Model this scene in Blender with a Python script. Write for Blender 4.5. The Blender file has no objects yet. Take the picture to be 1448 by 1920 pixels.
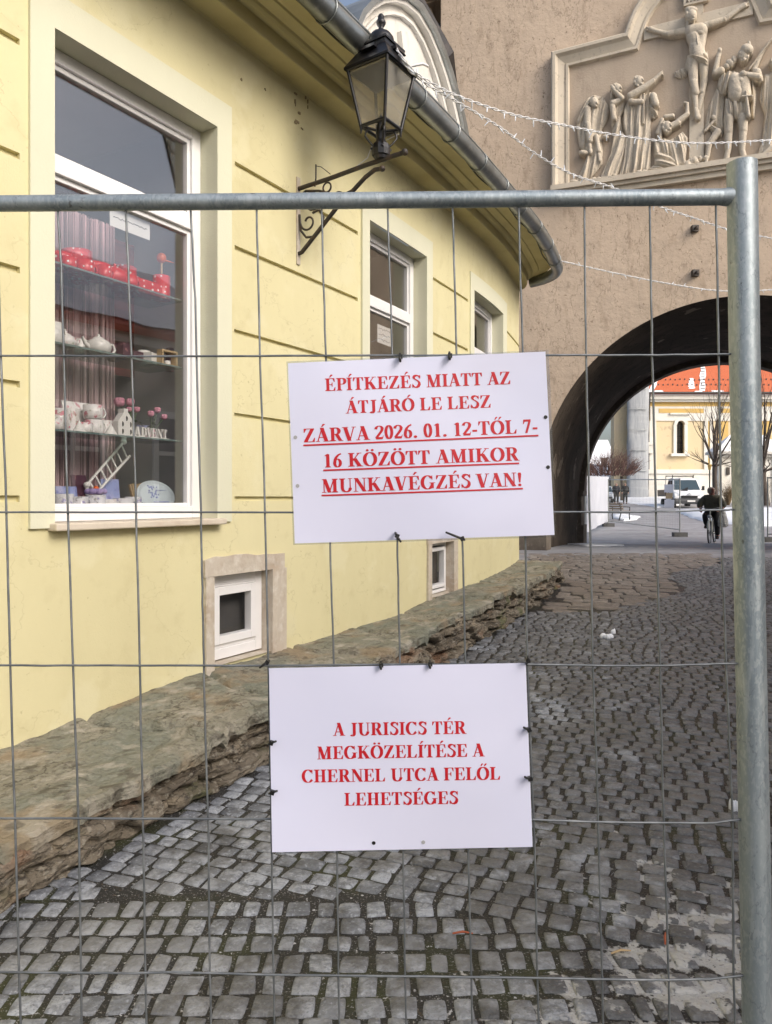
import bpy, bmesh, math, random
import numpy as np
from mathutils import Vector, Matrix, noise as mnoise
PI = math.pi
C = bpy.context.scene.collection
scene = bpy.context.scene

# ------------------------------------------------------------------ camera
F, HY, CX, CZ = 1390.0, 935.0, 724.0, 1.5          # focal length and horizon of the photograph, eye height
cam = bpy.data.cameras.new('camera')
cam_o = bpy.data.objects.new('camera', cam); C.objects.link(cam_o)
cam.sensor_fit = 'HORIZONTAL'; cam.sensor_width = 36.0
cam.lens = 36.0 * F / 1448.0
cam.shift_y = -25.0 / 1448.0
cam.clip_start = 0.05; cam.clip_end = 3000.0
cam_o.location = (0, 0, CZ); cam_o.rotation_euler = (PI / 2, 0, 0)
scene.camera = cam_o

# ------------------------------------------------------------------ sky, sun, exposure
SUN_EL, SUN_AZ = math.radians(34), math.radians(132)     # azimuth clockwise from +Y
w = bpy.data.worlds.new('World'); scene.world = w; w.use_nodes = True
nt = w.node_tree; bg = nt.nodes['Background']
sky = nt.nodes.new('ShaderNodeTexSky'); sky.sky_type = 'NISHITA'; sky.sun_disc = False
sky.sun_elevation = SUN_EL; sky.sun_rotation = SUN_AZ
sky.air_density = 1.0; sky.dust_density = 5.0; sky.ozone_density = 1.0
hs_ = nt.nodes.new('ShaderNodeHueSaturation'); hs_.inputs['Saturation'].default_value = 0.8; hs_.inputs['Value'].default_value = 1.0
nt.links.new(sky.outputs[0], hs_.inputs['Color']); nt.links.new(hs_.outputs[0], bg.inputs[0]); bg.inputs[1].default_value = 0.15
sl = bpy.data.lights.new('sun', 'SUN'); sl.energy = 1.15; sl.angle = math.radians(32); sl.color = (1.0, 0.975, 0.95)
so = bpy.data.objects.new('sun', sl); C.objects.link(so)
sd = Vector((math.sin(SUN_AZ) * math.cos(SUN_EL), math.cos(SUN_AZ) * math.cos(SUN_EL), math.sin(SUN_EL)))
so.rotation_euler = (-sd).to_track_quat('-Z', 'Y').to_euler(); so.location = (3, -6, 20)
vs = scene.view_settings
scene.display_settings.display_device = 'sRGB'
vs.view_transform = 'Standard'; vs.look = 'None'; vs.gamma = 1.0; vs.use_curve_mapping = False
vs.exposure = 0.5
scene.cycles.max_bounces = 7; scene.cycles.diffuse_bounces = 4; scene.cycles.glossy_bounces = 3
scene.cycles.transparent_max_bounces = 16; scene.cycles.caustics_reflective = False; scene.cycles.caustics_refractive = False
scene.cycles.use_denoising = True

# ------------------------------------------------------------------ helpers
def srgb(r, g, b):
    f = lambda c: (c / 255 / 12.92) if c / 255 <= 0.04045 else ((c / 255 + 0.055) / 1.055) ** 2.4
    return (f(r), f(g), f(b))

def mk(name, col, rough=0.65, metal=0.0, layers=(), bump=(), spec=0.5, island=0.0, coat=0.0, world=True, transl=0.0):
    """procedural material: base colour, noise layers (scale, lo, hi, colour, amount[, detail, seed]), bump (scale, distance, detail)"""
    m = bpy.data.materials.new(name); m.use_nodes = True
    n, l = m.node_tree.nodes, m.node_tree.links
    b = n['Principled BSDF']
    b.inputs['Roughness'].default_value = rough; b.inputs['Metallic'].default_value = metal
    b.inputs['Specular IOR Level'].default_value = spec
    if coat: b.inputs['Coat Weight'].default_value = coat
    if world:
        g = n.new('ShaderNodeNewGeometry'); co = g.outputs['Position']
    else:
        g = n.new('ShaderNodeTexCoord'); co = g.outputs['Object']
    rgb = n.new('ShaderNodeRGB'); rgb.outputs[0].default_value = (*col, 1); cur = rgb.outputs[0]
    def nz(sc, det, seed, rgh=0.55):
        mp = n.new('ShaderNodeMapping')
        s3 = sc if isinstance(sc, (tuple, list)) else (sc, sc, sc)
        mp.inputs['Scale'].default_value = s3; mp.inputs['Location'].default_value = (seed, seed * 1.7, seed * 0.6)
        l.new(co, mp.inputs['Vector'])
        t = n.new('ShaderNodeTexNoise'); t.inputs['Scale'].default_value = 1.0
        t.inputs['Detail'].default_value = det; t.inputs['Roughness'].default_value = rgh
        l.new(mp.outputs[0], t.inputs['Vector'])
        return t.outputs['Fac']
    if island:
        gi = n.new('ShaderNodeNewGeometry')
        hs = n.new('ShaderNodeHueSaturation'); l.new(cur, hs.inputs['Color'])
        mr = n.new('ShaderNodeMapRange'); mr.inputs['To Min'].default_value = 1 - island; mr.inputs['To Max'].default_value = 1 + island
        l.new(gi.outputs['Random Per Island'], mr.inputs['Value']); l.new(mr.outputs[0], hs.inputs['Value'])
        cur = hs.outputs[0]
    for k, ly in enumerate(layers):
        ridge = ly[0] == 'ridge'              # ('ridge', scale, width, colour, amount): thin wandering lines
        if ridge: ly = (ly[1], ly[2], 0.0) + tuple(ly[3:])
        sc, lo, hi, c, a = ly[:5]
        det = ly[5] if len(ly) > 5 else 5.0
        seed = ly[6] if len(ly) > 6 else 3.1 * (k + 1)
        f = nz(sc, det, seed)
        if ridge:
            s_ = n.new('ShaderNodeMath'); s_.operation = 'SUBTRACT'; l.new(f, s_.inputs[0]); s_.inputs[1].default_value = 0.5
            ab = n.new('ShaderNodeMath'); ab.operation = 'ABSOLUTE'; l.new(s_.outputs[0], ab.inputs[0]); f = ab.outputs[0]
        mr = n.new('ShaderNodeMapRange'); mr.inputs['From Min'].default_value = lo; mr.inputs['From Max'].default_value = hi
        mr.inputs['To Min'].default_value = 0.0; mr.inputs['To Max'].default_value = a
        l.new(f, mr.inputs['Value'])
        mx = n.new('ShaderNodeMix'); mx.data_type = 'RGBA'
        l.new(mr.outputs[0], mx.inputs['Factor']); l.new(cur, mx.inputs[6]); mx.inputs[7].default_value = (*c, 1)
        cur = mx.outputs[2]
    l.new(cur, b.inputs['Base Color'])
    if bump:
        prev = None
        for k, bp in enumerate(bump):
            sc, dist = bp[:2]; det = bp[2] if len(bp) > 2 else 4.0
            bn = n.new('ShaderNodeBump'); bn.inputs['Strength'].default_value = 1.0; bn.inputs['Distance'].default_value = dist
            l.new(nz(sc, det, 11.3 + k), bn.inputs['Height'])
            if prev: l.new(prev, bn.inputs['Normal'])
            prev = bn.outputs[0]
        l.new(prev, b.inputs['Normal'])
    if transl:
        b.inputs['Transmission Weight'].default_value = transl
    m['_out'] = 1
    return m

def glassmat(name, ior=1.55, tint=(1, 1, 1)):
    m = bpy.data.materials.new(name); m.use_nodes = True
    n, l = m.node_tree.nodes, m.node_tree.links
    n.remove(n['Principled BSDF'])
    tr = n.new('ShaderNodeBsdfTransparent'); tr.inputs[0].default_value = (*tint, 1)
    gl = n.new('ShaderNodeBsdfGlossy'); gl.inputs['Roughness'].default_value = 0.01
    fr = n.new('ShaderNodeFresnel'); gb = n.new('ShaderNodeNewGeometry'); mr = n.new('ShaderNodeMapRange')
    mr.inputs['To Min'].default_value = ior; mr.inputs['To Max'].default_value = 1 / ior
    l.new(gb.outputs['Backfacing'], mr.inputs['Value']); l.new(mr.outputs[0], fr.inputs['IOR'])
    mx = n.new('ShaderNodeMixShader')
    l.new(fr.outputs[0], mx.inputs[0]); l.new(tr.outputs[0], mx.inputs[1]); l.new(gl.outputs[0], mx.inputs[2])
    l.new(mx.outputs[0], n['Material Output'].inputs[0])
    return m

WL = {}
def wl(o): return WL.get(o.name, Vector((0, 0, 0)))

def tag(o, label=None, cat=None, group=None, kind=None):
    if label: o['label'] = label
    if cat: o['category'] = cat
    if group: o['group'] = group
    if kind: o['kind'] = kind
    return o

def thing(name, label, cat, loc=(0, 0, 0), rz=0.0, group=None):
    o = bpy.data.objects.new(name, None); C.objects.link(o)
    o.empty_display_size = 0.1
    o.location = loc; o.rotation_euler = (0, 0, rz)
    WL[o.name] = Vector(loc)
    return tag(o, label, cat, group)

class MB:
    """collects shapes, then build() links them as ONE mesh object"""
    def __init__(s): s.v = []; s.f = []; s.mi = []; s.sm = []
    def add(s, vs, fs, mi=0, smooth=False):
        k = len(s.v); s.v.extend([tuple(p) for p in vs])
        for f in fs: s.f.append(tuple(i + k for i in f)); s.mi.append(mi); s.sm.append(smooth)
    def box(s, c, d, R=None, mi=0):
        x, y, z = d[0] / 2, d[1] / 2, d[2] / 2
        ps = [Vector((a, b, e)) for e in (-z, z) for b in (-y, y) for a in (-x, x)]
        if R is not None: ps = [R @ p for p in ps]
        c = Vector(c)
        s.add([p + c for p in ps], [(0, 2, 3, 1), (4, 5, 7, 6), (0, 1, 5, 4), (2, 6, 7, 3), (0, 4, 6, 2), (1, 3, 7, 5)], mi)
    def hexa(s, p, mi=0):
        """8 corners: bottom 4 (ccw) then top 4"""
        s.add(p, [(3, 2, 1, 0), (4, 5, 6, 7), (0, 1, 5, 4), (1, 2, 6, 5), (2, 3, 7, 6), (3, 0, 4, 7)], mi)
    def tube(s, path, r, n=8, mi=0, cap=True, smooth=True):
        P = [Vector(p) for p in path]; m = len(P)
        rs = r if isinstance(r, (list, tuple)) else [r] * m
        T = [(P[min(i + 1, m - 1)] - P[max(i - 1, 0)]).normalized() for i in range(m)]
        a = Vector((0, 0, 1)) if abs(T[0].z) < 0.9 else Vector((1, 0, 0))
        u = T[0].cross(a).normalized(); vs = []
        for i in range(m):
            u = (u - T[i] * u.dot(T[i])).normalized(); v = T[i].cross(u)
            for k in range(n):
                t = 2 * PI * k / n
                vs.append(P[i] + (u * math.cos(t) + v * math.sin(t)) * rs[i])
        fs = [(i * n + k, i * n + (k + 1) % n, (i + 1) * n + (k + 1) % n, (i + 1) * n + k) for i in range(m - 1) for k in range(n)]
        s.add(vs, fs, mi, smooth)
        if cap:
            s.add(vs[:n], [tuple(range(n - 1, -1, -1))], mi); s.add(vs[-n:], [tuple(range(n))], mi)
    def lathe(s, prof, c=(0, 0, 0), n=16, mi=0, smooth=True, M=None):
        """profile of (r, z) turned round z"""
        c = Vector(c); vs = []
        for r, z in prof:
            for k in range(n):
                p = Vector((r * math.cos(2 * PI * k / n), r * math.sin(2 * PI * k / n), z))
                vs.append((M @ p if M is not None else p) + c)
        m = len(prof)
        fs = [(i * n + k, i * n + (k + 1) % n, (i + 1) * n + (k + 1) % n, (i + 1) * n + k) for i in range(m - 1) for k in range(n)]
        s.add(vs, fs, mi, smooth)
        if prof[0][0] > 1e-4: s.add(vs[:n], [tuple(range(n - 1, -1, -1))], mi)
        if prof[-1][0] > 1e-4: s.add(vs[-n:], [tuple(range(n))], mi)
    def ball(s, c, r, n=12, mi=0):
        rx, ry, rz = r if isinstance(r, (tuple, list)) else (r, r, r)
        M = Matrix.Diagonal((rx, ry, rz))
        s.lathe([(max(math.sin(PI * i / n), 1e-5), -math.cos(PI * i / n)) for i in range(n + 1)], c, n + 2, mi, True, M)
    def prism(s, poly, ext, mi=0):
        """poly: list of 3-D points (planar), ext: extrusion vector"""
        P = [Vector(p) for p in poly]; e = Vector(ext); n = len(P)
        s.add(P + [p + e for p in P], [tuple(range(n - 1, -1, -1)), tuple(range(n, 2 * n))] +
              [(i, (i + 1) % n, n + (i + 1) % n, n + i) for i in range(n)], mi)
    def build(s, name, mats, parent=None, origin=None, local=False, bevel=0.0, label=None, cat=None, group=None, kind=None, fixn=True):
        me = bpy.data.meshes.new(name)
        if parent is not None: off = Vector((0, 0, 0)) if local else wl(parent)
        else: off = Vector(origin) if origin is not None else Vector((0, 0, 0))
        me.from_pydata([(p[0] - off[0], p[1] - off[1], p[2] - off[2]) for p in s.v], [], s.f)
        me.polygons.foreach_set('material_index', s.mi); me.polygons.foreach_set('use_smooth', s.sm)
        for m in (mats if isinstance(mats, (list, tuple)) else [mats]): me.materials.append(m)
        if fixn:
            bm = bmesh.new(); bm.from_mesh(me); bmesh.ops.recalc_face_normals(bm, faces=bm.faces); bm.to_mesh(me); bm.free()
        me.update()
        o = bpy.data.objects.new(name, me); C.objects.link(o)
        if parent is not None:
            o.parent = parent; WL[o.name] = wl(parent)
        else:
            o.location = off; WL[o.name] = off
        if bevel:
            b = o.modifiers.new('bevel', 'BEVEL'); b.width = bevel; b.segments = 2; b.limit_method = 'ANGLE'
        return tag(o, label, cat, group, kind)

def npmesh(name, V, Fq, mats, parent=None, smooth=True, **kw):
    """fast quad mesh from numpy arrays (world coordinates)"""
    off = wl(parent) if parent is not None else Vector(kw.get('origin', (0, 0, 0)))
    me = bpy.data.meshes.new(name)
    V = np.asarray(V, float) - np.array(off)
    me.vertices.add(len(V)); me.vertices.foreach_set('co', V.astype(np.float32).ravel())
    Fq = np.asarray(Fq, np.int32); nf = len(Fq)
    me.loops.add(nf * 4); me.loops.foreach_set('vertex_index', Fq.ravel())
    me.polygons.add(nf); me.polygons.foreach_set('loop_start', np.arange(0, nf * 4, 4, dtype=np.int32))
    me.polygons.foreach_set('loop_total', np.full(nf, 4, np.int32))
    me.polygons.foreach_set('use_smooth', np.full(nf, smooth, bool))
    for m in (mats if isinstance(mats, (list, tuple)) else [mats]): me.materials.append(m)
    me.update(); me.validate()
    o = bpy.data.objects.new(name, me); C.objects.link(o)
    if parent is not None: o.parent = parent; WL[o.name] = wl(parent)
    else: o.location = off; WL[o.name] = off
    return tag(o, kw.get('label'), kw.get('cat'), kw.get('group'), kw.get('kind'))

def grid_faces(nr, nc):
    i, j = np.meshgrid(np.arange(nr - 1), np.arange(nc - 1), indexing='ij')
    a = (i * nc + j).ravel()
    return np.stack([a, a + 1, a + nc + 1, a + nc], 1)

def copy_tree(o, loc=None, rz=None, parent=None):
    c = o.copy(); C.objects.link(c); c.parent = parent
    if parent is None:
        if loc is not None: c.location = loc
        if rz is not None: c.rotation_euler = (0, 0, rz)
    for ch in list(o.children): copy_tree(ch, parent=c)
    return c

def P(x, y, Y):
    """point of the place seen at pixel (x, y) of the photograph, Y metres ahead of the camera"""
    return Vector(((x - CX) / F * Y, Y, CZ + (HY - y) / F * Y))

def fbm(x, y, z=0.0, o=4):
    return mnoise.fractal(Vector((x, y, z)), 1.0, 2.0, o)

_GY = [-40, 3.5, 4.5, 5.0, 6.2, 8.0, 9.7, 13, 15.3, 18, 22, 25, 52, 61, 70, 78, 120, 700]
_GZ = [0.0, 0.0, 0.03, 0.07, 0.13, 0.22, 0.30, 0.42, 0.44, 0.36, 0.18, 0.20, 0.83, 1.06, 1.4, 1.9, 2.3, 2.4]
def gz(Y): return float(np.interp(Y, _GY, _GZ))
# ------------------------------------------------------------------ materials
M = {}
M['yellow'] = mk('yellow_plaster', (0.67, 0.615, 0.375), 0.85, layers=[('ridge', (1.1, 1.1, 1.6), 0.0035, (0.42, 0.37, 0.22), 0.45, 6.0, 6.5), (30, 0.70, 0.73, (0.35, 0.3, 0.18), 0.5, 3.0, 9.5), ((0.9, 0.9, 0.35), 0.42, 0.75, (0.57, 0.515, 0.305), 0.7),
    (6.0, 0.56, 0.72, (0.52, 0.46, 0.26), 0.35), (2.4, 0.55, 0.62, (0.69, 0.645, 0.43), 0.5, 7.0, 19.0), ((1.5, 1.5, 0.15), 0.6, 0.8, (0.5, 0.45, 0.25), 0.3)],
    bump=[(120, 0.0012, 3), (7, 0.004, 4)], spec=0.2)
M['cream'] = mk('cream_render', (0.66, 0.65, 0.50), 0.8, layers=[((1.2, 1.2, 0.4), 0.45, 0.75, (0.56, 0.55, 0.41), 0.6), (9, 0.66, 0.74, (0.45, 0.43, 0.33), 0.25)],
    bump=[(90, 0.001, 3), (6, 0.003)], spec=0.2)
M['upvc'] = mk('white_window_plastic', (0.78, 0.77, 0.77), 0.35, layers=[(5, 0.5, 0.8, (0.66, 0.65, 0.63), 0.4)])
M['sill'] = mk('sill_stone', (0.62, 0.55, 0.45), 0.6, layers=[(8, 0.45, 0.7, (0.45, 0.36, 0.27), 0.6)], bump=[(60, 0.001)])
M['limestone'] = mk('weathered_limestone', (0.52, 0.46, 0.38), 0.85, layers=[(5, 0.45, 0.65, (0.40, 0.31, 0.23), 0.7), (18, 0.5, 0.7, (0.66, 0.62, 0.55), 0.6), ((3, 3, 1), 0.6, 0.75, (0.26, 0.2, 0.15), 0.5)],
    bump=[(30, 0.006, 6), (6, 0.01)])
M['olive'] = mk('cornice_paint', (0.64, 0.57, 0.32), 0.85, layers=[((2, 2, 5), 0.45, 0.75, (0.43, 0.36, 0.17), 0.6)], bump=[(40, 0.001)], spec=0.2)
M['zinc'] = mk('zinc_gutter', (0.34, 0.36, 0.36), 0.38, 0.85, layers=[((3, 3, 3), 0.4, 0.7, (0.20, 0.21, 0.20), 0.7), (20, 0.55, 0.7, (0.48, 0.49, 0.5), 0.4)], bump=[(9, 0.002)])
M['galv'] = mk('galvanised_steel', (0.36, 0.41, 0.44), 0.48, 0.6, layers=[((9, 9, 2.5), 0.42, 0.62, (0.23, 0.28, 0.32), 0.75), ((60, 60, 8), 0.55, 0.7, (0.55, 0.6, 0.62), 0.6), (45, 0.68, 0.72, (0.1, 0.1, 0.1), 0.7), ('ridge', (30, 30, 12), 0.012, (0.16, 0.18, 0.2), 0.5, 4.0, 3.3), ((200, 200, 90), 0.5, 0.62, (0.46, 0.5, 0.53), 0.5, 2.0, 8.8), (7, 0.68, 0.74, (0.22, 0.13, 0.07), 0.5, 8.0, 27.0)],
    bump=[(70, 0.0006), ((12, 12, 4), 0.0012)])
M['wire'] = mk('galvanised_wire', (0.16, 0.175, 0.19), 0.5, 0.6, layers=[(20, 0.45, 0.7, (0.36, 0.38, 0.4), 0.6)])
M['iron'] = mk('black_painted_iron', (0.006, 0.006, 0.008), 0.38, layers=[(25, 0.58, 0.72, (0.05, 0.03, 0.02), 0.7)], bump=[(60, 0.0012)])
M['oldiron'] = mk('rusted_iron', (0.03, 0.025, 0.022), 0.55, layers=[(20, 0.45, 0.7, (0.10, 0.06, 0.035), 0.7)], bump=[(80, 0.001)])
M['glass'] = glassmat('window_glass', 2.25)
M['glassdark'] = glassmat('basement_glass', 1.4)
M['lampglass'] = bpy.data.materials.new('milky_lamp_glass')
def _lampglass(m):
    m.use_nodes = True; n, l = m.node_tree.nodes, m.node_tree.links
    b = n['Principled BSDF']; b.inputs['Base Color'].default_value = (0.75, 0.72, 0.64, 1); b.inputs['Roughness'].default_value = 0.15
    tr = n.new('ShaderNodeBsdfTransparent'); tr.inputs[0].default_value = (0.95, 0.93, 0.88, 1)
    mx = n.new('ShaderNodeMixShader')
    g = n.new('ShaderNodeNewGeometry'); t = n.new('ShaderNodeTexNoise'); t.inputs['Scale'].default_value = 9
    l.new(g.outputs['Position'], t.inputs['Vector'])
    mr = n.new('ShaderNodeMapRange'); mr.inputs['To Min'].default_value = 0.06; mr.inputs['To Max'].default_value = 0.22
    l.new(t.outputs['Fac'], mr.inputs['Value']); l.new(mr.outputs[0], mx.inputs[0])
    l.new(tr.outputs[0], mx.inputs[1]); l.new(b.outputs[0], mx.inputs[2]); l.new(mx.outputs[0], n['Material Output'].inputs[0])
_lampglass(M['lampglass'])
M['lampwhite'] = mk('lamp_reflector', (0.62, 0.6, 0.55), 0.5)
M['tower'] = mk('tower_stucco', (0.61, 0.485, 0.37), 0.9, layers=[('ridge', (2.5, 2.5, 1.2), 0.012, (0.2, 0.14, 0.1), 0.5, 8.0, 2.5), (45, 0.66, 0.70, (0.13, 0.09, 0.06), 0.8, 3.0, 14.0), ((0.5, 0.5, 0.22), 0.38, 0.68, (0.50, 0.395, 0.295), 0.75), ((6, 6, 2.2), 0.55, 0.72, (0.26, 0.18, 0.125), 0.4), (16, 0.63, 0.70, (0.14, 0.09, 0.06), 0.6), (1.1, 0.55, 0.75, (0.50, 0.40, 0.31), 0.6)],
    bump=[(14, 0.007, 9), (3, 0.02)], spec=0.15)
M['relief'] = mk('relief_stone', (0.60, 0.53, 0.43), 0.85, layers=[(3.5, 0.42, 0.68, (0.47, 0.41, 0.33), 0.7), ((8, 8, 2), 0.55, 0.7, (0.29, 0.25, 0.20), 0.7), (30, 0.60, 0.68, (0.26, 0.22, 0.18), 0.5, 6.0, 4.4), (2.2, 0.56, 0.7, (0.58, 0.49, 0.36), 0.6)],
    bump=[(40, 0.008, 7), (16, 0.012, 5)], spec=0.15)
M['reliefbg'] = mk('relief_ground', (0.48, 0.395, 0.31), 0.9, layers=[(2.0, 0.4, 0.7, (0.41, 0.33, 0.255), 0.7), ((7, 7, 1.5), 0.55, 0.75, (0.25, 0.2, 0.15), 0.4)], bump=[(30, 0.006, 6)], spec=0.15)
M['reliefframe'] = mk('relief_frame_stone', (0.60, 0.53, 0.43), 0.85, layers=[((2, 2, 0.8), 0.42, 0.7, (0.46, 0.40, 0.32), 0.7), (14, 0.58, 0.7, (0.27, 0.23, 0.18), 0.5)], bump=[(40, 0.003, 5)], spec=0.15)
M['vaultshade'] = mk('grimy_shaded_vault_plaster', (0.062, 0.05, 0.04), 0.95, layers=[((0.8, 0.8, 0.8), 0.46, 0.60, (0.10, 0.08, 0.063), 0.8), (1.3, 0.64, 0.66, (0.24, 0.20, 0.16), 0.8), ('ridge', (2, 2, 1), 0.015, (0.015, 0.012, 0.01), 0.7, 8.0)], bump=[(8, 0.012, 6)], spec=0.1)  # grimy plaster with the unlit passage's shade put into its base colour
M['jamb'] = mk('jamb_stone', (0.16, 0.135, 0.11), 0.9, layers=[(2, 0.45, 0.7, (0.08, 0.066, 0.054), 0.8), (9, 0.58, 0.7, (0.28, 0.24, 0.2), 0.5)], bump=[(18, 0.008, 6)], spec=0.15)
M['snow'] = mk('snow', (0.82, 0.84, 0.88), 0.7, layers=[(4, 0.55, 0.8, (0.66, 0.68, 0.72), 0.5)], bump=[(14, 0.012, 6)])
M['wood'] = mk('weathered_timber', (0.36, 0.26, 0.17), 0.8, layers=[((3, 3, 20), 0.42, 0.68, (0.17, 0.115, 0.07), 0.8)], bump=[((4, 4, 30), 0.004)])
M['slate'] = mk('dark_roof_cover', (0.06, 0.055, 0.055), 0.7, layers=[(6, 0.5, 0.7, (0.12, 0.1, 0.09), 0.6)], bump=[(20, 0.005)])
M['white'] = mk('white_stucco', (0.62, 0.60, 0.56), 0.85, layers=[(2, 0.42, 0.7, (0.50, 0.475, 0.43), 0.7), ((8, 8, 1.5), 0.6, 0.75, (0.36, 0.33, 0.29), 0.5)], bump=[(30, 0.004, 5)], spec=0.2)
M['paper'] = mk('laminated_paper', (0.70, 0.71, 0.88), 0.3, layers=[(3, 0.4, 0.75, (0.62, 0.64, 0.83), 0.5)], bump=[(5, 0.004, 2)], coat=0.3)
M['ink'] = mk('red_ink', (0.52, 0.012, 0.022), 0.4)
M['lam'] = glassmat('clear_laminate', 1.5, (0.86, 0.88, 0.92))
M['black'] = mk('black_plastic', (0.008, 0.008, 0.009), 0.4)
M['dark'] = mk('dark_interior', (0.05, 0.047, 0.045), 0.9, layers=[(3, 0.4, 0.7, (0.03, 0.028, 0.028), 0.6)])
M['grey'] = mk('grey_board', (0.36, 0.36, 0.37), 0.7, layers=[(3, 0.4, 0.7, (0.30, 0.30, 0.31), 0.6)])
M['beige'] = mk('beige_interior', (0.42, 0.36, 0.28), 0.8, layers=[(3, 0.4, 0.7, (0.34, 0.29, 0.22), 0.6)])

# ------------------------------------------------------------------ the street
def noise_np(X, Y, sc, seed=0.0, o=4):
    return np.array([fbm(x * sc + seed, y * sc - seed, seed, o) for x, y in zip(np.ravel(X), np.ravel(Y))]).reshape(np.shape(X))

def ground_mat():
    m = mk('gritty_joint_soil', (0.026, 0.025, 0.023), 0.9, layers=[(2.2, 0.48, 0.62, (0.040, 0.045, 0.014), 0.85), (130, 0.60, 0.68, (0.34, 0.33, 0.32), 0.8, 2.0), (60, 0.66, 0.72, (0.62, 0.62, 0.63), 0.8, 2.0), (45, 0.62, 0.7, (0.10, 0.07, 0.04), 0.6)],
           bump=[(120, 0.006, 3), (30, 0.01)])
    return m
M['soil'] = ground_mat()
ys = np.unique(np.concatenate([np.linspace(-40, 0, 9), np.linspace(0, 14, 141), np.linspace(14, 80, 34), [100, 140, 200, 300, 450, 700]]))
xs = np.array([-500, -200, -80, -40, -20, -10, -5, -2, 0, 2, 4, 6, 8, 10, 13, 17, 22, 30, 45, 80, 200, 500.])
XX, YY = np.meshgrid(xs, ys)
ZZ = np.array([[gz(y) - (0.0055 if y < 12.5 else 0.05) + (0.0035 * fbm(x * 3, y * 3, 1) if y < 12 else 0) for x in xs] for y in ys])
npmesh('ground', np.stack([XX.ravel(), YY.ravel(), ZZ.ravel()], 1), grid_faces(len(ys), len(xs)), M['soil'], smooth=False, kind='structure')

# grey paving of the square beyond the gate
M['pave'] = mk('wet_grey_paving', (0.25, 0.25, 0.265), 0.55, layers=[((0.35, 1.1, 1), 0.45, 0.65, (0.36, 0.365, 0.385), 0.8), ((1.1, 3.6, 1), 0.60, 0.70, (0.55, 0.56, 0.6), 0.75), (3.5, 0.5, 0.7, (0.16, 0.16, 0.17), 0.7), ((0.6, 2.2, 1), 0.66, 0.70, (0.05, 0.05, 0.05), 0.7)],
    bump=[(12, 0.01, 5), (2, 0.02)])
ys2 = np.unique(np.concatenate([[12.9], np.linspace(13, 80, 68), [110, 150]])); xs2 = np.linspace(-20, 70, 46)
XX, YY = np.meshgrid(xs2, ys2)
ZZ = np.array([[gz(y) + (-0.045 + 0.049 * min(1, max(0, (y - 13.0) / 1.2))) for x in xs2] for y in ys2])
npmesh('square_pavement', np.stack([XX.ravel(), YY.ravel(), ZZ.ravel()], 1), grid_faces(len(ys2), len(xs2)), M['pave'], smooth=False, kind='structure')

# ledge front line in plan, as (Y, X); the cobbles stop there
def wall_theta(s): return math.radians(float(np.interp(s, [-9, 3, 4.5, 6, 7, 8.27, 8.36, 8.45, 8.54, 12], [30.8, 30.8, 28.1, 26.8, 21.3, 18, 0, -40, -66, -66])))
DS = 0.01
_S = np.arange(-6.0, 12.0 + DS, DS); _i0 = int(round(6.0 / DS))
_X = np.zeros(len(_S)); _Y = np.zeros(len(_S)); _X[_i0], _Y[_i0] = -1.85, 3.55
for i in range(_i0 + 1, len(_S)):
    t = wall_theta(_S[i] - DS / 2); _X[i] = _X[i-1] + DS * math.sin(t); _Y[i] = _Y[i-1] + DS * math.cos(t)
for i in range(_i0 - 1, -1, -1):
    t = wall_theta(_S[i] + DS / 2); _X[i] = _X[i+1] - DS * math.sin(t); _Y[i] = _Y[i+1] - DS * math.cos(t)
_T = np.array([wall_theta(s) for s in _S])
def Wp(s, off, z):
    """point on the house: s along the facade, off metres out from it, z up"""
    t = float(np.interp(s, _S, _T)); x = float(np.interp(s, _S, _X)); y = float(np.interp(s, _S, _Y))
    return Vector((x + off * math.cos(t), y - off * math.sin(t), z))
def s_px(x, off=0.0, lo=-1.0, hi=8.3):
    """s where the ray through pixel column x meets the facade plane pushed out by off"""
    k = (x - CX) / F
    f = lambda s: (lambda p: p.x - k * p.y)(Wp(s, off, 0))
    for _ in range(50):
        m = (lo + hi) / 2
        if f(m) < 0: lo = m
        else: hi = m
    return (lo + hi) / 2
def z_px(y, s, off=0.0): return CZ + (HY - y) / F * Wp(s, off, 0).y
S_CORNER = s_px(986)
def ledge_w(s): return float(np.interp(s, [-4, -0.5, 0.2, 0.75, 2.15, 3.7, 5.5, 8.2], [0.93, 0.835, 0.785, 0.74, 0.72, 0.66, 0.62, 0.62]))
def ledge_zf(s): return float(np.interp(s, [-4, -0.6, -0.2, 0.5, 1, 2.15, 3.7, 5.5, 8.2], [0.22, 0.245, 0.28, 0.29, 0.325, 0.40, 0.50, 0.57, 0.60]))
def ledge_zw(s): return float(np.interp(s, [-4, 0, 1.2, 3.8, 4.4, 8.2], [0.22, 0.30, 0.40, 0.42, 0.48, 0.60]))
_lf = [Wp(s, ledge_w(s), 0) for s in np.arange(-5.5, 8.4, 0.1)]
_lfY = np.array([p.y for p in _lf]); _lfX = np.array([p.x for p in _lf])
def front_x(Y): return float(np.interp(Y, _lfY, _lfX))

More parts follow.
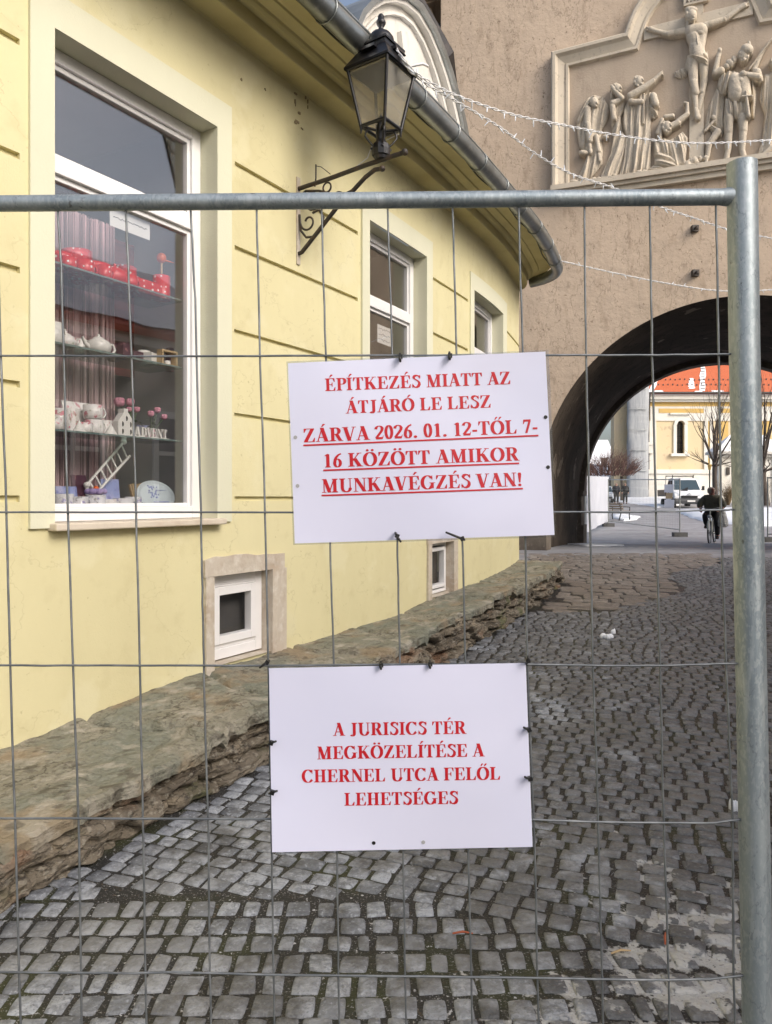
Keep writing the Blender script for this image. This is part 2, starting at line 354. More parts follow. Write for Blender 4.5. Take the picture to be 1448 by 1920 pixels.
def stone_mat(name, base, warm, island, px=True, m=None):
    if m is None: m = mk(name, base, 0.62, layers=[('ridge', 9, 0.035, tuple(c * 0.35 for c in base), 0.6, 6.0, 5.5), (140, 0.56, 0.66, tuple(c * 0.45 for c in base), 0.6, 2.0, 7.7), (22, 0.47, 0.58, tuple(c * 0.55 for c in base), 0.65, 8.0), (9, 0.52, 0.64, tuple(min(1, c * 1.45) for c in base), 0.6, 8.0, 15.0), (70, 0.55, 0.72, tuple(min(1, c * 1.7) for c in base), 0.6, 3.0), (1.6, 0.46, 0.62, warm, 0.6)],
           bump=[(70, 0.006, 6), (22, 0.012, 5)], island=island)
    # wet and dry areas of the street, traces of road salt
    n, l = m.node_tree.nodes, m.node_tree.links; b = n['Principled BSDF']
    cur = b.inputs['Base Color'].links[0].from_socket
    g = n.new('ShaderNodeNewGeometry'); sep = n.new('ShaderNodeSeparateXYZ'); l.new(g.outputs['Position'], sep.inputs[0])
    def math_(op, a, bb, clamp=False):
        q = n.new('ShaderNodeMath'); q.operation = op; q.use_clamp = clamp
        for i, v in enumerate((a, bb)):
            if isinstance(v, (int, float)): q.inputs[i].default_value = v
            else: l.new(v, q.inputs[i])
        return q.outputs[0]
    def noise_(sc, det, off):
        mp = n.new('ShaderNodeMapping'); mp.inputs['Location'].default_value = (off, off, off); mp.inputs['Scale'].default_value = (sc, sc, sc)
        l.new(g.outputs['Position'], mp.inputs[0]); t = n.new('ShaderNodeTexNoise'); t.inputs['Scale'].default_value = 1; t.inputs['Detail'].default_value = det
        l.new(mp.outputs[0], t.inputs['Vector']); return t.outputs['Fac']
    # wetness: more to the right of the line that runs up the street
    lane = math_('SUBTRACT', sep.outputs[0], math_('MULTIPLY', sep.outputs[1], 0.16))
    wet = math_('ADD', math_('MULTIPLY', lane, 0.75), math_('MULTIPLY', math_('SUBTRACT', noise_(1.7, 5, 4.0), 0.5), 4.6))
    wet = math_('ADD', wet, math_('MULTIPLY', math_('SUBTRACT', noise_(9, 5, 9.0), 0.5), 3.4))
    wet = math_('MULTIPLY', math_('ADD', wet, 0.42), 2.2, True)
    mx = n.new('ShaderNodeMix'); mx.data_type = 'RGBA'; mx.blend_type = 'MULTIPLY'
    l.new(wet, mx.inputs['Factor']); l.new(cur, mx.inputs[6]); mx.inputs[7].default_value = (0.60, 0.585, 0.565, 1)
    # salt and old snow crust, thickest by the right-hand post
    d = math_('SUBTRACT', 1.42 if base != (0, 0, 0) else 1.9, math_('ADD', math_('MULTIPLY', math_('ABSOLUTE', math_('SUBTRACT', sep.outputs[0], 1.12), 0), 2.0), math_('MULTIPLY', math_('ABSOLUTE', math_('SUBTRACT', sep.outputs[1], 2.20), 0), 1.5)))
    sal = math_('ADD', math_('MULTIPLY', d, 0.62), math_('MULTIPLY', math_('SUBTRACT', noise_(10, 12, 21.0), 0.5), 3.6))
    sal = math_('MULTIPLY', math_('SUBTRACT', sal, 0.40), 3.0, True)
    grain = math_('MULTIPLY', math_('SUBTRACT', math_('ADD', noise_(70, 6, 3.0), math_('MULTIPLY', math_('SUBTRACT', sal, 0.5), 0.35)), 0.47), 9.0, True)
    sal = math_('MULTIPLY', math_('MULTIPLY', sal, grain), 0.9)
    mx2 = n.new('ShaderNodeMix'); mx2.data_type = 'RGBA'
    l.new(sal, mx2.inputs['Factor']); l.new(mx.outputs[2], mx2.inputs[6]); mx2.inputs[7].default_value = (0.52, 0.515, 0.50, 1)
    l.new(mx2.outputs[2], b.inputs['Base Color'])
    rr = n.new('ShaderNodeMapRange'); rr.inputs['To Min'].default_value = 0.72; rr.inputs['To Max'].default_value = 0.5
    l.new(wet, rr.inputs['Value']); l.new(rr.outputs[0], b.inputs['Roughness'])
    return m
M['cobble'] = stone_mat('grey_cobblestone', (0.275, 0.29, 0.315), (0.25, 0.25, 0.245), 0.5)
stone_mat('', (0, 0, 0), None, 0, m=M['soil'])
M['flag'] = stone_mat('brown_flagstone', (0.38, 0.345, 0.31), (0.31, 0.26, 0.22), 0.25)

rng = random.Random(7)
def stones(cells, name, mat, K=6, crown=0.004):
    """cells: (cx, cy, angle, half width, half depth); each a rounded worn stone"""
    lin = np.array([-1, -.96, -.86, -.32, .32, .86, .96, 1.])
    K = len(lin)
    A, B = np.meshgrid(lin, lin)
    Vs = []; Fs = []; gf = grid_faces(K, K); base = 0
    for (cx, cy, an, hw, hd) in cells:
        j = [(rng.uniform(-1, 1) * 0.13, rng.uniform(-1, 1) * 0.13) for _ in range(4)]
        u, v = (A + 1) / 2, (B + 1) / 2
        jx = (j[0][0] * (1-u) * (1-v) + j[1][0] * u * (1-v) + j[2][0] * u * v + j[3][0] * (1-u) * v)
        jy = (j[0][1] * (1-u) * (1-v) + j[1][1] * u * (1-v) + j[2][1] * u * v + j[3][1] * (1-u) * v)
        # rounded outline
        q0 = rng.uniform(.02, .10); rx = A * (1 - q0 * B ** 4); ry = B * (1 - q0 * A ** 4)
        lx = (rx + jx) * hw; ly = (ry + jy) * hd
        e = np.maximum(np.abs(A), np.abs(B))
        tilt = (rng.uniform(-1, 1) * 0.025, rng.uniform(-1, 1) * 0.025)
        h = crown * (1 - 0.5 * (A ** 2 + B ** 2)) * rng.uniform(0.1, 1.0) + lx * tilt[0] + ly * tilt[1] + rng.uniform(-0.002, 0.0025)
        sd_ = rng.uniform(0, 99)
        bump = np.sin(A * 3.1 + sd_) * np.cos(B * 2.7 + sd_ * 1.3) * 0.003
        h = np.where(e > 0.985, -0.016, h + bump * 0.5 - 0.004 * (e > 0.9))
        ca, sa = math.cos(an), math.sin(an)
        X = cx + lx * ca - ly * sa; Y = cy + lx * sa + ly * ca
        Z = np.interp(Y, _GY, _GZ) + h
        Vs.append(np.stack([X.ravel(), Y.ravel(), Z.ravel()], 1)); Fs.append(gf + base); base += K * K
    return npmesh(name, np.concatenate(Vs), np.concatenate(Fs), mat, kind='structure')

def in_flag(x, y):      # the strip of flagstones between ledge end and gate
    return y > 8.3 and x < 2.75 + (y - 8.3) * 0.62 + 0.25 * math.sin(y * 2.1)
def seam(x): return 2.74 - 0.30 * max(0, x - 0.1) - 0.06 * x
cells = []
y = 1.2; row = 0
while y < 2.9:                                   # straight courses nearest the camera
    x = -3.4 + rng.uniform(0, 0.1); d = rng.uniform(0.042, 0.050)
    while x < 4.6:
        w_ = rng.choice([0.038, 0.042, 0.044, 0.048, 0.034, 0.027]) + rng.uniform(-0.003, 0.003)
        cx = x + w_; cyy = y + 0.012 * math.sin(cx * 1.7 + row) + rng.uniform(-0.005, 0.005)
        if cyy < seam(cx) + 0.02 and cx > front_x(cyy) - 0.02: cells.append((cx, cyy, rng.uniform(-0.06, 0.06), w_ - 0.0045, d - 0.0035))
        x += 2 * w_ + rng.uniform(0.004, 0.013)
    y += 2 * d + rng.uniform(0.002, 0.010); row += 1
v = -1.5; row = 0
while v < 17.0:                                  # courses across the street beyond the seam
    u = -5.5 + 0.05 * (row % 2) + rng.uniform(0, 0.03); d = rng.uniform(0.037, 0.043)
    while u < 9.0:
        w_ = rng.choice([0.042, 0.046, 0.049, 0.052, 0.056]) + rng.uniform(-0.003, 0.003)
        ang = -math.radians(19) - 0.03 * math.sin(v * 0.5)
        uu = u + w_; vv = v + 0.05 * math.sin(uu * 0.8 + 0.3 * row * 0.1) 
        cx = uu * math.cos(ang) - vv * math.sin(ang) - 0.3; cyy = uu * math.sin(ang) + vv * math.cos(ang) + 1.6
        if cyy > seam(cx) + 0.052 and cyy < 13.6 and cx > front_x(cyy) + 0.0 and cx < 0.62 * cyy + 1.6 and not in_flag(cx, cyy) and not (cyy > 10.2 and cx < 2.6):
            cells.append((cx, cyy, ang + rng.uniform(-0.05, 0.05), w_ - 0.005, d - 0.0018))
        u += 2 * w_ + rng.uniform(0.003, 0.010)
    v += 2 * d + rng.uniform(0.001, 0.005); row += 1
stones(cells, 'cobblestone_paving', M['cobble'])
flags = []
yy = 8.3
while yy < 14.6:
    xx = 1.2
    while xx < 7:
        w_ = rng.uniform(0.08, 0.2); d_ = rng.uniform(0.12, 0.2)
        cx, cyy = xx + w_, yy + rng.uniform(-0.03, 0.03)
        if (in_flag(cx, cyy) and (cx > front_x(min(cyy, 10.3)) + 0.15)): flags.append((cx, cyy, rng.uniform(-0.16, 0.16) - 0.25, w_ - 0.006, 0.112))
        xx += 2 * w_
    yy += 0.235
stones(flags, 'flagstone_paving', M['flag'], K=7, crown=0.002)
# ------------------------------------------------------------------ the yellow house
HO = Wp(2, 0, 0)
house = thing('yellow_house', 'long yellow plastered house with cream window surrounds and olive cornice along the street', 'house', HO)
GROOVES = [1.50, 2.06, 2.62, 3.18, 3.74]
WZ0, WZ1 = 1.37, 3.905
wins = []
for (xo0, xi0, xi1, xo1) in ((57, 103, 408, 435), (686, 694, 801, 812), (883, 890, 944, 951)):
    wins.append(tuple(s_px(x, 0.018) for x in (xo0, xi0, xi1, xo1)))
# far windows keep a sensible surround width
w2 = wins[1]; wins[1] = (w2[1] - 0.12, w2[1], w2[2], w2[3])
w3 = wins[2]; wins[2] = (w3[1] - 0.12, w3[1], w3[2], w3[3])
bases = [(s_px(398), s_px(506), 0.42, 1.00), (s_px(807), s_px(848), 0.50, 1.045)]
def lev(s): return min(ledge_zw(s), 0.6)
# rusticated facade: cells with their own depth, stepped where the depth changes
sb = set(np.round(np.arange(-5.5, 11.6, 0.1), 3).tolist())
for k in np.arange(8.1, 9.0, 0.04): sb.add(round(float(k), 3))
for a, b, c_, d in wins: sb.update([a - 0.045, b, c_, d + 0.045])
for a, b, z0, z1 in bases: sb.update([a, b])
sb = sorted(sb); sb = [s for i, s in enumerate(sb) if i == 0 or s - sb[i-1] > 1e-4]
zb = {-0.3, 4.58, WZ0, WZ1, 4.0}
for g in GROOVES: zb.update([g - 0.016, g + 0.016])
for a, b, z0, z1 in bases: zb.update([z0, z1])
zb = sorted(zb)
def cell_off(s, z):
    for a, b, c_, d in wins:
        if b < s < c_ and WZ0 < z < WZ1: return None
    for a, b, z0, z1 in bases:
        if a < s < b and z0 < z < z1: return None
    for g in GROOVES:
        if abs(z - g) < 0.016:
            for a, b, c_, d in wins:
                if a - 0.045 < s < d + 0.045: return 0.0
            return -0.026
    return 0.0
m = MB(); off = {}
for i in range(len(sb) - 1):
    for j in range(len(zb) - 1): off[i, j] = cell_off((sb[i] + sb[i+1]) / 2, (zb[j] + zb[j+1]) / 2)
def bow(s, z): return 0.006 * fbm(s * 0.6, z * 0.7, 2.0, 2)
for (i, j), o_ in off.items():
    if o_ is None: continue
    s0, s1, z0, z1 = sb[i], sb[i+1], zb[j], zb[j+1]
    m.add([Wp(s0, o_ + bow(s0, z0), z0), Wp(s1, o_ + bow(s1, z0), z0), Wp(s1, o_ + bow(s1, z1), z1), Wp(s0, o_ + bow(s0, z1), z1)], [(0, 1, 2, 3)])
    q = off.get((i, j + 1))
    if q is not None and abs(q - o_) > 1e-6:
        m.add([Wp(s0, o_ + bow(s0, z1), z1), Wp(s1, o_ + bow(s1, z1), z1), Wp(s1, q + bow(s1, z1), z1), Wp(s0, q + bow(s0, z1), z1)], [(0, 1, 2, 3)])
    q = off.get((i + 1, j))
    if q is not None and abs(q - o_) > 1e-6:
        m.add([Wp(s1, o_ + bow(s1, z0), z0), Wp(s1, o_ + bow(s1, z1), z1), Wp(s1, q + bow(s1, z1), z1), Wp(s1, q + bow(s1, z0), z0)], [(0, 1, 2, 3)])
wall_o = m.build('wall', M['yellow'], house, fixn=False)
# cornice and eaves, one profile drawn along the facade
prof = [(0.0, 4.558), (0.02, 4.566), (0.17, 4.578), (0.176, 4.586), (0.186, 4.668), (0.20, 4.672), (0.225, 4.676), (0.245, 4.690), (0.255, 4.706), (0.285, 4.712), (0.335, 4.716), (0.345, 4.728), (0.52, 4.742), (0.52, 4.80), (0.0, 5.0)]
sl_ = sorted(set(np.round(np.arange(-5.5, 8.1, 0.15), 3).tolist() + np.round(np.arange(8.1, 9.0, 0.03), 3).tolist() + np.round(np.arange(9.0, 11.5, 0.3), 3).tolist()))
def ek(s):              # the eaves die into the corner in a short return
    if s <= 7.72: return 1.0
    u = min(1, (s - 7.72) / 0.60); return 0.12 + 0.88 * math.sqrt(max(0, 1 - u * u))
sl_ = sorted(set(sl_ + np.round(np.arange(7.7, 8.36, 0.03), 3).tolist()))
m = MB()
vs_ = [Wp(s, o_ * ek(s), z) for s in sl_ for (o_, z) in prof]; n_ = len(prof)
m.add(vs_, [(i * n_ + k, (i + 1) * n_ + k, (i + 1) * n_ + k + 1, i * n_ + k + 1) for i in range(len(sl_) - 1) for k in range(n_ - 1)])
m.build('cornice', M['olive'], house, fixn=False)
m = MB()
gp = [Wp(s, 0.602 * ek(s), 4.681) for s in sl_ if s < 8.33]
m.tube(gp, 0.082, 14)
m.tube([p + Vector((0, 0, 0.062)) + (Wp(s, 0.66, 4.8) - Wp(s, 0.60, 4.8)) * 0.9 for p, s in zip(gp, [s for s in sl_ if s < 8.33])], 0.014, 6)
gut = m.build('gutter', M['zinc'], house)
for s in np.arange(0.6, 7.75, 0.62):
    m = MB(); c0 = Wp(s, 0.602, 4.681); t = (Wp(s + 0.02, 0, 0) - Wp(s, 0, 0)).normalized(); nn = Wp(s, 1, 0) - Wp(s, 0, 0)
    m.tube([c0 + nn * 0.088 * math.cos(a) + Vector((0, 0, 0.088 * math.sin(a))) for a in np.linspace(-PI, 0.75, 14)], 0.006, 5)
    m.build('gutter_bracket', M['zinc'], gut)
# cable slung under the gutter
m = MB(); m.tube([Wp(s, 0.50 + 0.015 * math.sin(s * 5), 4.705 - 0.03 * abs(math.sin(s * 2.5))) for s in np.arange(1.2, 7.8, 0.1)], 0.008, 5)
m.build('eaves_cable', M['black'], house)
# steep snow-covered roof
m = MB(); rs = [s for s in sl_ if s < 7.9]
rv = []
for s in rs:
    for k in range(9):
        o_ = 0.52 * ek(s) - k * 0.4
        rv.append(Wp(s, o_, 4.80 + (0.50 - o_) * 1.19 + 0.03 * fbm(s * 1.5, k * 0.8, 1.0, 3)))
m.add(rv, [(i * 9 + k, (i + 1) * 9 + k, (i + 1) * 9 + k + 1, i * 9 + k + 1) for i in range(len(rs) - 1) for k in range(8)], 0, True)
m.build('snowy_roof', M['snow'], house, fixn=False)

def strip(mb, s0, s1, o0, z0, o1, z1, mi=0, n=None):
    """ruled band along s between two profile points"""
    k = n or max(2, int((s1 - s0) / 0.12)); ss = np.linspace(s0, s1, k + 1)
    vs = [Wp(s, o_, z) for s in ss for (o_, z) in ((o0, z0), (o1, z1))]
    mb.add(vs, [(2 * i, 2 * i + 2, 2 * i + 3, 2 * i + 1) for i in range(k)], mi)
def sbox(mb, s0, s1, o0, o1, z0, z1, mi=0):
    """box that follows the facade"""
    k = max(1, int((s1 - s0) / 0.15)); ss = np.linspace(s0, s1, k + 1)
    vs = [Wp(s, o_, z) for s in ss for (o_, z) in ((o0, z0), (o1, z0), (o1, z1), (o0, z1))]
    fs = [(4 * i + a, 4 * i + 4 + a, 4 * i + 4 + (a + 1) % 4, 4 * i + (a + 1) % 4) for i in range(k) for a in range(4)]
    fs += [(0, 1, 2, 3), (4 * k + 3, 4 * k + 2, 4 * k + 1, 4 * k)]
    mb.add(vs, fs, mi)

TZ0, TZ1 = 3.238, 3.33
RV = -0.13
for wi, (a, b, c_, d) in enumerate(wins):
    m = MB()
    zt = WZ1 + 0.185; zbot = WZ0 - 0.02; pr = 0.018
    sbox(m, a, b, -0.004, pr, zbot, zt); sbox(m, c_, d, -0.004, pr, zbot, zt); sbox(m, b, c_, -0.004, pr, WZ1, zt)
    # reveals
    pr = -0.0042
    m.add([Wp(b, pr, WZ0), Wp(b, pr, WZ1), Wp(b, -0.22, WZ1), Wp(b, -0.22, WZ0)], [(0, 1, 2, 3)])
    m.add([Wp(c_, pr, WZ0), Wp(c_, pr, WZ1), Wp(c_, -0.22, WZ1), Wp(c_, -0.22, WZ0)], [(0, 1, 2, 3)])
    m.add([Wp(b, pr, WZ1), Wp(c_, pr, WZ1), Wp(c_, -0.22, WZ1), Wp(b, -0.22, WZ1)], [(0, 1, 2, 3)])
    m.build('window_surround', M['cream'], house)
    m = MB(); sbox(m, b - 0.03, c_ + 0.03, -0.14, 0.075, WZ0 - 0.035, WZ0 + 0.004)
    m.build('window_sill', M['sill'], house, bevel=0.008)
    m = MB(); fw = 0.075
    z0 = WZ0 + 0.006
    sbox(m, b + 0.001, b + fw, RV - 0.07, RV, z0, WZ1 - 0.002); sbox(m, c_ - fw, c_ - 0.001, RV - 0.07, RV, z0, WZ1 - 0.002)
    sbox(m, b + fw, c_ - fw, RV - 0.07, RV, z0, z0 + 0.075); sbox(m, b + fw, c_ - fw, RV - 0.07, RV, WZ1 - 0.075, WZ1 - 0.002)
    sbox(m, b + fw, c_ - fw, RV - 0.07, RV + 0.004, TZ0, TZ1)
    # glazing beads set back from the frame face
    for (q0, q1) in ((z0 + 0.075, TZ0), (TZ1, WZ1 - 0.075)):
        sbox(m, b + fw, b + fw + 0.025, RV - 0.06, RV - 0.02, q0, q1); sbox(m, c_ - fw - 0.025, c_ - fw, RV - 0.06, RV - 0.02, q0, q1)
        sbox(m, b + fw + 0.025, c_ - fw - 0.025, RV - 0.06, RV - 0.02, q0, q0 + 0.022); sbox(m, b + fw + 0.025, c_ - fw - 0.025, RV - 0.06, RV - 0.02, q1 - 0.03, q1)
    wf = m.build('window', M['upvc'], house, bevel=0.004, label=['tall shop window filled with gift ware', 'middle window with a paper note behind the glass', 'farthest narrow window near the gate tower'][wi])
    for (q0, q1) in ((z0 + 0.09, TZ0 - 0.02), (TZ1 + 0.015, WZ1 - 0.095)):
        m = MB(); sbox(m, b + fw + 0.02, c_ - fw - 0.02, RV - 0.048, RV - 0.042, q0, q1)
        m.build('pane', M['glass'], wf)
    # the room behind
    m = MB(); dp = -1.5
    if wi == 0:
        i0, i1 = b - 0.02, c_ + 0.02
        m.add([Wp(i1, -0.2, 1.2), Wp(i1, dp, 1.2), Wp(i1, dp, 4.1), Wp(i1, -0.2, 4.1)], [(0, 1, 2, 3)], 0)
        m.add([Wp(i0, -0.2, 1.2), Wp(i0, dp, 1.2), Wp(i0, dp, 4.1), Wp(i0, -0.2, 4.1)], [(0, 1, 2, 3)], 0)
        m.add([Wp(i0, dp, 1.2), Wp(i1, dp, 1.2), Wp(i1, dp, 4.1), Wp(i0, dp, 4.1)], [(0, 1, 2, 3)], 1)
        m.add([Wp(i0, -0.2, 4.0), Wp(i1, -0.2, 4.0), Wp(i1, dp, 4.0), Wp(i0, dp, 4.0)], [(0, 1, 2, 3)], 2)
        sbox(m, b - 0.03, c_ + 0.03, -0.75, -0.201, WZ0 - 0.03, WZ0 + 0.05, 3)
        m.build('shop_interior', [M['grey'], M['dark'], M['beige'], M['upvc']], house)
    else:
        i0, i1 = b - 0.3, c_ + 0.15
        for q in ([Wp(i1, -0.2, 1.2), Wp(i1, dp, 1.2), Wp(i1, dp, 4.1), Wp(i1, -0.2, 4.1)], [Wp(i0, -0.2, 1.2), Wp(i0, dp, 1.2), Wp(i0, dp, 4.1), Wp(i0, -0.2, 4.1)],
                  [Wp(i0, dp, 1.2), Wp(i1, dp, 1.2), Wp(i1, dp, 4.1), Wp(i0, dp, 4.1)], [Wp(i0, -0.2, 4.05), Wp(i1, -0.2, 4.05), Wp(i1, dp, 4.05), Wp(i0, dp, 4.05)],
                  [Wp(i0, -0.2, 1.2), Wp(i1, -0.2, 1.2), Wp(i1, dp, 1.2), Wp(i0, dp, 1.2)]):
            m.add(q, [(0, 1, 2, 3)], 0)
        m.build('room_interior', [M['beige']], house)
# basement windows in stone surrounds
for bi, (a, b, z0, z1) in enumerate(bases):
    m = MB(); wd = 0.075 if bi == 0 else 0.09; wr = 0.16 if bi == 0 else 0.11
    random.seed(5 + bi)
    def blk(s0, s1, q0, q1, o1, jag):
        k = 8; ss = np.linspace(s0, s1, k + 1)
        top = [q1 + random.uniform(-jag, jag) for _ in ss]
        vs = []
        for s, t_ in zip(ss, top): vs += [Wp(s, -0.02, q0), Wp(s, o1, q0), Wp(s, o1 + random.uniform(-.003, .003), t_), Wp(s, -0.02, t_)]
        fs = [(4 * i + q, 4 * i + 4 + q, 4 * i + 4 + (q + 1) % 4, 4 * i + (q + 1) % 4) for i in range(k) for q in range(4)] + [(0, 1, 2, 3), (4 * k + 3, 4 * k + 2, 4 * k + 1, 4 * k)]
        m.add(vs, fs)
    blk(a - wd, a, lev(a) - 0.1, z1, 0.022, 0.0); blk(b, b + wr, lev(b) - 0.1, z1, 0.025, 0.0)
    blk(a - wd - 0.01, b + wr - 0.02, z1, z1 + 0.115, 0.024, 0.014)
    for (q0, q1, q2) in ((a, a, 0), (b, b, 0)):
        m.add([Wp(q0, -0.021, z0 - 0.1), Wp(q0, -0.021, z1), Wp(q0, -0.16, z1), Wp(q0, -0.16, z0 - 0.1)], [(0, 1, 2, 3)])
    m.add([Wp(a, -0.021, z1), Wp(b, -0.021, z1), Wp(b, -0.16, z1), Wp(a, -0.16, z1)], [(0, 1, 2, 3)])
    m.add([Wp(a, 0.02, z0), Wp(b, 0.02, z0), Wp(b, -0.16, z0), Wp(a, -0.16, z0)], [(0, 1, 2, 3)])
    m.build('basement_surround', M['limestone'], house)
    m = MB(); f1 = 0.06; r0 = -0.07
    e0, e1, g0, g1 = a + 0.004, b - 0.004, z0 + 0.01, z1 - 0.004
    def ring(s0, s1, q0, q1, o0, o1, w_):
        sbox(m, s0, s0 + w_, o0, o1, q0, q1); sbox(m, s1 - w_, s1, o0, o1, q0, q1)
        sbox(m, s0 + w_, s1 - w_, o0, o1, q0, q0 + w_); sbox(m, s0 + w_, s1 - w_, o0, o1, q1 - w_, q1)
    big = bi == 0
    ring(e0, e1, g0, g1, r0 - 0.06, r0, 0.07 if big else 0.035)
    ring(e0 + (0.072 if big else 0.037), e1 - (0.072 if big else 0.037), g0 + (0.10 if big else 0.052), g1 - (0.085 if big else 0.052), r0 - 0.05, r0 + 0.012, 0.055 if big else 0.04)
    if big: sbox(m, e0 + 0.07, e1 - 0.07, r0 - 0.05, r0 - 0.004, g0 + 0.07, g0 + 0.10); sbox(m, e0 + 0.07, e1 - 0.07, r0 - 0.05, r0 - 0.004, g1 - 0.085, g1 - 0.07)
    bw = m.build('basement_window', M['upvc'], house, bevel=0.004)
    m = MB(); sbox(m, e0 + 0.09, e1 - 0.09, r0 - 0.03, r0 - 0.024, g0 + 0.09, g1 - 0.09); m.build('pane', M['glassdark'], bw)
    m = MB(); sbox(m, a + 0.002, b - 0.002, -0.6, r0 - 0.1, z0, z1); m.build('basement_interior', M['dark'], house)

m = MB()        # old fixings and scars in the plaster near the lantern
rgm = random.Random(8)
for (x, y, w_, h_) in ((557, 178, .05, .012), (553, 190, .012, .06), (574, 184, .02, .02), (577, 196, .008, .05), (562, 214, .03, .03), (556, 228, .04, .03), (566, 242, .02, .012), (497, 168, .012, .012), (452, 150, .010, .02), (880, 318, .006, .05), (884, 330, .02, .006), (960, 288, .03, .012)):
    s = s_px(x); z = z_px(y, s)
    for k in range(3):
        ds, dz = rgm.uniform(-.5, .5) * w_, rgm.uniform(-.5, .5) * h_; sbox(m, s + ds - w_ * .3, s + ds + w_ * .3, -.002, .004 + .002 * k, z + dz - h_ * .25, z + dz + h_ * .25)
m.build('plaster_scars', mk('scarred_plaster', (0.30, 0.24, 0.14), 0.9), house)['kind'] = 'stuff'

# dormer gable with curved coping, above the gutter
DO = -0.55
def Gp(x, y, d=0.0):
    s = s_px(x, DO, -1, 8.2); return Wp(s, DO + d, z_px(y, s, DO))
arc = [(640, 120), (650, 62), (664, 28), (684, 7), (706, -6), (728, -9), (752, -2), (776, 18), (800, 58), (818, 100), (832, 140), (846, 186), (858, 236), (864, 275)]
base_y = 330
def nrm(s=3.5): return (Wp(s, 1, 0) - Wp(s, 0, 0))
nv = nrm(4.0)
outer = [Gp(x, y) for x, y in arc]
def shrink(k):
    cx = sum(p[0] for p in arc) / len(arc) - 10; cy = 150
    return [Gp(cx + (x - cx) * k, cy + (y - cy) * k) for x, y in arc]
m = MB(); lo = [Vector((p.x, p.y, 4.75)) for p in outer]
k = len(outer)
m.prism(outer + [lo[-1], lo[0]], -nv * 0.35)
gab = m.build('dormer_gable', M['white'], house)
def band(A, B, d0, d1, mb, mi=0):
    n = len(A)
    vs = []
    for p, q in zip(A, B): vs += [p + nv * d0, p + nv * d1, q + nv * d1, q + nv * d0]
    mb.add(vs, [(4 * i + a, 4 * i + 4 + a, 4 * i + 4 + (a + 1) % 4, 4 * i + (a + 1) % 4) for i in range(n - 1) for a in range(4)], mi)
m = MB(); band(shrink(1.03), shrink(0.955), -0.37, 0.12, m); m.build('coping', M['zinc'], gab)
m = MB(); band(shrink(0.953), shrink(0.90), -0.02, 0.075, m); band(shrink(0.80), shrink(0.765), -0.02, 0.04, m)
band([Gp(745, 60), Gp(752, 120), Gp(760, 190)], [Gp(757, 62), Gp(766, 120), Gp(774, 190)], -0.01, 0.05, m)
band([Gp(680 + 6 * i, 95 - 28 * math.sin(PI * i / 11)) for i in range(12)], [Gp(684 + 5.3 * i, 103 - 24 * math.sin(PI * i / 11)) for i in range(12)], -0.01, 0.05, m)
m.build('moulding', M['white'], gab)

# timber eaves of the roof squeezed in between dormer and tower
eav = thing('neighbouring_roof', 'weathered timber eaves of a roof wedged between white dormer and gate tower', 'roof', P(835, 60, 13.2))
D_ = Vector((0.25, 1.6, 0))
def Q(x, y, Y=12.6): return P(x, y, Y)
m = MB(); m.prism([Q(745, -30), Q(766, -28), Q(843, 106), Q(836, 124)], D_); m.build('bargeboard', M['wood'], eav)
m = MB(); m.prism([Q(764, -32, 12.5), Q(779, -32, 12.5), Q(851, 96, 12.5), Q(842, 106, 12.5)], D_); m.build('verge_gutter', M['slate'], eav)
m = MB()
for kx in range(3): m.prism([Q(790 + 2 * kx, -22 + 12 * kx, 16.3 + .1 * kx), Q(834, -30 + 9 * kx, 16.3 + .1 * kx), Q(834, -23 + 9 * kx, 16.3 + .1 * kx), Q(792 + kx, -13 + 11 * kx, 16.3 + .1 * kx)], D_ * 0.5)
m.build('roof_boards', M['wood'], eav)
m = MB(); m.prism([Q(785, -60, 17.5), Q(840, -60, 17.5), Q(840, 160, 17.5), Q(800, 140, 17.5)], D_ * 0.5); m.build('roof_void', M['slate'], eav)
m = MB(); m.prism([Q(804, 18, 16.6), Q(808, 14, 16.6), Q(828, 62, 16.6), Q(824, 70, 16.6)], D_ * 0.2); m.build('rafter', M['wood'], eav)

# ------------------------------------------------------------------ stone ledge along the house
ledge = thing('stone_ledge', 'low rough stone ledge of mossy slabs running along the foot of the yellow house', 'ledge', Wp(2, 0.4, 0))
M['slab'] = mk('green_schist_slab', (0.24, 0.225, 0.175), 0.8, layers=[('ridge', (2.2, 2.2, 6), 0.012, (0.05, 0.042, 0.03), 0.85, 9.0, 1.5), ('ridge', (7, 4, 9), 0.03, (0.36, 0.33, 0.27), 0.5, 8.0, 4.5), (38, 0.55, 0.62, (0.10, 0.088, 0.065), 0.6, 6.0, 12.0), (1.6, 0.44, 0.62, (0.175, 0.19, 0.155), 0.8), (2.6, 0.54, 0.64, (0.29, 0.215, 0.135), 0.65, 9.0, 8.0), (6, 0.55, 0.64, (0.38, 0.35, 0.29), 0.7, 9.0), ((9, 9, 9), 0.57, 0.64, (0.085, 0.074, 0.057), 0.65, 10.0)],
               bump=[((10, 16, 40), 0.022, 8), (45, 0.008, 6), (5, 0.03, 4)], spec=0.3)
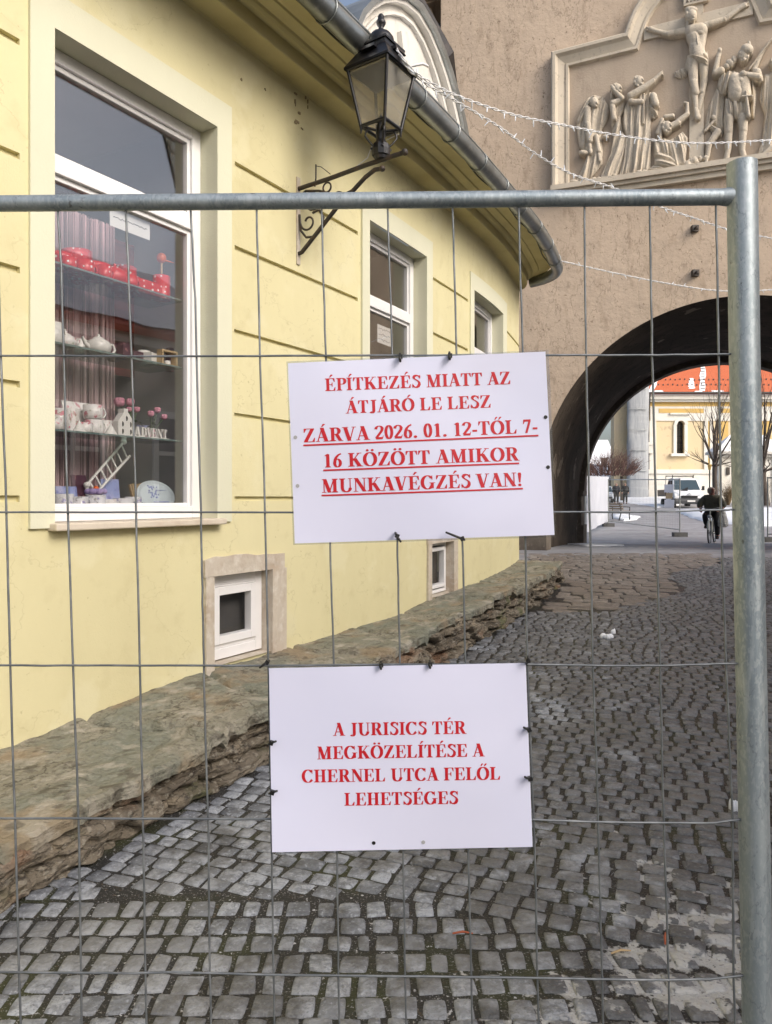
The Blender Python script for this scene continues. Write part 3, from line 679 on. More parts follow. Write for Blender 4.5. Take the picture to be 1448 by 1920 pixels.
M['rubble'] = mk('rubble_masonry', (0.20, 0.17, 0.13), 0.85, layers=[((1.5, 1.5, 5), 0.42, 0.62, (0.085, 0.068, 0.05), 0.85), ((3, 3, 9), 0.53, 0.62, (0.31, 0.26, 0.19), 0.8, 9.0), ('ridge', (5, 5, 14), 0.02, (0.025, 0.02, 0.016), 0.8, 8.0, 2.0), ((26, 26, 40), 0.56, 0.62, (0.36, 0.33, 0.27), 0.55, 6.0, 22.0), ((2, 2, 4), 0.58, 0.70, (0.24, 0.13, 0.075), 0.7), ((14, 14, 30), 0.6, 0.7, (0.04, 0.034, 0.03), 0.8), ((2.5, 2.5, 3), 0.60, 0.68, (0.09, 0.11, 0.04), 0.6, 5, 31.0)],
                 bump=[((12, 12, 45), 0.03, 8), (40, 0.012, 6)], spec=0.3)
sg = np.concatenate([np.arange(-4.0, 2.5, 0.025), np.arange(2.5, 8.26, 0.04)])
# joints between the slabs
rngL = random.Random(3); joints = [-3.3, -2.45, -1.62, -0.52, 0.62, 1.35, 2.35, 3.1, 3.8, 4.6, 5.3, 6.0, 6.7, 7.4]
tv = np.linspace(0, 1, 40)
def fr(s): return 0.022 * fbm(s * 2.2, 0.3, 5.0, 5) + 0.006 * math.sin(s * 5.1) + 0.014 * (math.floor(fbm(s * 7, 2.0, 1.0, 3) * 4) / 2)
V = []
for s in sg:
    wfront = ledge_w(s) + fr(s) + 0.02
    for t in tv:
        o_ = -0.03 + (wfront + 0.03) * t
        z = ledge_zw(s) + (ledge_zf(s) - ledge_zw(s)) * t
        j = min(abs(s - q - 0.10 * math.sin(t * 3 + q * 7) - 0.10 * (t - .5) * math.sin(q * 3)) for q in joints)
        z += 0.007 * fbm(s * 2.5, t * 2.0, 1.0, 5) + 0.005 * fbm(s * 11, t * 8.0, 4.0, 4) - 0.045 * math.exp(-(j / 0.022) ** 2)
        k_ = int(np.searchsorted(joints, s)); z += (0.02 * math.sin(k_ * 2.7) + 0.015 * math.sin(k_ * 5.1) * (t - .5)) * min(1, t * 1.6)
        terr = fbm(s * 1.3 + t * 2, t * 3, 9.0, 3); z += 0.012 * (math.floor(terr * 4) / 4) * min(1, t * 2); terr2 = fbm(s * 3.1 + t, t * 5, 4.0, 4); z += 0.011 * (math.floor(terr2 * 3) / 3)
        if t > 0.985: z -= 0.012
        V.append(Wp(s, o_, z))
nt_ = len(tv)
cap_rows = len(sg)
Vn = np.array([tuple(v) for v in V])
# rim: slab thickness and underside
rim = []
for i, s in enumerate(sg):
    p = V[i * nt_ + nt_ - 1]; th = 0.05 + 0.025 * abs(fbm(s * 3, 1.0, 2.0, 3)); nn_ = Wp(s, 1, 0) - Wp(s, 0, 0)
    rim.append((p + Vector((0, 0, -th)) + nn_ * (0.012 * fbm(s * 9, 3, 3)), p + Vector((0, 0, -th - 0.012)) - nn_ * 0.12))
R1 = np.array([tuple(a) for a, b in rim]); R2 = np.array([tuple(b) for a, b in rim])
allV = np.concatenate([Vn, R1, R2]); faces = [grid_faces(len(sg), nt_)]
e = np.arange(len(sg) - 1); b0 = len(Vn); b1 = b0 + len(sg)
faces.append(np.stack([e * nt_ + nt_ - 1, b0 + e, b0 + e + 1, (e + 1) * nt_ + nt_ - 1], 1))
faces.append(np.stack([b0 + e, b1 + e, b1 + e + 1, b0 + e + 1], 1))
npmesh('slab_cap', allV, np.concatenate(faces), M['slab'], ledge, smooth=False)
# coursed rubble face
hv = np.linspace(0, 1, 44); V = []
sgm = np.concatenate([np.arange(-4.0, 2.0, 0.02), np.arange(2.0, 8.24, 0.035)])
for s in sgm:
    p0 = Wp(s, ledge_w(s), 0); zb_ = gz(p0.y) - 0.08; zt_ = ledge_zf(s) - 0.03
    for h in hv:
        z = zb_ + (zt_ - zb_) * h
        # thin irregular courses with staggered ends
        q = z * 11.5 + 1.5 * fbm(s * 1.6, z * 2, 3.0, 4); c_ = math.floor(q); fr_ = q - c_
        bs = s * (2.6 + (c_ * 37 % 5) * 0.45) + c_ * 1.93 + 0.2 * fbm(s * 3, z * 9, 8.0, 2); bi_ = math.floor(bs); fb = bs - bi_
        hsh = math.sin(c_ * 12.9 + bi_ * 78.2) * 43758.5; hsh -= math.floor(hsh)
        o_ = -0.065 + 0.095 * hsh - 0.05 * math.exp(-(min(fr_, 1 - fr_) / 0.13) ** 2) - 0.035 * math.exp(-(min(fb, 1 - fb) / 0.06) ** 2) + 0.03 * fbm(s * 5, z * 14, 2.0, 6) + 0.04 * (1 - h) * 0.6
        V.append(tuple(Wp(s, ledge_w(s) + o_, z)))
npmesh('masonry', np.array(V), grid_faces(len(sgm), len(hv)), M['rubble'], ledge, smooth=False)
m = MB()          # end face of the ledge
e0 = [Wp(8.24, -0.02, 0.2), Wp(8.24, ledge_w(8.2) - 0.02, 0.2), Wp(8.24, ledge_w(8.2) - 0.02, ledge_zf(8.2) - 0.02), Wp(8.24, -0.02, ledge_zw(8.2) - 0.02)]
m.prism(e0, Wp(8.2, 0, 0) - Wp(8.24, 0, 0)); m.build('end_stones', M['rubble'], ledge)
# ------------------------------------------------------------------ the gate tower
TO = Vector((6.56, 14.0, 0)); TA = math.radians(21.5)
tu = Vector((math.cos(TA), -math.sin(TA), 0)); tn = Vector((-math.sin(TA), -math.cos(TA), 0))   # along the face, and out of it
TR, TZC, TT = 3.63, 1.70, 7.0            # arch radius, springing height, thickness
def TP(u, z, d=0.0): return TO + tu * u + tn * d + Vector((0, 0, z))
def t_px(x, y, d=0.0):
    """(u, z) on the tower face pushed out by d, under pixel (x, y)"""
    r = Vector(((x - CX) / F, 1, (HY - y) / F)); o = TO + tn * d - Vector((0, 0, CZ))
    k = o.dot(tn) / r.dot(tn); p = r * k - o
    return p.dot(tu), p.z
tower = thing('gate_tower', 'tall tan stucco gate tower with round archway and carved relief above it', 'tower', TP(0, 0.44))
U0, U1, TH = t_px(827, 40)[0], 6.0, 22.0
m = MB()
us = sorted(set(np.round(np.concatenate([np.linspace(U0, -TR, 14), TR * np.cos(np.linspace(PI, 0, 49)), np.linspace(TR, U1, 10)]), 4).tolist()))
def archz(u): return TZC + math.sqrt(max(0, TR * TR - u * u)) if abs(u) < TR - 1e-4 else (TZC if abs(abs(u) - TR) < 1e-3 else -0.2)
zt = [0, .06, .15, .3, .5, .75, 1]
for side in (0, -TT):
    for a, b in zip(us[:-1], us[1:]):
        mid = (a + b) / 2
        if abs(mid) < TR: za, zb_ = archz(a), archz(b)
        else: za = zb_ = -0.2
        for t0, t1 in zip(zt[:-1], zt[1:]):
            w4 = []
            for (u, z0, t) in ((a, za, t0), (b, zb_, t0), (b, zb_, t1), (a, za, t1)):
                z = z0 + (TH - z0) * t; w4.append(TP(u, z, side))
            m.add(w4, [(0, 1, 2, 3)])
m.add([TP(U0, -0.2), TP(U0, -0.2, -TT), TP(U0, TH, -TT), TP(U0, TH)], [(0, 1, 2, 3)])
m.add([TP(U1, -0.2), TP(U1, -0.2, -TT), TP(U1, TH, -TT), TP(U1, TH)], [(0, 1, 2, 3)])
m.add([TP(U0, TH), TP(U1, TH), TP(U1, TH, -TT), TP(U0, TH, -TT)], [(0, 1, 2, 3)])
m.build('wall', M['tower'], tower, fixn=False)
# vault with a shallow rib at each mouth
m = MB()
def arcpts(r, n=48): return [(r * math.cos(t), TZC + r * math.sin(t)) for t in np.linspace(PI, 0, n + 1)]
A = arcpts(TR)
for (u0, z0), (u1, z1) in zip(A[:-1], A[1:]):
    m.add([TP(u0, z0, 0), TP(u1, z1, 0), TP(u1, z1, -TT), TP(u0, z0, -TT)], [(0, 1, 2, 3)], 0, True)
m.build('vault', M['vaultshade'], tower, fixn=False)
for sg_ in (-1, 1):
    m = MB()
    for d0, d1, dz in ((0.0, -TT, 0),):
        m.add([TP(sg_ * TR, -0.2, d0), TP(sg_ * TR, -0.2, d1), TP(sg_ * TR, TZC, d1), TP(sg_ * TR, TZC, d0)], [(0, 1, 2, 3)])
    m.build('passage_wall', M['vaultshade'], tower, fixn=False)
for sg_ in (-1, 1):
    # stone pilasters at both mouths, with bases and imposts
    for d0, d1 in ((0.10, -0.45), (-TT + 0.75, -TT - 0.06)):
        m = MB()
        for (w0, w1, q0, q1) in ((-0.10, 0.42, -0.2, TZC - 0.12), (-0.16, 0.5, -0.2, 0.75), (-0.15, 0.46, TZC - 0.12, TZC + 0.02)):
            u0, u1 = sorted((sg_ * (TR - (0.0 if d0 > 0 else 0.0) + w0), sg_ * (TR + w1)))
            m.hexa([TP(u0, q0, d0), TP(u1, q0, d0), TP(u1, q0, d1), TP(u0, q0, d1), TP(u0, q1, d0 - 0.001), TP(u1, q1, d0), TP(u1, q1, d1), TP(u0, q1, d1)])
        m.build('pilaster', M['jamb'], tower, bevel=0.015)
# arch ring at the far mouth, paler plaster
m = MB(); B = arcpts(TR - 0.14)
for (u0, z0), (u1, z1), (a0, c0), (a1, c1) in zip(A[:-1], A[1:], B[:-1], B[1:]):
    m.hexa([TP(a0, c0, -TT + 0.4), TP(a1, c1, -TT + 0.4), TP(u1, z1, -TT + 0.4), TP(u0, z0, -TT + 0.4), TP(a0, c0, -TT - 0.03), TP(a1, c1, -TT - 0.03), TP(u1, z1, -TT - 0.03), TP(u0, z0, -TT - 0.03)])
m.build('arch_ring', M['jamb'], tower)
# iron anchors on the face
for (x, y) in ((1304, 513), (1303, 430)):
    m = MB(); u, z = t_px(x, y); m.box(TP(u, z, 0.03), (0.12, 0.10, 0.12)); m.tube([TP(u, z, 0), TP(u + 0.03, z, 0.12), TP(u + 0.04, z - 0.05, 0.14)], 0.025, 6)
    m.build('wall_anchor', M['oldiron'], tower)

# relief: frame, ground, figures
fr_px = [(1036, 362), (1036, 105), (1172, 70), (1180, 46), (1188, 28), (1200, 8), (1218, -14), (1245, -34), (1280, -48), (1318, -56)]
half = [t_px(x, y) for x, y in fr_px]
axis = t_px(1307, 100)[0]
left = half[:-1]
zs_top = half[-1][1]
path = left + [(axis, zs_top)] + [(2 * axis - u, z) for u, z in reversed(left)]
z_sill = t_px(1074, 350)[1]
path[0] = (path[0][0], z_sill); path[-1] = (path[-1][0], z_sill)
def offset_path(p, w_):
    out = []
    for i in range(len(p)):
        a = Vector(p[max(i - 1, 0)]); b = Vector(p[i]); c_ = Vector(p[min(i + 1, len(p) - 1)])
        d0 = (b - a) if i > 0 else (c_ - b); d1 = (c_ - b) if i < len(p) - 1 else d0
        d0 = d0.normalized(); d1 = d1.normalized(); n0 = Vector((d0.y, -d0.x)); n1 = Vector((d1.y, -d1.x))
        nn = (n0 + n1).normalized(); k = w_ / max(0.35, nn.dot(n0))
        q = b + nn * k; out.append((q.x, q.y))
    return out
prof_f = [(0.0, -0.01), (0.0, 0.16), (0.03, 0.19), (0.085, 0.19), (0.11, 0.16), (0.135, 0.13), (0.27, 0.075), (0.285, 0.10), (0.33, 0.10), (0.35, 0.03), (0.36, -0.01)]
rows_ = [[TP(u, z, d) for (u, z) in offset_path(path, w_)] for (w_, d) in prof_f]
m = MB(); n = len(path)
m.add([p for r in rows_ for p in r], [(i * n + j, i * n + j + 1, (i + 1) * n + j + 1, (i + 1) * n + j) for i in range(len(rows_) - 1) for j in range(n - 1)])
ua, ub = path[0][0], path[-1][0]
for (e0, e1, q0, q1, d) in ((ua - 0.0, ub + 0.0, z_sill - 0.10, z_sill, 0.24), (ua + 0.03, ub - 0.03, z_sill - 0.17, z_sill - 0.10, 0.18), (ua + 0.05, ub - 0.05, z_sill - 0.27, z_sill - 0.17, 0.12)):
    m.hexa([TP(e0, q0, d), TP(e1, q0, d), TP(e1, q0, -0.02), TP(e0, q0, -0.02), TP(e0, q1, d), TP(e1, q1, d), TP(e1, q1, -0.02), TP(e0, q1, -0.02)])
frame_o = m.build('relief_frame', M['reliefframe'], tower)
inner = offset_path(path, 0.30)
m = MB(); m.prism([TP(u, z, 0.012) for u, z in inner], tn * 0.012); relief = m.build('relief_panel', M['reliefbg'], tower)

S = 1 / F * 14.0                         # metres per photograph pixel on the face
def T2(pts): return np.array([t_px(*p) for p in pts])
def inpoly(X, Y, poly):
    ins = np.zeros(X.shape, bool); D = np.full(X.shape, 1e9); n = len(poly)
    for i in range(n):
        x0, y0 = poly[i]; x1, y1 = poly[(i + 1) % n]
        c = ((y0 > Y) != (y1 > Y)) & (X < (x1 - x0) * (Y - y0) / ((y1 - y0) or 1e-9) + x0)
        ins ^= c
        dx, dy = x1 - x0, y1 - y0; t = np.clip(((X - x0) * dx + (Y - y0) * dy) / (dx * dx + dy * dy + 1e-9), 0, 1)
        D = np.minimum(D, np.hypot(X - x0 - t * dx, Y - y0 - t * dy))
    return ins, D
RES = 0.0075
def relief_fig(name, shapes, label=None, mat='relief'):
    """shapes, in photograph pixels, raised from the panel as one sculpted surface:
       ('cap', x0,y0,r0, x1,y1,r1, height) limb;  ('cloth', polygon, height, fold direction (dx,dy), fold pitch px, seed) drapery; ('ell', x,y,rx,ry,height) """
    xs_, ys_ = [], []
    for s in shapes:
        if s[0] == 'cap': xs_ += [s[1] - s[3], s[1] + s[3], s[4] - s[6], s[4] + s[6]]; ys_ += [s[2] - s[3], s[2] + s[3], s[5] - s[6], s[5] + s[6]]
        elif s[0] == 'cloth': xs_ += [p[0] for p in s[1]]; ys_ += [p[1] for p in s[1]]
        else: xs_ += [s[1] - s[3], s[1] + s[3]]; ys_ += [s[2] - s[4], s[2] + s[4]]
    st = 0.55
    px = np.arange(min(xs_) - 2, max(xs_) + 2, st); py = np.arange(min(ys_) - 2, max(ys_) + 2, st)
    X, Y = np.meshgrid(px, py); H = np.full(X.shape, -1.0)
    for s in shapes:
        if s[0] == 'cap':
            _, x0, y0, r0, x1, y1, r1, h = s
            dx, dy = x1 - x0, y1 - y0; t = np.clip(((X - x0) * dx + (Y - y0) * dy) / (dx * dx + dy * dy + 1e-9), 0, 1)
            d = np.hypot(X - x0 - t * dx, Y - y0 - t * dy); r = r0 + (r1 - r0) * t
            q = 1 - (d / r) ** 2; hh = np.where(q > 0, h + r * S * 0.9 * np.sqrt(np.maximum(q, 0)), -1)
        elif s[0] == 'ell':
            _, x0, y0, rx, ry, h = s
            q = 1 - ((X - x0) / rx) ** 2 - ((Y - y0) / ry) ** 2
            hh = np.where(q > 0, h + min(rx, ry) * S * 0.95 * np.sqrt(np.maximum(q, 0)), -1)
        else:
            _, poly, h, (fx, fy), pitch, seed = s
            ins, D = inpoly(X, Y, poly); L = math.hypot(fx, fy); nx, ny = -fy / L, fx / L
            xc = sum(p[0] for p in poly) / len(poly); yc = sum(p[1] for p in poly) / len(poly); al = ((X - xc) * fx + (Y - yc) * fy) / L; ac = (X - xc) * nx + (Y - yc) * ny
            warp = 1.6 * np.sin(al * 0.035 + seed) + 0.5 * np.sin(al * 0.11 + seed * 2.3) + ac * 0.12 * np.sin(al * 0.02 + seed)
            a1 = np.sin(2 * PI * (ac + warp) / (pitch * 1.7) + seed); a2 = np.sin(2 * PI * (ac + warp * 0.6) / (pitch * 0.72) + seed * 2.1); a3 = np.sin(2 * PI * (ac + warp * 1.3) / (pitch * 2.9) + 0.7)
            fold = 0.5 + 0.30 * a1 + 0.20 * a2 * (0.5 + 0.5 * np.sin(al * 0.05 + ac * 0.2)) + 0.22 * a3
            dome = 1 - np.exp(-D / 7.0)
            hh = np.where(ins, h * (0.45 + 0.55 * dome) + 0.075 * (fold - 0.5) * np.clip(D / 2.5, 0, 1), -1)
        H = np.maximum(H, hh)
    keep = H > 0
    V = []; idx = -np.ones(X.shape, int)
    # grow by one cell so that the sides drop to the panel
    g = keep.copy(); g[1:] |= keep[:-1]; g[:-1] |= keep[1:]; g[:, 1:] |= keep[:, :-1]; g[:, :-1] |= keep[:, 1:]
    ii = np.argwhere(g)
    for k, (i, j) in enumerate(ii):
        u, z = t_px(X[i, j], Y[i, j]); idx[i, j] = k
        V.append(TP(u, z, 0.014 + (H[i, j] if keep[i, j] else 0.0)))
    Fq = []
    for i, j in ii:
        if i + 1 < g.shape[0] and j + 1 < g.shape[1] and g[i+1, j] and g[i, j+1] and g[i+1, j+1]:
            Fq.append((idx[i, j], idx[i+1, j], idx[i+1, j+1], idx[i, j+1]))
    # sub-parts stay one level below the panel
    return npmesh(name, np.array([tuple(v) for v in V]), np.array(Fq), M[mat], relief, smooth=True, label=label)
def head(x, y, r, face, h=0.16, hair=True):
    fx, fy = face
    o = [('ell', x, y, r * .92, r * 1.12, h), ('ell', x + fx * r * .38, y + fy * r * .3 + 1, r * .62, r * .8, h + 0.02), ('cap', x + fx * r * .75, y + fy * r * .7 - 1, r * .10, x + fx * r * 1.02, y + fy * r * .7 + r * .22, r * .16, h + 0.075),
         ('ell', x + fx * r * .55, y + fy * r * .4 + r * .72, r * .3, r * .22, h + 0.06)]
    if hair:
        for k in range(7):
            a = math.atan2(-fy, -fx) + (k - 3) * 0.42
            o.append(('ell', x + math.cos(a) * r * .82, y + math.sin(a) * r * .95, r * .30, r * .34, h + 0.03 + 0.015 * (k % 2)))
    return o
# cross and board
m = MB()
def slabpx(pts, d0, d1): m.prism([TP(*t_px(x, y), d0) for x, y in pts], tn * (d1 - d0))
slabpx([(1294, 8), (1319, 1), (1320, 316), (1292, 322)], 0.02, 0.07); slabpx([(1207, 56), (1411, 5), (1412, 31), (1208, 79)], 0.02, 0.075)
m.build('cross', M['reliefframe'], relief, bevel=0.008)
m = MB(); slabpx([(1282, -24), (1329, -36), (1329, 7), (1282, 18)], 0.03, 0.12); board = m.build('title_board', M['reliefframe'], relief, bevel=0.006)
relief_fig('crucified_figure', head(1297, 43, 11, (0.35, 0.5), 0.22) + [
    ('ell', 1296, 33, 12, 6, 0.24), ('cap', 1291, 46, 4, 1289, 60, 3, 0.18),
    ('cap', 1286, 66, 7, 1254, 71, 5.2, 0.12), ('cap', 1254, 71, 5.4, 1229, 64, 4.2, 0.10), ('cap', 1229, 64, 4.5, 1221, 61, 5, 0.10), ('cap', 1221, 60, 2, 1213, 57, 1.6, 0.10), ('cap', 1221, 63, 2, 1214, 62, 1.6, 0.1),
    ('cap', 1324, 56, 7, 1357, 45, 5.2, 0.12), ('cap', 1357, 45, 5.4, 1386, 23, 4.2, 0.10), ('cap', 1386, 23, 4.4, 1396, 17, 5, 0.10), ('cap', 1396, 16, 2, 1402, 11, 1.6, 0.1), ('cap', 1397, 19, 2, 1403, 17, 1.6, 0.1),
    ('cap', 1297, 68, 13, 1314, 65, 13, 0.13), ('cap', 1301, 78, 14, 1307, 94, 12, 0.12), ('cap', 1315, 74, 10, 1311, 98, 10, 0.12), ('cap', 1306, 96, 14, 1309, 112, 15, 0.11),
    ('ell', 1299, 75, 9, 6, 0.182), ('ell', 1312, 72, 9, 6, 0.182), ('cap', 1306, 80, 1.5, 1308, 96, 1.5, 0.235),
    ('cap', 1299, 122, 11, 1301, 162, 8, 0.11), ('cap', 1301, 162, 8, 1304, 180, 7.4, 0.13), ('cap', 1302, 172, 7.5, 1305, 212, 4, 0.11), ('cap', 1305, 212, 4.5, 1308, 226, 6.5, 0.12),
    ('cap', 1319, 124, 10, 1320, 156, 7.2, 0.09), ('cap', 1320, 156, 7.2, 1316, 178, 6, 0.09), ('cap', 1317, 176, 6, 1310, 214, 3.6, 0.08),
    ('cloth', [(1289, 111), (1300, 108), (1327, 104), (1329, 120), (1328, 140), (1318, 133), (1306, 128), (1296, 126), (1290, 120)], 0.26, (1, 0.35), 7, 1.0),
    ('cloth', [(1288, 112), (1284, 130), (1276, 132), (1264, 138), (1265, 146), (1275, 150), (1287, 147), (1292, 125)], 0.10, (0.4, 1), 7, 2.0)], 'crucified figure with loincloth and outstretched arms')
relief_fig('veiled_woman', head(1116, 200, 9, (0.7, 0.4), 0.15, False) + [
    ('cloth', [(1104, 188), (1116, 182), (1132, 185), (1141, 200), (1143, 214), (1138, 232), (1130, 246), (1128, 262), (1131, 285), (1130, 310), (1122, 322), (1112, 334), (1102, 348), (1077, 350), (1092, 320), (1102, 294), (1088, 280), (1084, 260), (1082, 238), (1088, 214), (1096, 204)], 0.13, (-0.18, 1), 9, 0.6),
    ('cloth', [(1102, 190), (1112, 184), (1128, 186), (1126, 192), (1114, 192), (1106, 206), (1100, 222), (1086, 240), (1082, 232), (1090, 214)], 0.21, (-0.5, 1), 7, 2.2),
    ('cap', 1104, 212, 7, 1103, 240, 6, 0.14), ('cap', 1104, 240, 6, 1108, 270, 6, 0.15), ('cap', 1107, 276, 4, 1109, 288, 3, 0.14), ('ell', 1109, 290, 4, 6, 0.14), ('cap', 1120, 262, 5, 1124, 288, 4.5, 0.13), ('cap', 1124, 290, 3, 1126, 306, 3, 0.12), ('ell', 1096, 292, 9, 5, 0.13)], 'bowed veiled woman')
relief_fig('weeping_woman', head(1160, 175, 9, (0.8, -0.1), 0.15) + [
    ('cloth', [(1145, 178), (1149, 170), (1156, 168), (1154, 190), (1164, 194), (1174, 190), (1172, 206), (1165, 224), (1168, 250), (1176, 262), (1172, 285), (1167, 312), (1160, 330), (1150, 342), (1131, 345), (1124, 342), (1134, 318), (1146, 290), (1150, 262), (1146, 232), (1144, 204)], 0.14, (-0.34, 1), 8.5, 1.7),
    ('cap', 1151, 202, 6, 1164, 196, 4.5, 0.17), ('cap', 1168, 193, 5, 1153, 178, 3.6, 0.19), ('cap', 1152, 176, 4.5, 1149, 171, 3, 0.19), ('cap', 1150, 208, 5.5, 1153, 230, 5, 0.17), ('ell', 1137, 262, 6, 4, 0.12)], 'weeping woman with a hand to her head')
relief_fig('pointing_man', head(1200, 162, 10, (0.75, -0.25), 0.16) + [
    ('cloth', [(1180, 188), (1188, 182), (1204, 178), (1220, 176), (1230, 188), (1235, 200), (1232, 224), (1222, 226), (1220, 240), (1222, 275), (1221, 305), (1220, 328), (1196, 334), (1178, 336), (1160, 336), (1170, 300), (1174, 258), (1168, 240), (1170, 210)], 0.15, (-0.12, 1), 8, 0.2),
    ('cap', 1184, 190, 7, 1210, 174, 6, 0.20), ('cap', 1210, 174, 6, 1226, 162, 4.4, 0.20), ('cap', 1226, 162, 4.2, 1236, 152, 3.4, 0.19), ('cap', 1236, 152, 3.6, 1241, 147, 3, 0.19), ('cap', 1241, 148, 1.5, 1243, 144, 1.2, 0.2), ('cap', 1240, 150, 1.5, 1244, 150, 1.2, 0.2),
    ('cap', 1226, 190, 7, 1230, 204, 7, 0.19), ('cap', 1204, 200, 5, 1186, 200, 4.6, 0.19), ('ell', 1185, 199, 6, 4.5, 0.2),
    ('cloth', [(1202, 182), (1212, 180), (1214, 210), (1210, 240), (1204, 243), (1200, 214)], 0.22, (0, 1), 5, 2.2),
    ('cloth', [(1214, 196), (1233, 202), (1234, 222), (1226, 228), (1218, 218)], 0.20, (1, 1), 6, 0.7)], 'curly-haired man in long robe pointing upward')
relief_fig('kneeling_woman', head(1252, 246, 10, (0.7, -0.3), 0.16) + [
    ('cap', 1272, 236, 5.5, 1289, 222, 4.2, 0.16), ('cap', 1256, 246, 6, 1272, 238, 5.5, 0.17), ('cap', 1289, 222, 4.2, 1289, 202, 3.2, 0.15), ('cap', 1289, 202, 3.2, 1284, 200, 2.4, 0.15),
    ('cap', 1242, 232, 4, 1234, 256, 4, 0.15), ('cap', 1248, 226, 4, 1262, 224, 4, 0.14), ('cap', 1240, 240, 4, 1238, 266, 3.5, 0.15),
    ('cloth', [(1232, 258), (1244, 262), (1256, 266), (1268, 260), (1280, 250), (1290, 262), (1286, 300), (1288, 318), (1262, 322), (1258, 300), (1240, 300), (1226, 296), (1226, 274)], 0.15, (0.25, 1), 9, 3.3),
    ('cloth', [(1228, 284), (1242, 290), (1258, 296), (1272, 310), (1284, 320), (1262, 328), (1236, 332), (1213, 336), (1216, 322), (1228, 312)], 0.20, (1, 0.28), 8, 1.1)], 'kneeling woman reaching up to the cross')
relief_fig('soldier', head(1392, 114, 11, (-0.6, -0.35), 0.18) + [
    ('ell', 1399, 106, 12, 10, 0.22), ('cap', 1404, 104, 5, 1403, 92, 3, 0.2), ('ell', 1368, 128, 9, 8, 0.15), ('ell', 1362, 134, 6, 6, 0.16), ('ell', 1375, 122, 6, 7, 0.17),
    ('cap', 1352, 142, 7, 1341, 146, 6, 0.17), ('cap', 1341, 144, 6, 1346, 118, 4.6, 0.16), ('cap', 1346, 118, 4.6, 1348, 108, 4.6, 0.16), ('ell', 1349, 105, 4.5, 5, 0.18),
    ('cap', 1418, 146, 9, 1424, 158, 6, 0.16), ('cap', 1420, 156, 6, 1396, 152, 5.5, 0.22), ('ell', 1392, 152, 7, 6, 0.24),
    ('cloth', [(1350, 142), (1376, 138), (1384, 146), (1374, 166), (1362, 182), (1350, 182), (1345, 166)], 0.22, (-0.25, 1), 6.5, 0.9),
    ('cloth', [(1344, 168), (1358, 182), (1356, 225), (1358, 246), (1336, 236), (1322, 244), (1322, 236), (1330, 200)], 0.10, (-0.1, 1), 9, 2.0),
    ('cap', 1378, 160, 15, 1380, 186, 15, 0.14), ('cap', 1392, 160, 14, 1394, 186, 14, 0.14), ('ell', 1376, 164, 9, 8, 0.2), ('ell', 1388, 163, 9, 8, 0.2), ('ell', 1382, 182, 10, 10, 0.19),
    ('cloth', [(1360, 190), (1404, 196), (1406, 224), (1382, 230), (1357, 226)], 0.22, (0, 1), 6, 0.0),
    ('cap', 1366, 228, 9.5, 1366, 252, 8, 0.11), ('cap', 1366, 252, 8, 1365, 284, 6, 0.10), ('cap', 1365, 286, 5.5, 1362, 302, 5.5, 0.10), ('cap', 1392, 228, 10, 1393, 250, 8, 0.13), ('cap', 1393, 250, 8, 1391, 284, 6, 0.12), ('cap', 1391, 286, 5.5, 1394, 300, 6, 0.12),
    ('cap', 1397, 186, 2.2, 1402, 230, 3.4, 0.27), ('cap', 1390, 195, 1.8, 1408, 194, 1.8, 0.28),
    ('cloth', [(1404, 150), (1416, 152), (1418, 190), (1414, 226), (1406, 224), (1408, 190)], 0.15, (0, 1), 6, 1.0)], 'helmeted soldier in skirted armour with raised fist')
relief_fig('spear_bearer', head(1449, 126, 9, (-0.6, -0.3), 0.14) + [
    ('cap', 1404, 138, 1.6, 1450, 76, 1.4, 0.16), ('cap', 1413, 138, 5, 1424, 112, 4, 0.12), ('cap', 1424, 112, 4, 1430, 101, 3.4, 0.12),
    ('cloth', [(1430, 146), (1448, 138), (1474, 146), (1480, 220), (1482, 290), (1446, 298), (1420, 294), (1430, 262), (1434, 220), (1424, 190)], 0.15, (-0.08, 1), 9, 1.2),
    ('cap', 1446, 284, 5, 1432, 294, 4, 0.14)], 'robed man with a spear')
relief_fig('digging_man', [('cap', 1346, 252, 7, 1330, 274, 5.5, 0.09), ('cap', 1330, 274, 5.5, 1327, 296, 4.5, 0.09), ('cap', 1322, 250, 2.5, 1342, 228, 2.5, 0.1), ('cloth', [(1320, 240), (1342, 226), (1358, 248), (1352, 262), (1336, 252)], 0.09, (1, 1), 7, 0.4), ('ell', 1338, 226, 5, 5, 0.1)], 'half-hidden man bending beside the cross')
rk = []
rr = random.Random(12)
for k in range(16): rk.append(('ell', 1288 + rr.uniform(0, 40), 300 + rr.uniform(0, 20), rr.uniform(3, 7), rr.uniform(5, 9), rr.uniform(0.05, 0.12)))
for k in range(40):
    x = 1078 + k * 9.4; rk.append(('ell', x, 350 - (x - 1074) * 0.128 - rr.uniform(2, 7), rr.uniform(4, 8), rr.uniform(2, 5), rr.uniform(0.05, 0.13)))
relief_fig('rocky_ground', rk)
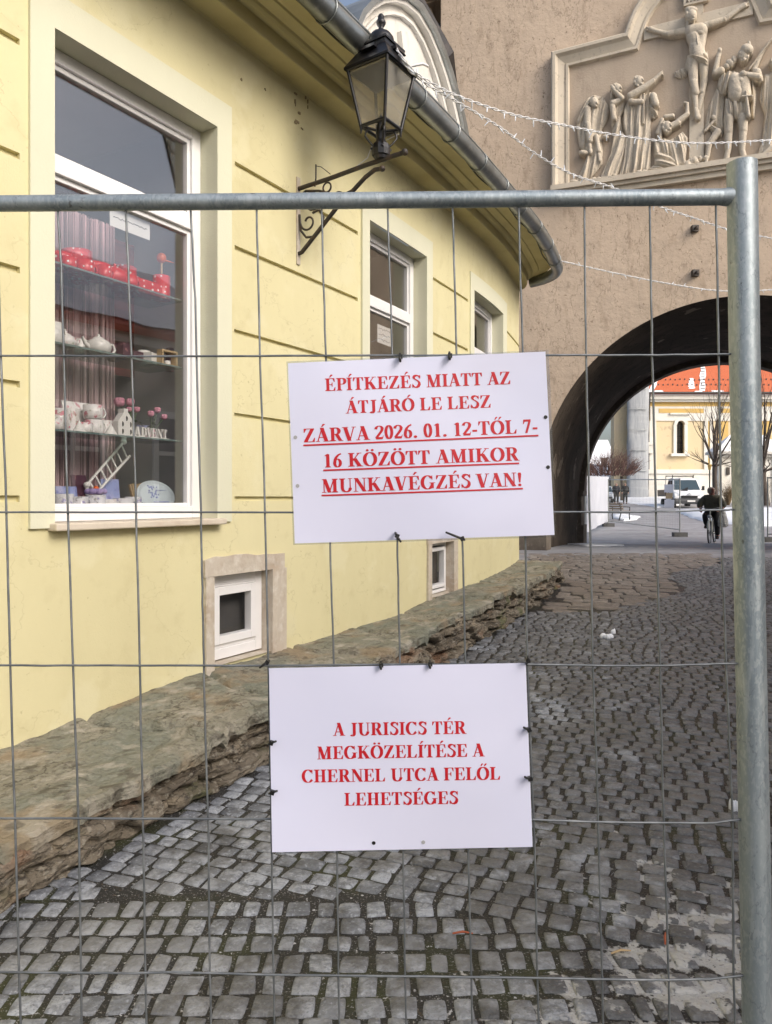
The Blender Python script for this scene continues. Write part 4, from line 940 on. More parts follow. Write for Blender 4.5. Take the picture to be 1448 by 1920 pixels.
# ------------------------------------------------------------------ serif lettering, drawn as broad-pen strokes
TK, TN = 0.185, 0.058                 # thick and thin strokes, as a share of the cap height
def rect(x0, y0, x1, y1): return [(x0, y0), (x1, y0), (x1, y1), (x0, y1)]
def serif(x, y, w_=0.36, up=True):   # bracketed slab serif centred on x
    t = 0.045
    if up: return [(x - w_/2, y), (x + w_/2, y), (x + w_/2, y + t), (x + TK*.5, y + t + .05), (x - TK*.5, y + t + .05), (x - w_/2, y + t)]
    return [(x - w_/2, y - t), (x - TK*.5, y - t - .05), (x + TK*.5, y - t - .05), (x + w_/2, y - t), (x + w_/2, y), (x - w_/2, y)]
def tserif(x, y, w_=0.26, up=True):
    return rect(x - w_/2, y, x + w_/2, y + .045) if up else rect(x - w_/2, y - .045, x + w_/2, y)
def diag(x0, y0, x1, y1, w_): return [(x0 - w_/2, y0), (x0 + w_/2, y0), (x1 + w_/2, y1), (x1 - w_/2, y1)]
def stem(x): return [rect(x - TK/2, 0, x + TK/2, 1), serif(x, 0), serif(x, 1, up=False)]
def pen(pts, tk=TK, tn=TN, rot=0.0, taper=False):
    out = []; n = len(pts); L = []; R = []
    for i, (x, y) in enumerate(pts):
        a, b = pts[max(i-1, 0)], pts[min(i+1, n-1)]
        dx, dy = b[0]-a[0], b[1]-a[1]; l_ = math.hypot(dx, dy) or 1; dx /= l_; dy /= l_
        ca = abs(math.sin(math.atan2(dy, dx) - rot)); w_ = tn + (tk - tn) * ca ** 1.5
        L.append((x - dy*w_/2, y + dx*w_/2)); R.append((x + dy*w_/2, y - dx*w_/2))
    for i in range(n - 1): out.append([R[i], R[i+1], L[i+1], L[i]])
    return out
def ell(cx, cy, rx, ry, a0, a1, n=26): return [(cx + rx*math.cos(math.radians(a0 + (a1-a0)*i/n)), cy + ry*math.sin(math.radians(a0 + (a1-a0)*i/n))) for i in range(n+1)]
def disc(x, y, r, n=12): return [(x + r*math.cos(2*PI*i/n), y + r*math.sin(2*PI*i/n)) for i in range(n)]
def flag_(x, y0, y1, d=0.06): return [(x, y0), (x + 0.03, y0), (x + 0.03, y1), (x - d, y1), (x - d * .6, y1 - 0.02)]
def G(ch):
    if ch == 'I': return stem(.2), .40
    if ch == 'L': return stem(.2) + [rect(.2, 0, .64, .05), [(.64, 0), (.66, .30), (.62, .30), (.50, .05)]], .69
    if ch == 'E' or ch == 'F':
        g = stem(.2) + [rect(.2, .95, .63, 1.0), [(.63, 1.0), (.645, .70), (.605, .70), (.52, .95)], rect(.2, .48, .48, .53), [(.47, .33), (.5, .33), (.5, .68), (.47, .68), (.42, .505)]]
        if ch == 'E': g += [rect(.2, 0, .65, .05), [(.65, 0), (.68, .30), (.64, .30), (.53, .05)]]
        return g, (.70 if ch == 'E' else .66)
    if ch == 'T': return [rect(.34 - TK/2, 0, .34 + TK/2, 1), serif(.34, 0, .38), rect(.03, .95, .65, 1.0), [(.03, 1.0), (.015, .70), (.055, .70), (.15, .95)], [(.65, 1.0), (.665, .70), (.625, .70), (.53, .95)]], .68
    if ch == 'H': return stem(.2) + stem(.62) + [rect(.2, .475, .62, .53)], .82
    if ch == 'N': return [rect(.12, 0, .12 + TN, 1), tserif(.15, 0, .26), tserif(.15, .998, .2, False), diag(.66, 0, .17, 1, .22), rect(.62, 0.0, .62 + TN, 1), tserif(.65, 1, .26, False)], .78
    if ch == 'M': return [rect(.13, 0, .13 + TN, 1), tserif(.16, 0, .25), tserif(.17, .997, .26, False), diag(.47, 0, .2, 1, .21), diag(.45, 0, .74, 1, .07), rect(.78 - TK/2, 0, .78 + TK/2, 1), serif(.78, 0), serif(.79, 1, .34, False)], .99
    if ch == 'K': return stem(.2) + [diag(.28, .42, .62, .98, .07), tserif(.63, 1, .28, False), diag(.66, 0.02, .38, .60, .23), tserif(.67, 0, .36)], .82
    if ch in 'AV':
        if ch == 'A': return [diag(.10, 0, .37, 1.02, .065), diag(.60, 0, .35, 1.02, .215), rect(.19, .28, .53, .335), tserif(.10, 0, .24), tserif(.60, 0, .36)], .74
        return [diag(.36, -.02, .13, 1, .215), diag(.38, -.02, .62, 1, .065), tserif(.13, 1, .36, False), tserif(.62, 1, .25, False)], .73
    if ch == 'Z': return [diag(.14, 0.03, .55, .97, .22), rect(.06, .95, .64, 1), rect(.04, 0, .66, .05), [(.06, 1), (.05, .70), (.09, .70), (.19, .95)], [(.66, 0), (.68, .31), (.64, .31), (.52, .05)]], .71
    if ch == 'P' or ch == 'R':
        g = stem(.2) + pen([(.2, .965)] + ell(.38, .735, .19, .232, 90, -90, 16) + [(.2, .505)], TK * 1.05)
        if ch == 'R': g += [diag(.64, .01, .42, .50, .21), tserif(.69, 0, .22)]
        return g, (.62 if ch == 'P' else .77)
    if ch == 'D': return stem(.2) + pen([(.2, .97)] + ell(.36, .5, .31, .472, 90, -90, 22) + [(.2, .03)], TK * 1.1), .76
    if ch == 'U': return [rect(.2 - TK/2, .3, .2 + TK/2, 1), serif(.2, 1, .36, False), rect(.625, .3, .625 + TN, 1), tserif(.655, 1, .25, False)] + pen([(.2, .32)] + ell(.43, .30, .226, .285, 180, 360, 22), TK, TN + .02), .80
    if ch == 'J': return [rect(.30 - TK/2, .2, .30 + TK/2, 1), serif(.30, 1, .36, False)] + pen([(.30, .22)] + ell(.19, .16, .11, .19, 0, -150, 12), TK, TN), .50
    if ch == 'O': return pen(ell(.40, .5, .30, .485, 0, 360, 40), TK * 1.08, TN), .80
    if ch == 'C' or ch == 'G':
        g = pen(ell(.41, .5, .30, .485, 40, 322, 34), TK * 1.08, TN) + [[(.62, .80), (.66, .68), (.69, .68), (.69, 1.0), (.66, 1.0), (.58, .90)]]
        if ch == 'G': g += [rect(.585, .06, .585 + TK * .95, .44), tserif(.68, .485, .34, False), [(.585, .30), (.585, .12), (.5, .03), (.44, .03)]]
        else: g += [[(.64, .30), (.68, .24), (.63, .14), (.56, .08)]]
        return g, (.83 if ch == 'G' else .75)
    if ch == 'S':
        pts = [(.53, .80), (.49, .90), (.40, .965), (.30, .97), (.205, .93), (.16, .85), (.17, .755), (.25, .67), (.36, .58), (.46, .48), (.50, .37), (.49, .23), (.43, .10), (.33, .035), (.22, .04), (.13, .11), (.085, .22)]
        out = []
        for i in range(len(pts) - 1):
            pass
        return pen(pts, .20, .075, -0.55) + [[(.53, .70), (.56, .70), (.56, 1.0), (.53, 1.0), (.48, .90)], [(.055, 0), (.085, 0), (.13, .10), (.09, .32), (.06, .32)]], .60
    if ch == '2': return pen([(.06, .74), (.09, .86), (.17, .95), (.27, .97), (.38, .92), (.43, .80), (.41, .66), (.33, .50), (.20, .30), (.07, .09)], TK * .95, TN) + [rect(.05, 0, .44, .16), [(.40, .1), (.44, .0), (.50, .27), (.465, .27)]], .52
    if ch == '0': return pen(ell(.26, .5, .165, .48, 0, 360, 36), TK * .9, TN), .52
    if ch == '1': return [rect(.27 - TK*.5, 0, .27 + TK*.5, .97), serif(.27, 0, .32), [(.07, .86), (.27, .80), (.30, .99), (.26, 1.0)]], .52
    if ch == '6': return pen(ell(.265, .30, .16, .285, 0, 360, 30), TK * .9, TN) + pen([(.12, .32), (.13, .52), (.20, .72), (.32, .89), (.47, .98)], TK * .9, TN * 1.1), .52
    if ch == '7': return [rect(.05, .84, .47, 1.0), [(.05, .96), (.03, .66), (.065, .66), (.14, .84)], diag(.20, 0, .41, .88, .13)], .52
    if ch == '.': return [disc(.14, .08, .10)], .28
    if ch == '-': return [rect(.03, .25, .30, .40)], .34
    if ch == '!': return [disc(.17, .08, .10), [(.13, .26), (.21, .26), (.27, .86), (.24, .99), (.10, .99), (.07, .86)]], .34
    return [], .28
ACC = {'É': 'E', 'Í': 'I', 'Á': 'A', 'Ó': 'O', 'Ö': 'O', 'Ő': 'O'}
def glyph(ch):
    b = ACC.get(ch, ch); g, w_ = G(b); g = list(g); c_ = w_ / 2
    if ch in 'ÉÍÁÓ': g.append([(c_ - .06, 1.07), (c_ + .0, 1.07), (c_ + .18, 1.25), (c_ + .14, 1.30), (c_ + .04, 1.29)])
    if ch == 'Ö': g += [disc(c_ - .14, 1.16, .082), disc(c_ + .14, 1.16, .082)]
    if ch == 'Ő': g += [[(c_ - .16, 1.07), (c_ - .11, 1.07), (c_ + .03, 1.25), (c_ - .01, 1.29), (c_ - .09, 1.27)], [(c_ + .06, 1.07), (c_ + .11, 1.07), (c_ + .26, 1.25), (c_ + .21, 1.29), (c_ + .13, 1.27)]]
    return g, w_
def set_text(mb, text, place, gap=0.02, step=0.00003):
    """lay the glyphs of one line through place(u in 0..1, v in cap heights, lift)"""
    lay = []; x = 0
    for ch in text:
        g, w_ = glyph(ch); lay.append((x, g)); x += w_ + gap
    x -= gap; k = 0
    for x0, g in lay:
        for poly in g:
            k += 1
            mb.add([place((x0 + px_) / x, py_, (k % 9) * step) for px_, py_ in poly], [tuple(range(len(poly)))])
# lettering on the title board of the cross
m = MB()
u0, zb0 = t_px(1286, 13); u1, zb1 = t_px(1326, 4)
def plb(u, v, l_):
    return TP(u0 + (u1 - u0) * u, zb0 + (zb1 - zb0) * u + v * 0.36, 0.125 + l_ * 40)
set_text(m, 'INRI', plb, 0.1)
# carved letters stand a little proud of the board
let = m.build('carved_letters', M['jamb'], relief, fixn=False)

# ------------------------------------------------------------------ building-site fence across the street
def FY(x): return 1.0 / (0.8299 + x / 1390.0 * 0.0176)      # depth of the fence plane under pixel column x
def FP(x, y, d=0.0): return P(x, y, FY(x) - d)
fence = thing('site_fence', 'galvanised steel mesh fence panel standing across the street close to the camera', 'fence', (-0.4, 1.2, 0))
def zpx(z, x): return HY - (z - CZ) * F / FY(x)
m = MB()
pc = [(1391.5, 306), (1396, 640), (1404, 1020), (1412, 1420), (1421, 1905), (1432, zpx(0.04, 1430))]
m.tube([FP(x, y) for x, y in pc], 0.0228, 28)
# pressed end cap
m.lathe([(0.0228, -0.004), (0.019, 0.0018), (0.010, 0.0026), (0.0001, 0.0028)], FP(1391.5, 306), 24)
post = m.build('post', M['galv'], fence)
m = MB(); lc = [(-1700, 398), (-1690, 900), (-1680, zpx(0.04, -1690))]
m.tube([FP(x, y) for x, y in lc], 0.0225, 16); m.build('post', M['galv'], fence)
m = MB(); m.tube([FP(x, y) for x, y in ((-1700, 398), (-800, 391), (-200, 383.5), (0, 381.5), (500, 377.5), (1000, 372.5), (1372, 369))], 0.0128, 22)
m.tube([FP(1352, 369.2), FP(1366, 369), FP(1372, 369)], [0.0129, 0.0146, 0.0155], 18)      # weld collar
m.build('top_rail', M['galv'], fence)
m = MB(); yb = zpx(0.14, 0); m.tube([FP(-1690, yb), FP(1428, yb + 12)], 0.0125, 14); m.build('bottom_rail', M['galv'], fence)
vw = [[(0, 612), (10, 900), (21, 1300), (33, 1720), (44, 2100)], [(108, 395), (115, 500), (127, 960), (137, 1250), (148, 1550), (152, 1830), (158, 2200)], [(236, 395), (243, 560), (254, 900), (262, 1250), (268, 1540), (273, 1830), (281, 2200)],
      [(358, 395), (366, 560), (377, 960), (380, 1130), (383, 1290), (391, 1570), (394, 1830), (401, 2200)], [(481, 394), (487, 640), (497, 960), (503, 1245), (508, 1480), (513, 1830), (520, 2200)], [(603, 393), (611, 664), (619, 1020), (626, 1245), (632, 1590), (635, 1830), (641, 2200)],
      [(727, 392), (736, 664), (745, 1005), (750, 1245), (756, 1590), (760, 1830), (767, 2200)], [(849, 390), (856, 664), (867, 1005), (873, 1245), (878, 1590), (884, 1830), (892, 2200)], [(973, 388), (980, 660), (985, 1005), (989, 1245), (1003, 1590), (1008, 1830), (1016, 2200)],
      [(1096, 387), (1099, 660), (1106, 960), (1112, 1245), (1122, 1540), (1129, 1830), (1137, 2200)], [(1219, 386), (1223, 660), (1230, 960), (1238, 1247), (1245, 1540), (1254, 1830), (1263, 2200)], [(1343, 385), (1348, 664), (1352, 960), (1362, 1247), (1374, 1540), (1376, 1830), (1386, 2200)]]
rw = random.Random(4)
for k in range(1, 14): vw.append([(x - 122.5 * k, y) for x, y in ((-14, 395), (10, 1000), (33, 1720), (44, 2200))])
for w_ in vw:
    if w_[0][0] < -1690: continue
    m = MB(); pts = []
    for (x0, y0), (x1, y1) in zip(w_[:-1], w_[1:]):
        for t in np.linspace(0, 1, 7)[:-1]: pts.append((x0 + (x1 - x0) * t + rw.uniform(-.5, .5), y0 + (y1 - y0) * t))
    pts.append(w_[-1]); pts = [p for p in pts if p[1] < 2200]
    if pts[0][1] > 420: pts = [(pts[0][0] - 6, 390)] + pts
    m.tube([FP(x, y, -0.002) for x, y in pts], 0.0018, 6); m.build('mesh_wire', M['wire'], fence)
hw = [[(0, 667), (300, 668), (600, 667), (900, 666), (1200, 666), (1366, 664), (1385, 664)], [(0, 960), (300, 960.5), (600, 961), (900, 960), (1200, 960), (1366, 956), (1390, 955)],
      [(0, 1248), (200, 1247.5), (500, 1248.5), (700, 1246), (990, 1246), (1120, 1248), (1240, 1248), (1376, 1244), (1398, 1243)], [(0, 1534.5), (250, 1535), (500, 1536), (700, 1537), (1000, 1537), (1120, 1541), (1250, 1543), (1340, 1543), (1376, 1538), (1404, 1536)],
      [(0, 1823), (250, 1825), (330, 1823), (500, 1828), (800, 1831), (1120, 1836), (1250, 1838), (1330, 1836), (1392, 1829), (1412, 1826)]]
hw += [[(0, 2112), (700, 2120), (1420, 2118)], [(0, 2400), (700, 2408), (1426, 2408)], [(0, 2640), (1426, 2650)]]
for w_ in hw:
    w_ = [(-1690, w_[0][1] + 1.0)] + [(-600, w_[0][1])] + w_
    m = MB(); pts = []
    for (x0, y0), (x1, y1) in zip(w_[:-1], w_[1:]):
        for t in np.linspace(0, 1, 6)[:-1]: pts.append((x0 + (x1 - x0) * t, y0 + (y1 - y0) * t + rw.uniform(-.45, .45)))
    pts.append(w_[-1]); m.tube([FP(x, y, 0.0018) for x, y in pts], 0.0018, 6); m.build('mesh_wire', M['wire'], fence)
for x in (1432, -1680):
    b = FP(x, zpx(0.0, x)); m = MB(); R_ = Matrix.Identity(3)
    m.box((b.x, b.y, 0.055), (0.2, 0.68, 0.15)); fo = m.build('ballast_block', M['grey'], origin=(b.x, b.y, 0), bevel=0.02)
    tag(fo, 'grey concrete foot block carrying the %s post of the near mesh fence' % ('right' if x > 0 else 'left'), 'fence foot', 'concrete fence feet')

# ------------------------------------------------------------------ laminated notices tied to the mesh
def sheetfn(corn, seed, d=0.012):
    (tl, tr, br, bl) = corn
    def f(u, v, lift=0.0):
        x = (tl[0] * (1-u) + tr[0] * u) * (1-v) + (bl[0] * (1-u) + br[0] * u) * v
        y = (tl[1] * (1-u) + tr[1] * u) * (1-v) + (bl[1] * (1-u) + br[1] * u) * v
        bl_ = 0.0055 * math.sin(u * 5 + seed) * math.sin(v * 3.3 + seed * 2) + 0.0018 * math.sin(u * 11 + v * 6 + seed)
        return FP(x, y, d + bl_ + lift)
    return f
def uv_of(corn, x, y):
    (tl, tr, br, bl) = corn; u = v = 0.5
    for _ in range(30):
        X = (tl[0]*(1-u)+tr[0]*u)*(1-v)+(bl[0]*(1-u)+br[0]*u)*v; Y = (tl[1]*(1-u)+tr[1]*u)*(1-v)+(bl[1]*(1-u)+br[1]*u)*v
        u -= (X - x) / 480.0; v -= (Y - y) / 340.0
    return u, v
def sign(corn, lam, seed, lines, holes, label):
    f = sheetfn(corn, seed)
    root = thing('laminated_notice', label, 'notice', f(0.5, 1.0), 0, 'laminated notices on the fence')
    N = 25; m = MB(); vs = [f(i / (N - 1), j / (N - 1)) for j in range(N) for i in range(N)]
    m.add(vs, [(j*N+i, j*N+i+1, (j+1)*N+i+1, (j+1)*N+i) for j in range(N-1) for i in range(N-1)], 0, True)
    o = m.build('paper_sheet', M['paper'], root); sm_ = o.modifiers.new('thickness', 'SOLIDIFY'); sm_.thickness = 0.0005; sm_.offset = 0; es_ = o.modifiers.new('crisp_edge', 'EDGE_SPLIT'); es_.split_angle = 0.6
    # clear margin of the laminate
    m = MB(); (tl, tr, br, bl) = corn; ltl, ltr, lbr, lbl = lam
    g = sheetfn(lam, seed)
    def rim_(a0, a1, b0, b1):
        n = 14; vs = []
        for i in range(n + 1):
            t = i / n
            xa, ya = a0[0] + (a1[0]-a0[0])*t, a0[1] + (a1[1]-a0[1])*t; xb, yb_ = b0[0] + (b1[0]-b0[0])*t, b0[1] + (b1[1]-b0[1])*t
            vs += [f(*uv_of(corn, xa, ya)), f(*uv_of(corn, xb, yb_))]
        m.add(vs, [(2*i, 2*i+2, 2*i+3, 2*i+1) for i in range(n)])
    rim_(tl, tr, ltl, ltr); rim_(tr, br, ltr, lbr); rim_(br, bl, lbr, lbl); rim_(bl, tl, lbl, ltl)
    o = m.build('laminate_margin', M['lam'], root); sm_ = o.modifiers.new('thickness', 'SOLIDIFY'); sm_.thickness = 0.0006; sm_.offset = 0
    m = MB()
    for text, (xl, yl), (xr, yr), cap, ul in lines:
        L = math.hypot(xr - xl, yr - yl); nx, ny = (yr - yl) / L, -(xr - xl) / L
        def place(u, v, l_):
            x = xl + (xr - xl) * u + nx * cap * v; y = yl + (yr - yl) * u + ny * cap * v
            return f(*uv_of(corn, x, y), 0.0006 + l_)
        set_text(m, text, place, 0.02)
        if ul:
            n = 12
            vs = [place(i / n, q, 0.0004) for i in range(n + 1) for q in (-ul / cap, -(ul + 3.0) / cap)]
            m.add(vs, [(2*i, 2*i+2, 2*i+3, 2*i+1) for i in range(n)])
    m.build('printed_text', M['ink'], root, fixn=False)
    for (x, y, bk) in holes:
        m = MB(); c0 = f(*uv_of(corn, x, y), 0.0009); m.add([c0 + Vector((0.003 * math.cos(t), 0, 0.003 * math.sin(t))) for t in np.linspace(0, 2 * PI, 15)[:-1]], [tuple(range(14))])
        m.build('punched_hole', M['black'] if bk else M['grey'], root, fixn=False)
    return f, corn
C1 = [(540, 681), (1023, 659), (1040, 1003), (553, 1019)]; L1 = [(537.5, 678), (1029, 656), (1044, 1007), (550, 1022)]
f1, _ = sign(C1, L1, 0.4, [('ÉPÍTKEZÉS MIATT AZ', (609.4, 733.2), (958.2, 720), 23.5, 0), ('ÁTJÁRÓ LE LESZ', (648.9, 775.3), (921.5, 764), 23.5, 0),
    ('ZÁRVA 2026. 01. 12-TŐL 7-', (568.8, 829.5), (1009.7, 811), 25.5, 4.0), ('16 KÖZÖTT AMIKOR', (606.3, 876.7), (973.7, 863.5), 25.5, 3.6), ('MUNKAVÉGZÉS VAN!', (603, 924), (980.7, 911), 25.5, 3.6)],
    [(1023.5, 782, 1), (1028, 876, 1), (554, 820, 0), (558, 911, 0)], 'upper laminated white notice with five lines of red capitals, three of them underlined')
C2 = [(504.5, 1253), (986, 1243), (999, 1588), (510.5, 1598)]; L2 = [(502, 1250.5), (989, 1240), (1002, 1591), (508, 1601)]
f2, _ = sign(C2, L2, 1.9, [('A JURISICS TÉR', (625, 1380), (874.4, 1376), 24, 0), ('MEGKÖZELÍTÉSE A', (594, 1424), (908.5, 1418.5), 24, 0), ('CHERNEL UTCA FELŐL', (565.8, 1467.6), (939, 1462), 24, 0), ('LEHETSÉGES', (645.5, 1511), (860, 1507.5), 24, 0)],
    [(701, 1581, 1), (794, 1579.5, 0)], 'lower laminated white notice with four lines of red capitals and no underlining')
# cable ties
def tie(x, y, dx, dy, label, tail=None):
    m = MB(); c_ = FP(x, y, 0.006)
    a = math.atan2(dy, dx); R_ = Matrix.Rotation(-a, 3, 'Y')
    # loop round the wire, through the hole in the sheet, with its square lock and cut tail
    lp = [FP(x + 5.5*math.cos(t)*math.cos(a) - 3.5*math.sin(t)*math.sin(a)*0, y + 6.5*math.cos(t)*math.sin(a), 0.006 + 0.014*math.sin(t)) for t in np.linspace(0, 2*PI, 15)]
    m.tube(lp, 0.0020, 6); m.box(FP(x + 1, y, 0.021), (0.0066, 0.006, 0.0066), R_)
    tl_ = tail or (dx * 12, dy * 12)
    m.tube([FP(x, y, 0.021), FP(x + tl_[0]*.5, y + tl_[1]*.5, 0.026), FP(x + tl_[0], y + tl_[1], 0.022)], [0.0022, 0.002, 0.0017], 6)
    tag(m.build('cable_tie', M['black'], origin=c_), label, 'cable tie', 'black cable ties on the notices')
tie(750, 669, 0, 1, 'black cable tie at the top edge of the upper notice, left of its pair', (1, 9)); tie(843, 667, 0, 1, 'black cable tie at the top edge of the upper notice, right of its pair', (1, 7))
tie(744, 1005, .4, 1, 'black cable tie under the upper notice with a short bent tail', (8, 11)); tie(866, 1010, -1, -.4, 'black cable tie under the upper notice with a long loose tail', (-30, -12))
tie(714, 1247, 0, 1, 'black cable tie at the top edge of the lower notice, left of its pair', (1, 8)); tie(806, 1245, 0, 1, 'black cable tie at the top edge of the lower notice, right of its pair', (1, 8))
tie(500, 1242, -.8, .5, 'black cable tie with splayed tail at the top left corner of the lower notice', (-13, 10)); tie(989, 1239, .3, -1, 'black cable tie at the top right corner of the lower notice', (2, -9))
tie(508, 1393, 1, -.3, 'black cable tie on the left edge of the lower notice, higher one', (10, -3)); tie(510, 1486, 1, -.3, 'black cable tie on the left edge of the lower notice, lower one', (10, -3))
tie(991, 1368, -1, -.4, 'black cable tie on the right edge of the lower notice, higher one', (-9, -4)); tie(993, 1460, -1, -.2, 'black cable tie on the right edge of the lower notice, lower one', (-9, -3))
# ------------------------------------------------------------------ wall lantern
LS = s_px(558); LB = Wp(LS, 0, 0); ln = (Wp(LS, 1, 0) - Wp(LS, 0, 0)); lt = Vector((0, 0, 1)).cross(ln)
lamp = thing('wall_lantern', 'black four-sided street lantern on a scrolled iron wall bracket of the yellow house', 'lantern', LB + Vector((0, 0, 3.3)))
def L3(d, z, o=0.0): return Vector((LB.x, LB.y, z)) + ln * d + lt * o
LD = 0.73
ax = L3(LD, 0)                               # lantern axis
ca = math.radians(10)
# rotate so that one corner looks at the viewer
view = Vector((-ax.x, -ax.y, 0)).normalized(); side = Vector((view.y, -view.x, 0))
def corner(k, R, z):
    a = ca + k * PI / 2
    return Vector((ax.x, ax.y, z)) + (view * math.cos(a) + Vector((-view.y, view.x, 0)) * math.sin(a)) * R
ZB, ZE, ZR = 4.085, 4.475, 4.63
m = MB()
for k in range(4):
    m.tube([corner(k, 0.140, ZB - 0.012), corner(k, 0.236, ZE)], 0.0125, 6)
    m.tube([corner(k, 0.140, ZB), corner(k + 1, 0.140, ZB)], 0.013, 6); m.tube([corner(k, 0.234, ZE - 0.008), corner(k + 1, 0.234, ZE - 0.008)], 0.014, 6)
    m.tube([corner(k, 0.14, ZB - 0.012), corner(k, 0.142, ZB - 0.05)], [0.012, 0.005], 6)
    m.tube([corner(k, 0.140, ZB), corner(k, 0.03, ZB - 0.02)], 0.010, 6)
m.build('lantern_frame', M['iron'], lamp)
for k in range(4):
    m = MB(); i_ = 0.97
    m.prism([corner(k, 0.140 * i_, ZB + 0.01), corner(k + 1, 0.140 * i_, ZB + 0.01), corner(k + 1, 0.232 * i_, ZE - 0.01), corner(k, 0.232 * i_, ZE - 0.01)], (corner(k, 1, 0) + corner(k + 1, 1, 0) - 2 * corner(k, 0, 0)).normalized() * -0.003)
    m.build('lantern_pane', M['lampglass'], lamp)
m = MB()
rr_ = [(0.262, ZE - 0.012), (0.262, ZE + 0.004), (0.158, ZR - 0.03), (0.158, ZR), (0.172, ZR), (0.172, ZR + 0.014), (0.09, ZR + 0.03)]
vs = [corner(k, r, z) for r, z in rr_ for k in range(4)]
m.add(vs, [(i * 4 + k, i * 4 + (k + 1) % 4, (i + 1) * 4 + (k + 1) % 4, (i + 1) * 4 + k) for i in range(len(rr_) - 1) for k in range(4)] + [(24, 25, 26, 27)])
m.lathe([(0.088, ZR + 0.02), (0.094, ZR + 0.045), (0.09, ZR + 0.075), (0.07, ZR + 0.105), (0.04, ZR + 0.12), (0.022, ZR + 0.13), (0.017, ZR + 0.155), (0.03, ZR + 0.175), (0.035, ZR + 0.19), (0.03, ZR + 0.205), (0.022, ZR + 0.212), (0.024, ZR + 0.23), (0.016, ZR + 0.245), (0.002, ZR + 0.25)], (ax.x, ax.y, 0), 18)
for k in range(4):        # vent lips on the roof faces
    a, b = corner(k, 0.205, ZE + 0.085), corner(k + 1, 0.205, ZE + 0.085); c_ = (a + b) / 2; d = (b - a).normalized(); o_ = (c_ - Vector((ax.x, ax.y, c_.z))).normalized()
    m.hexa([c_ - d * .06 - o_ * .03, c_ + d * .06 - o_ * .03, c_ + d * .06 + o_ * .025, c_ - d * .06 + o_ * .025, c_ - d * .05 - o_ * .03 + Vector((0, 0, .03)), c_ + d * .05 - o_ * .03 + Vector((0, 0, .03)), c_ + d * .05 + o_ * .012 + Vector((0, 0, .03)), c_ - d * .05 + o_ * .012 + Vector((0, 0, .03))])
m.build('lantern_roof', M['iron'], lamp)
m = MB(); m.add([corner(k, 0.22, ZE - 0.03) for k in range(4)], [(0, 1, 2, 3)]); m.prism([corner(k, 0.215, ZE - 0.03) for k in range(4)], (0, 0, 0.02))
m.build('reflector', M['lampwhite'], lamp)
m = MB()
m.lathe([(0.03, 3.86), (0.045, 3.865), (0.05, 3.885), (0.062, 3.89), (0.066, 3.93), (0.06, 3.965), (0.052, 3.97), (0.04, 3.985), (0.03, 4.0), (0.036, 4.06), (0.034, 4.10), (0.012, 4.16), (0.004, 4.19)], (ax.x, ax.y, 0), 10, 0, False)
for k in range(4):
    a = [corner(k, r, z) for r, z in ((0.055, 3.955), (0.085, 3.985), (0.112, 4.02), (0.108, 4.045), (0.092, 4.065), (0.088, 4.08))]
    m.tube(a, 0.0075, 6); m.lathe([(0.009, -0.004), (0.009, 0.006), (0.001, 0.008)], corner(k, 0.066, 3.935), 8)
m.build('lantern_stem', M['iron'], lamp)
m = MB()
arm0, arm1 = 3.815, 3.86
m.tube([L3(0.0, arm0), L3(0.30, arm0 + 0.015), L3(0.60, arm0 + 0.04), L3(0.90, arm1 + 0.01)], 0.0165, 8)
m.ball(L3(0.92, arm1 + 0.012), 0.024, 8); m.ball(L3(0.74, 3.80), 0.022, 8)
m.tube([L3(0.0, 3.33), L3(0.04, 3.335), L3(0.14, 3.42), L3(0.35, 3.60), L3(0.50, 3.70), L3(0.60, 3.77), L3(0.68, 3.805), L3(0.74, 3.80)], 0.0155, 8)
m.build('bracket_arm', M['oldiron'], lamp)
m = MB()
def arcL(cx, cz, r, a0, a1, n=16, k=1.0): return [L3(cx + r * (k ** (i / n)) * math.cos(math.radians(a0 + (a1 - a0) * i / n)), cz + r * (k ** (i / n)) * math.sin(math.radians(a0 + (a1 - a0) * i / n))) for i in range(n + 1)]
m.tube([L3(0.01, 3.70), L3(0.03, 3.76), L3(0.08, 3.785), L3(0.20, 3.76), L3(0.34, 3.70), L3(0.44, 3.69), L3(0.52, 3.71)], 0.0095, 6)
m.tube(arcL(0.13, 3.68, 0.10, 150, -170, 24, 0.35), 0.0095, 6)
m.tube([L3(0.02, 3.62), L3(0.03, 3.50), L3(0.08, 3.44), L3(0.16, 3.43), L3(0.22, 3.48), L3(0.24, 3.56), L3(0.20, 3.62), L3(0.14, 3.61)], 0.0095, 6)
m.tube([L3(0.16, 3.80), L3(0.17, 3.86), L3(0.17, 3.96)], 0.006, 6); m.tube([L3(0.17, 3.95), L3(0.22, 3.93), L3(0.30, 3.86)], 0.003, 5)
m.tube(arcL(0.36, 3.66, 0.075, -60, 330, 24, 0.4), 0.008, 6)
m.tube(arcL(0.10, 3.55, 0.07, 180, 520, 24, 0.4), 0.008, 6)
m.tube(arcL(0.27, 3.77, 0.035, 0, 360, 20), 0.007, 6)
m.tube([L3(0.0, 3.72), L3(0.05, 3.74), L3(0.10, 3.71)], 0.008, 6)
m.build('bracket_scroll', M['oldiron'], lamp)
m = MB(); q = lt * 0.02
m.hexa([L3(0, 3.25) - q, L3(0, 3.25) + q, L3(0.012, 3.25) + q, L3(0.012, 3.25) - q, L3(0, 3.90) - q, L3(0, 3.90) + q, L3(0.012, 3.90) + q, L3(0.012, 3.90) - q]); m.build('wall_plate', M['limestone'], lamp)
m = MB(); m.tube([corner(1, 0.13, ZB - 0.03), L3(0.62, 4.0, .05), L3(0.60, 3.92, .03), L3(0.50, 3.86, 0.01), L3(0.45, 3.845)], 0.0035, 5)
m.build('lamp_cable', M['upvc'], lamp)
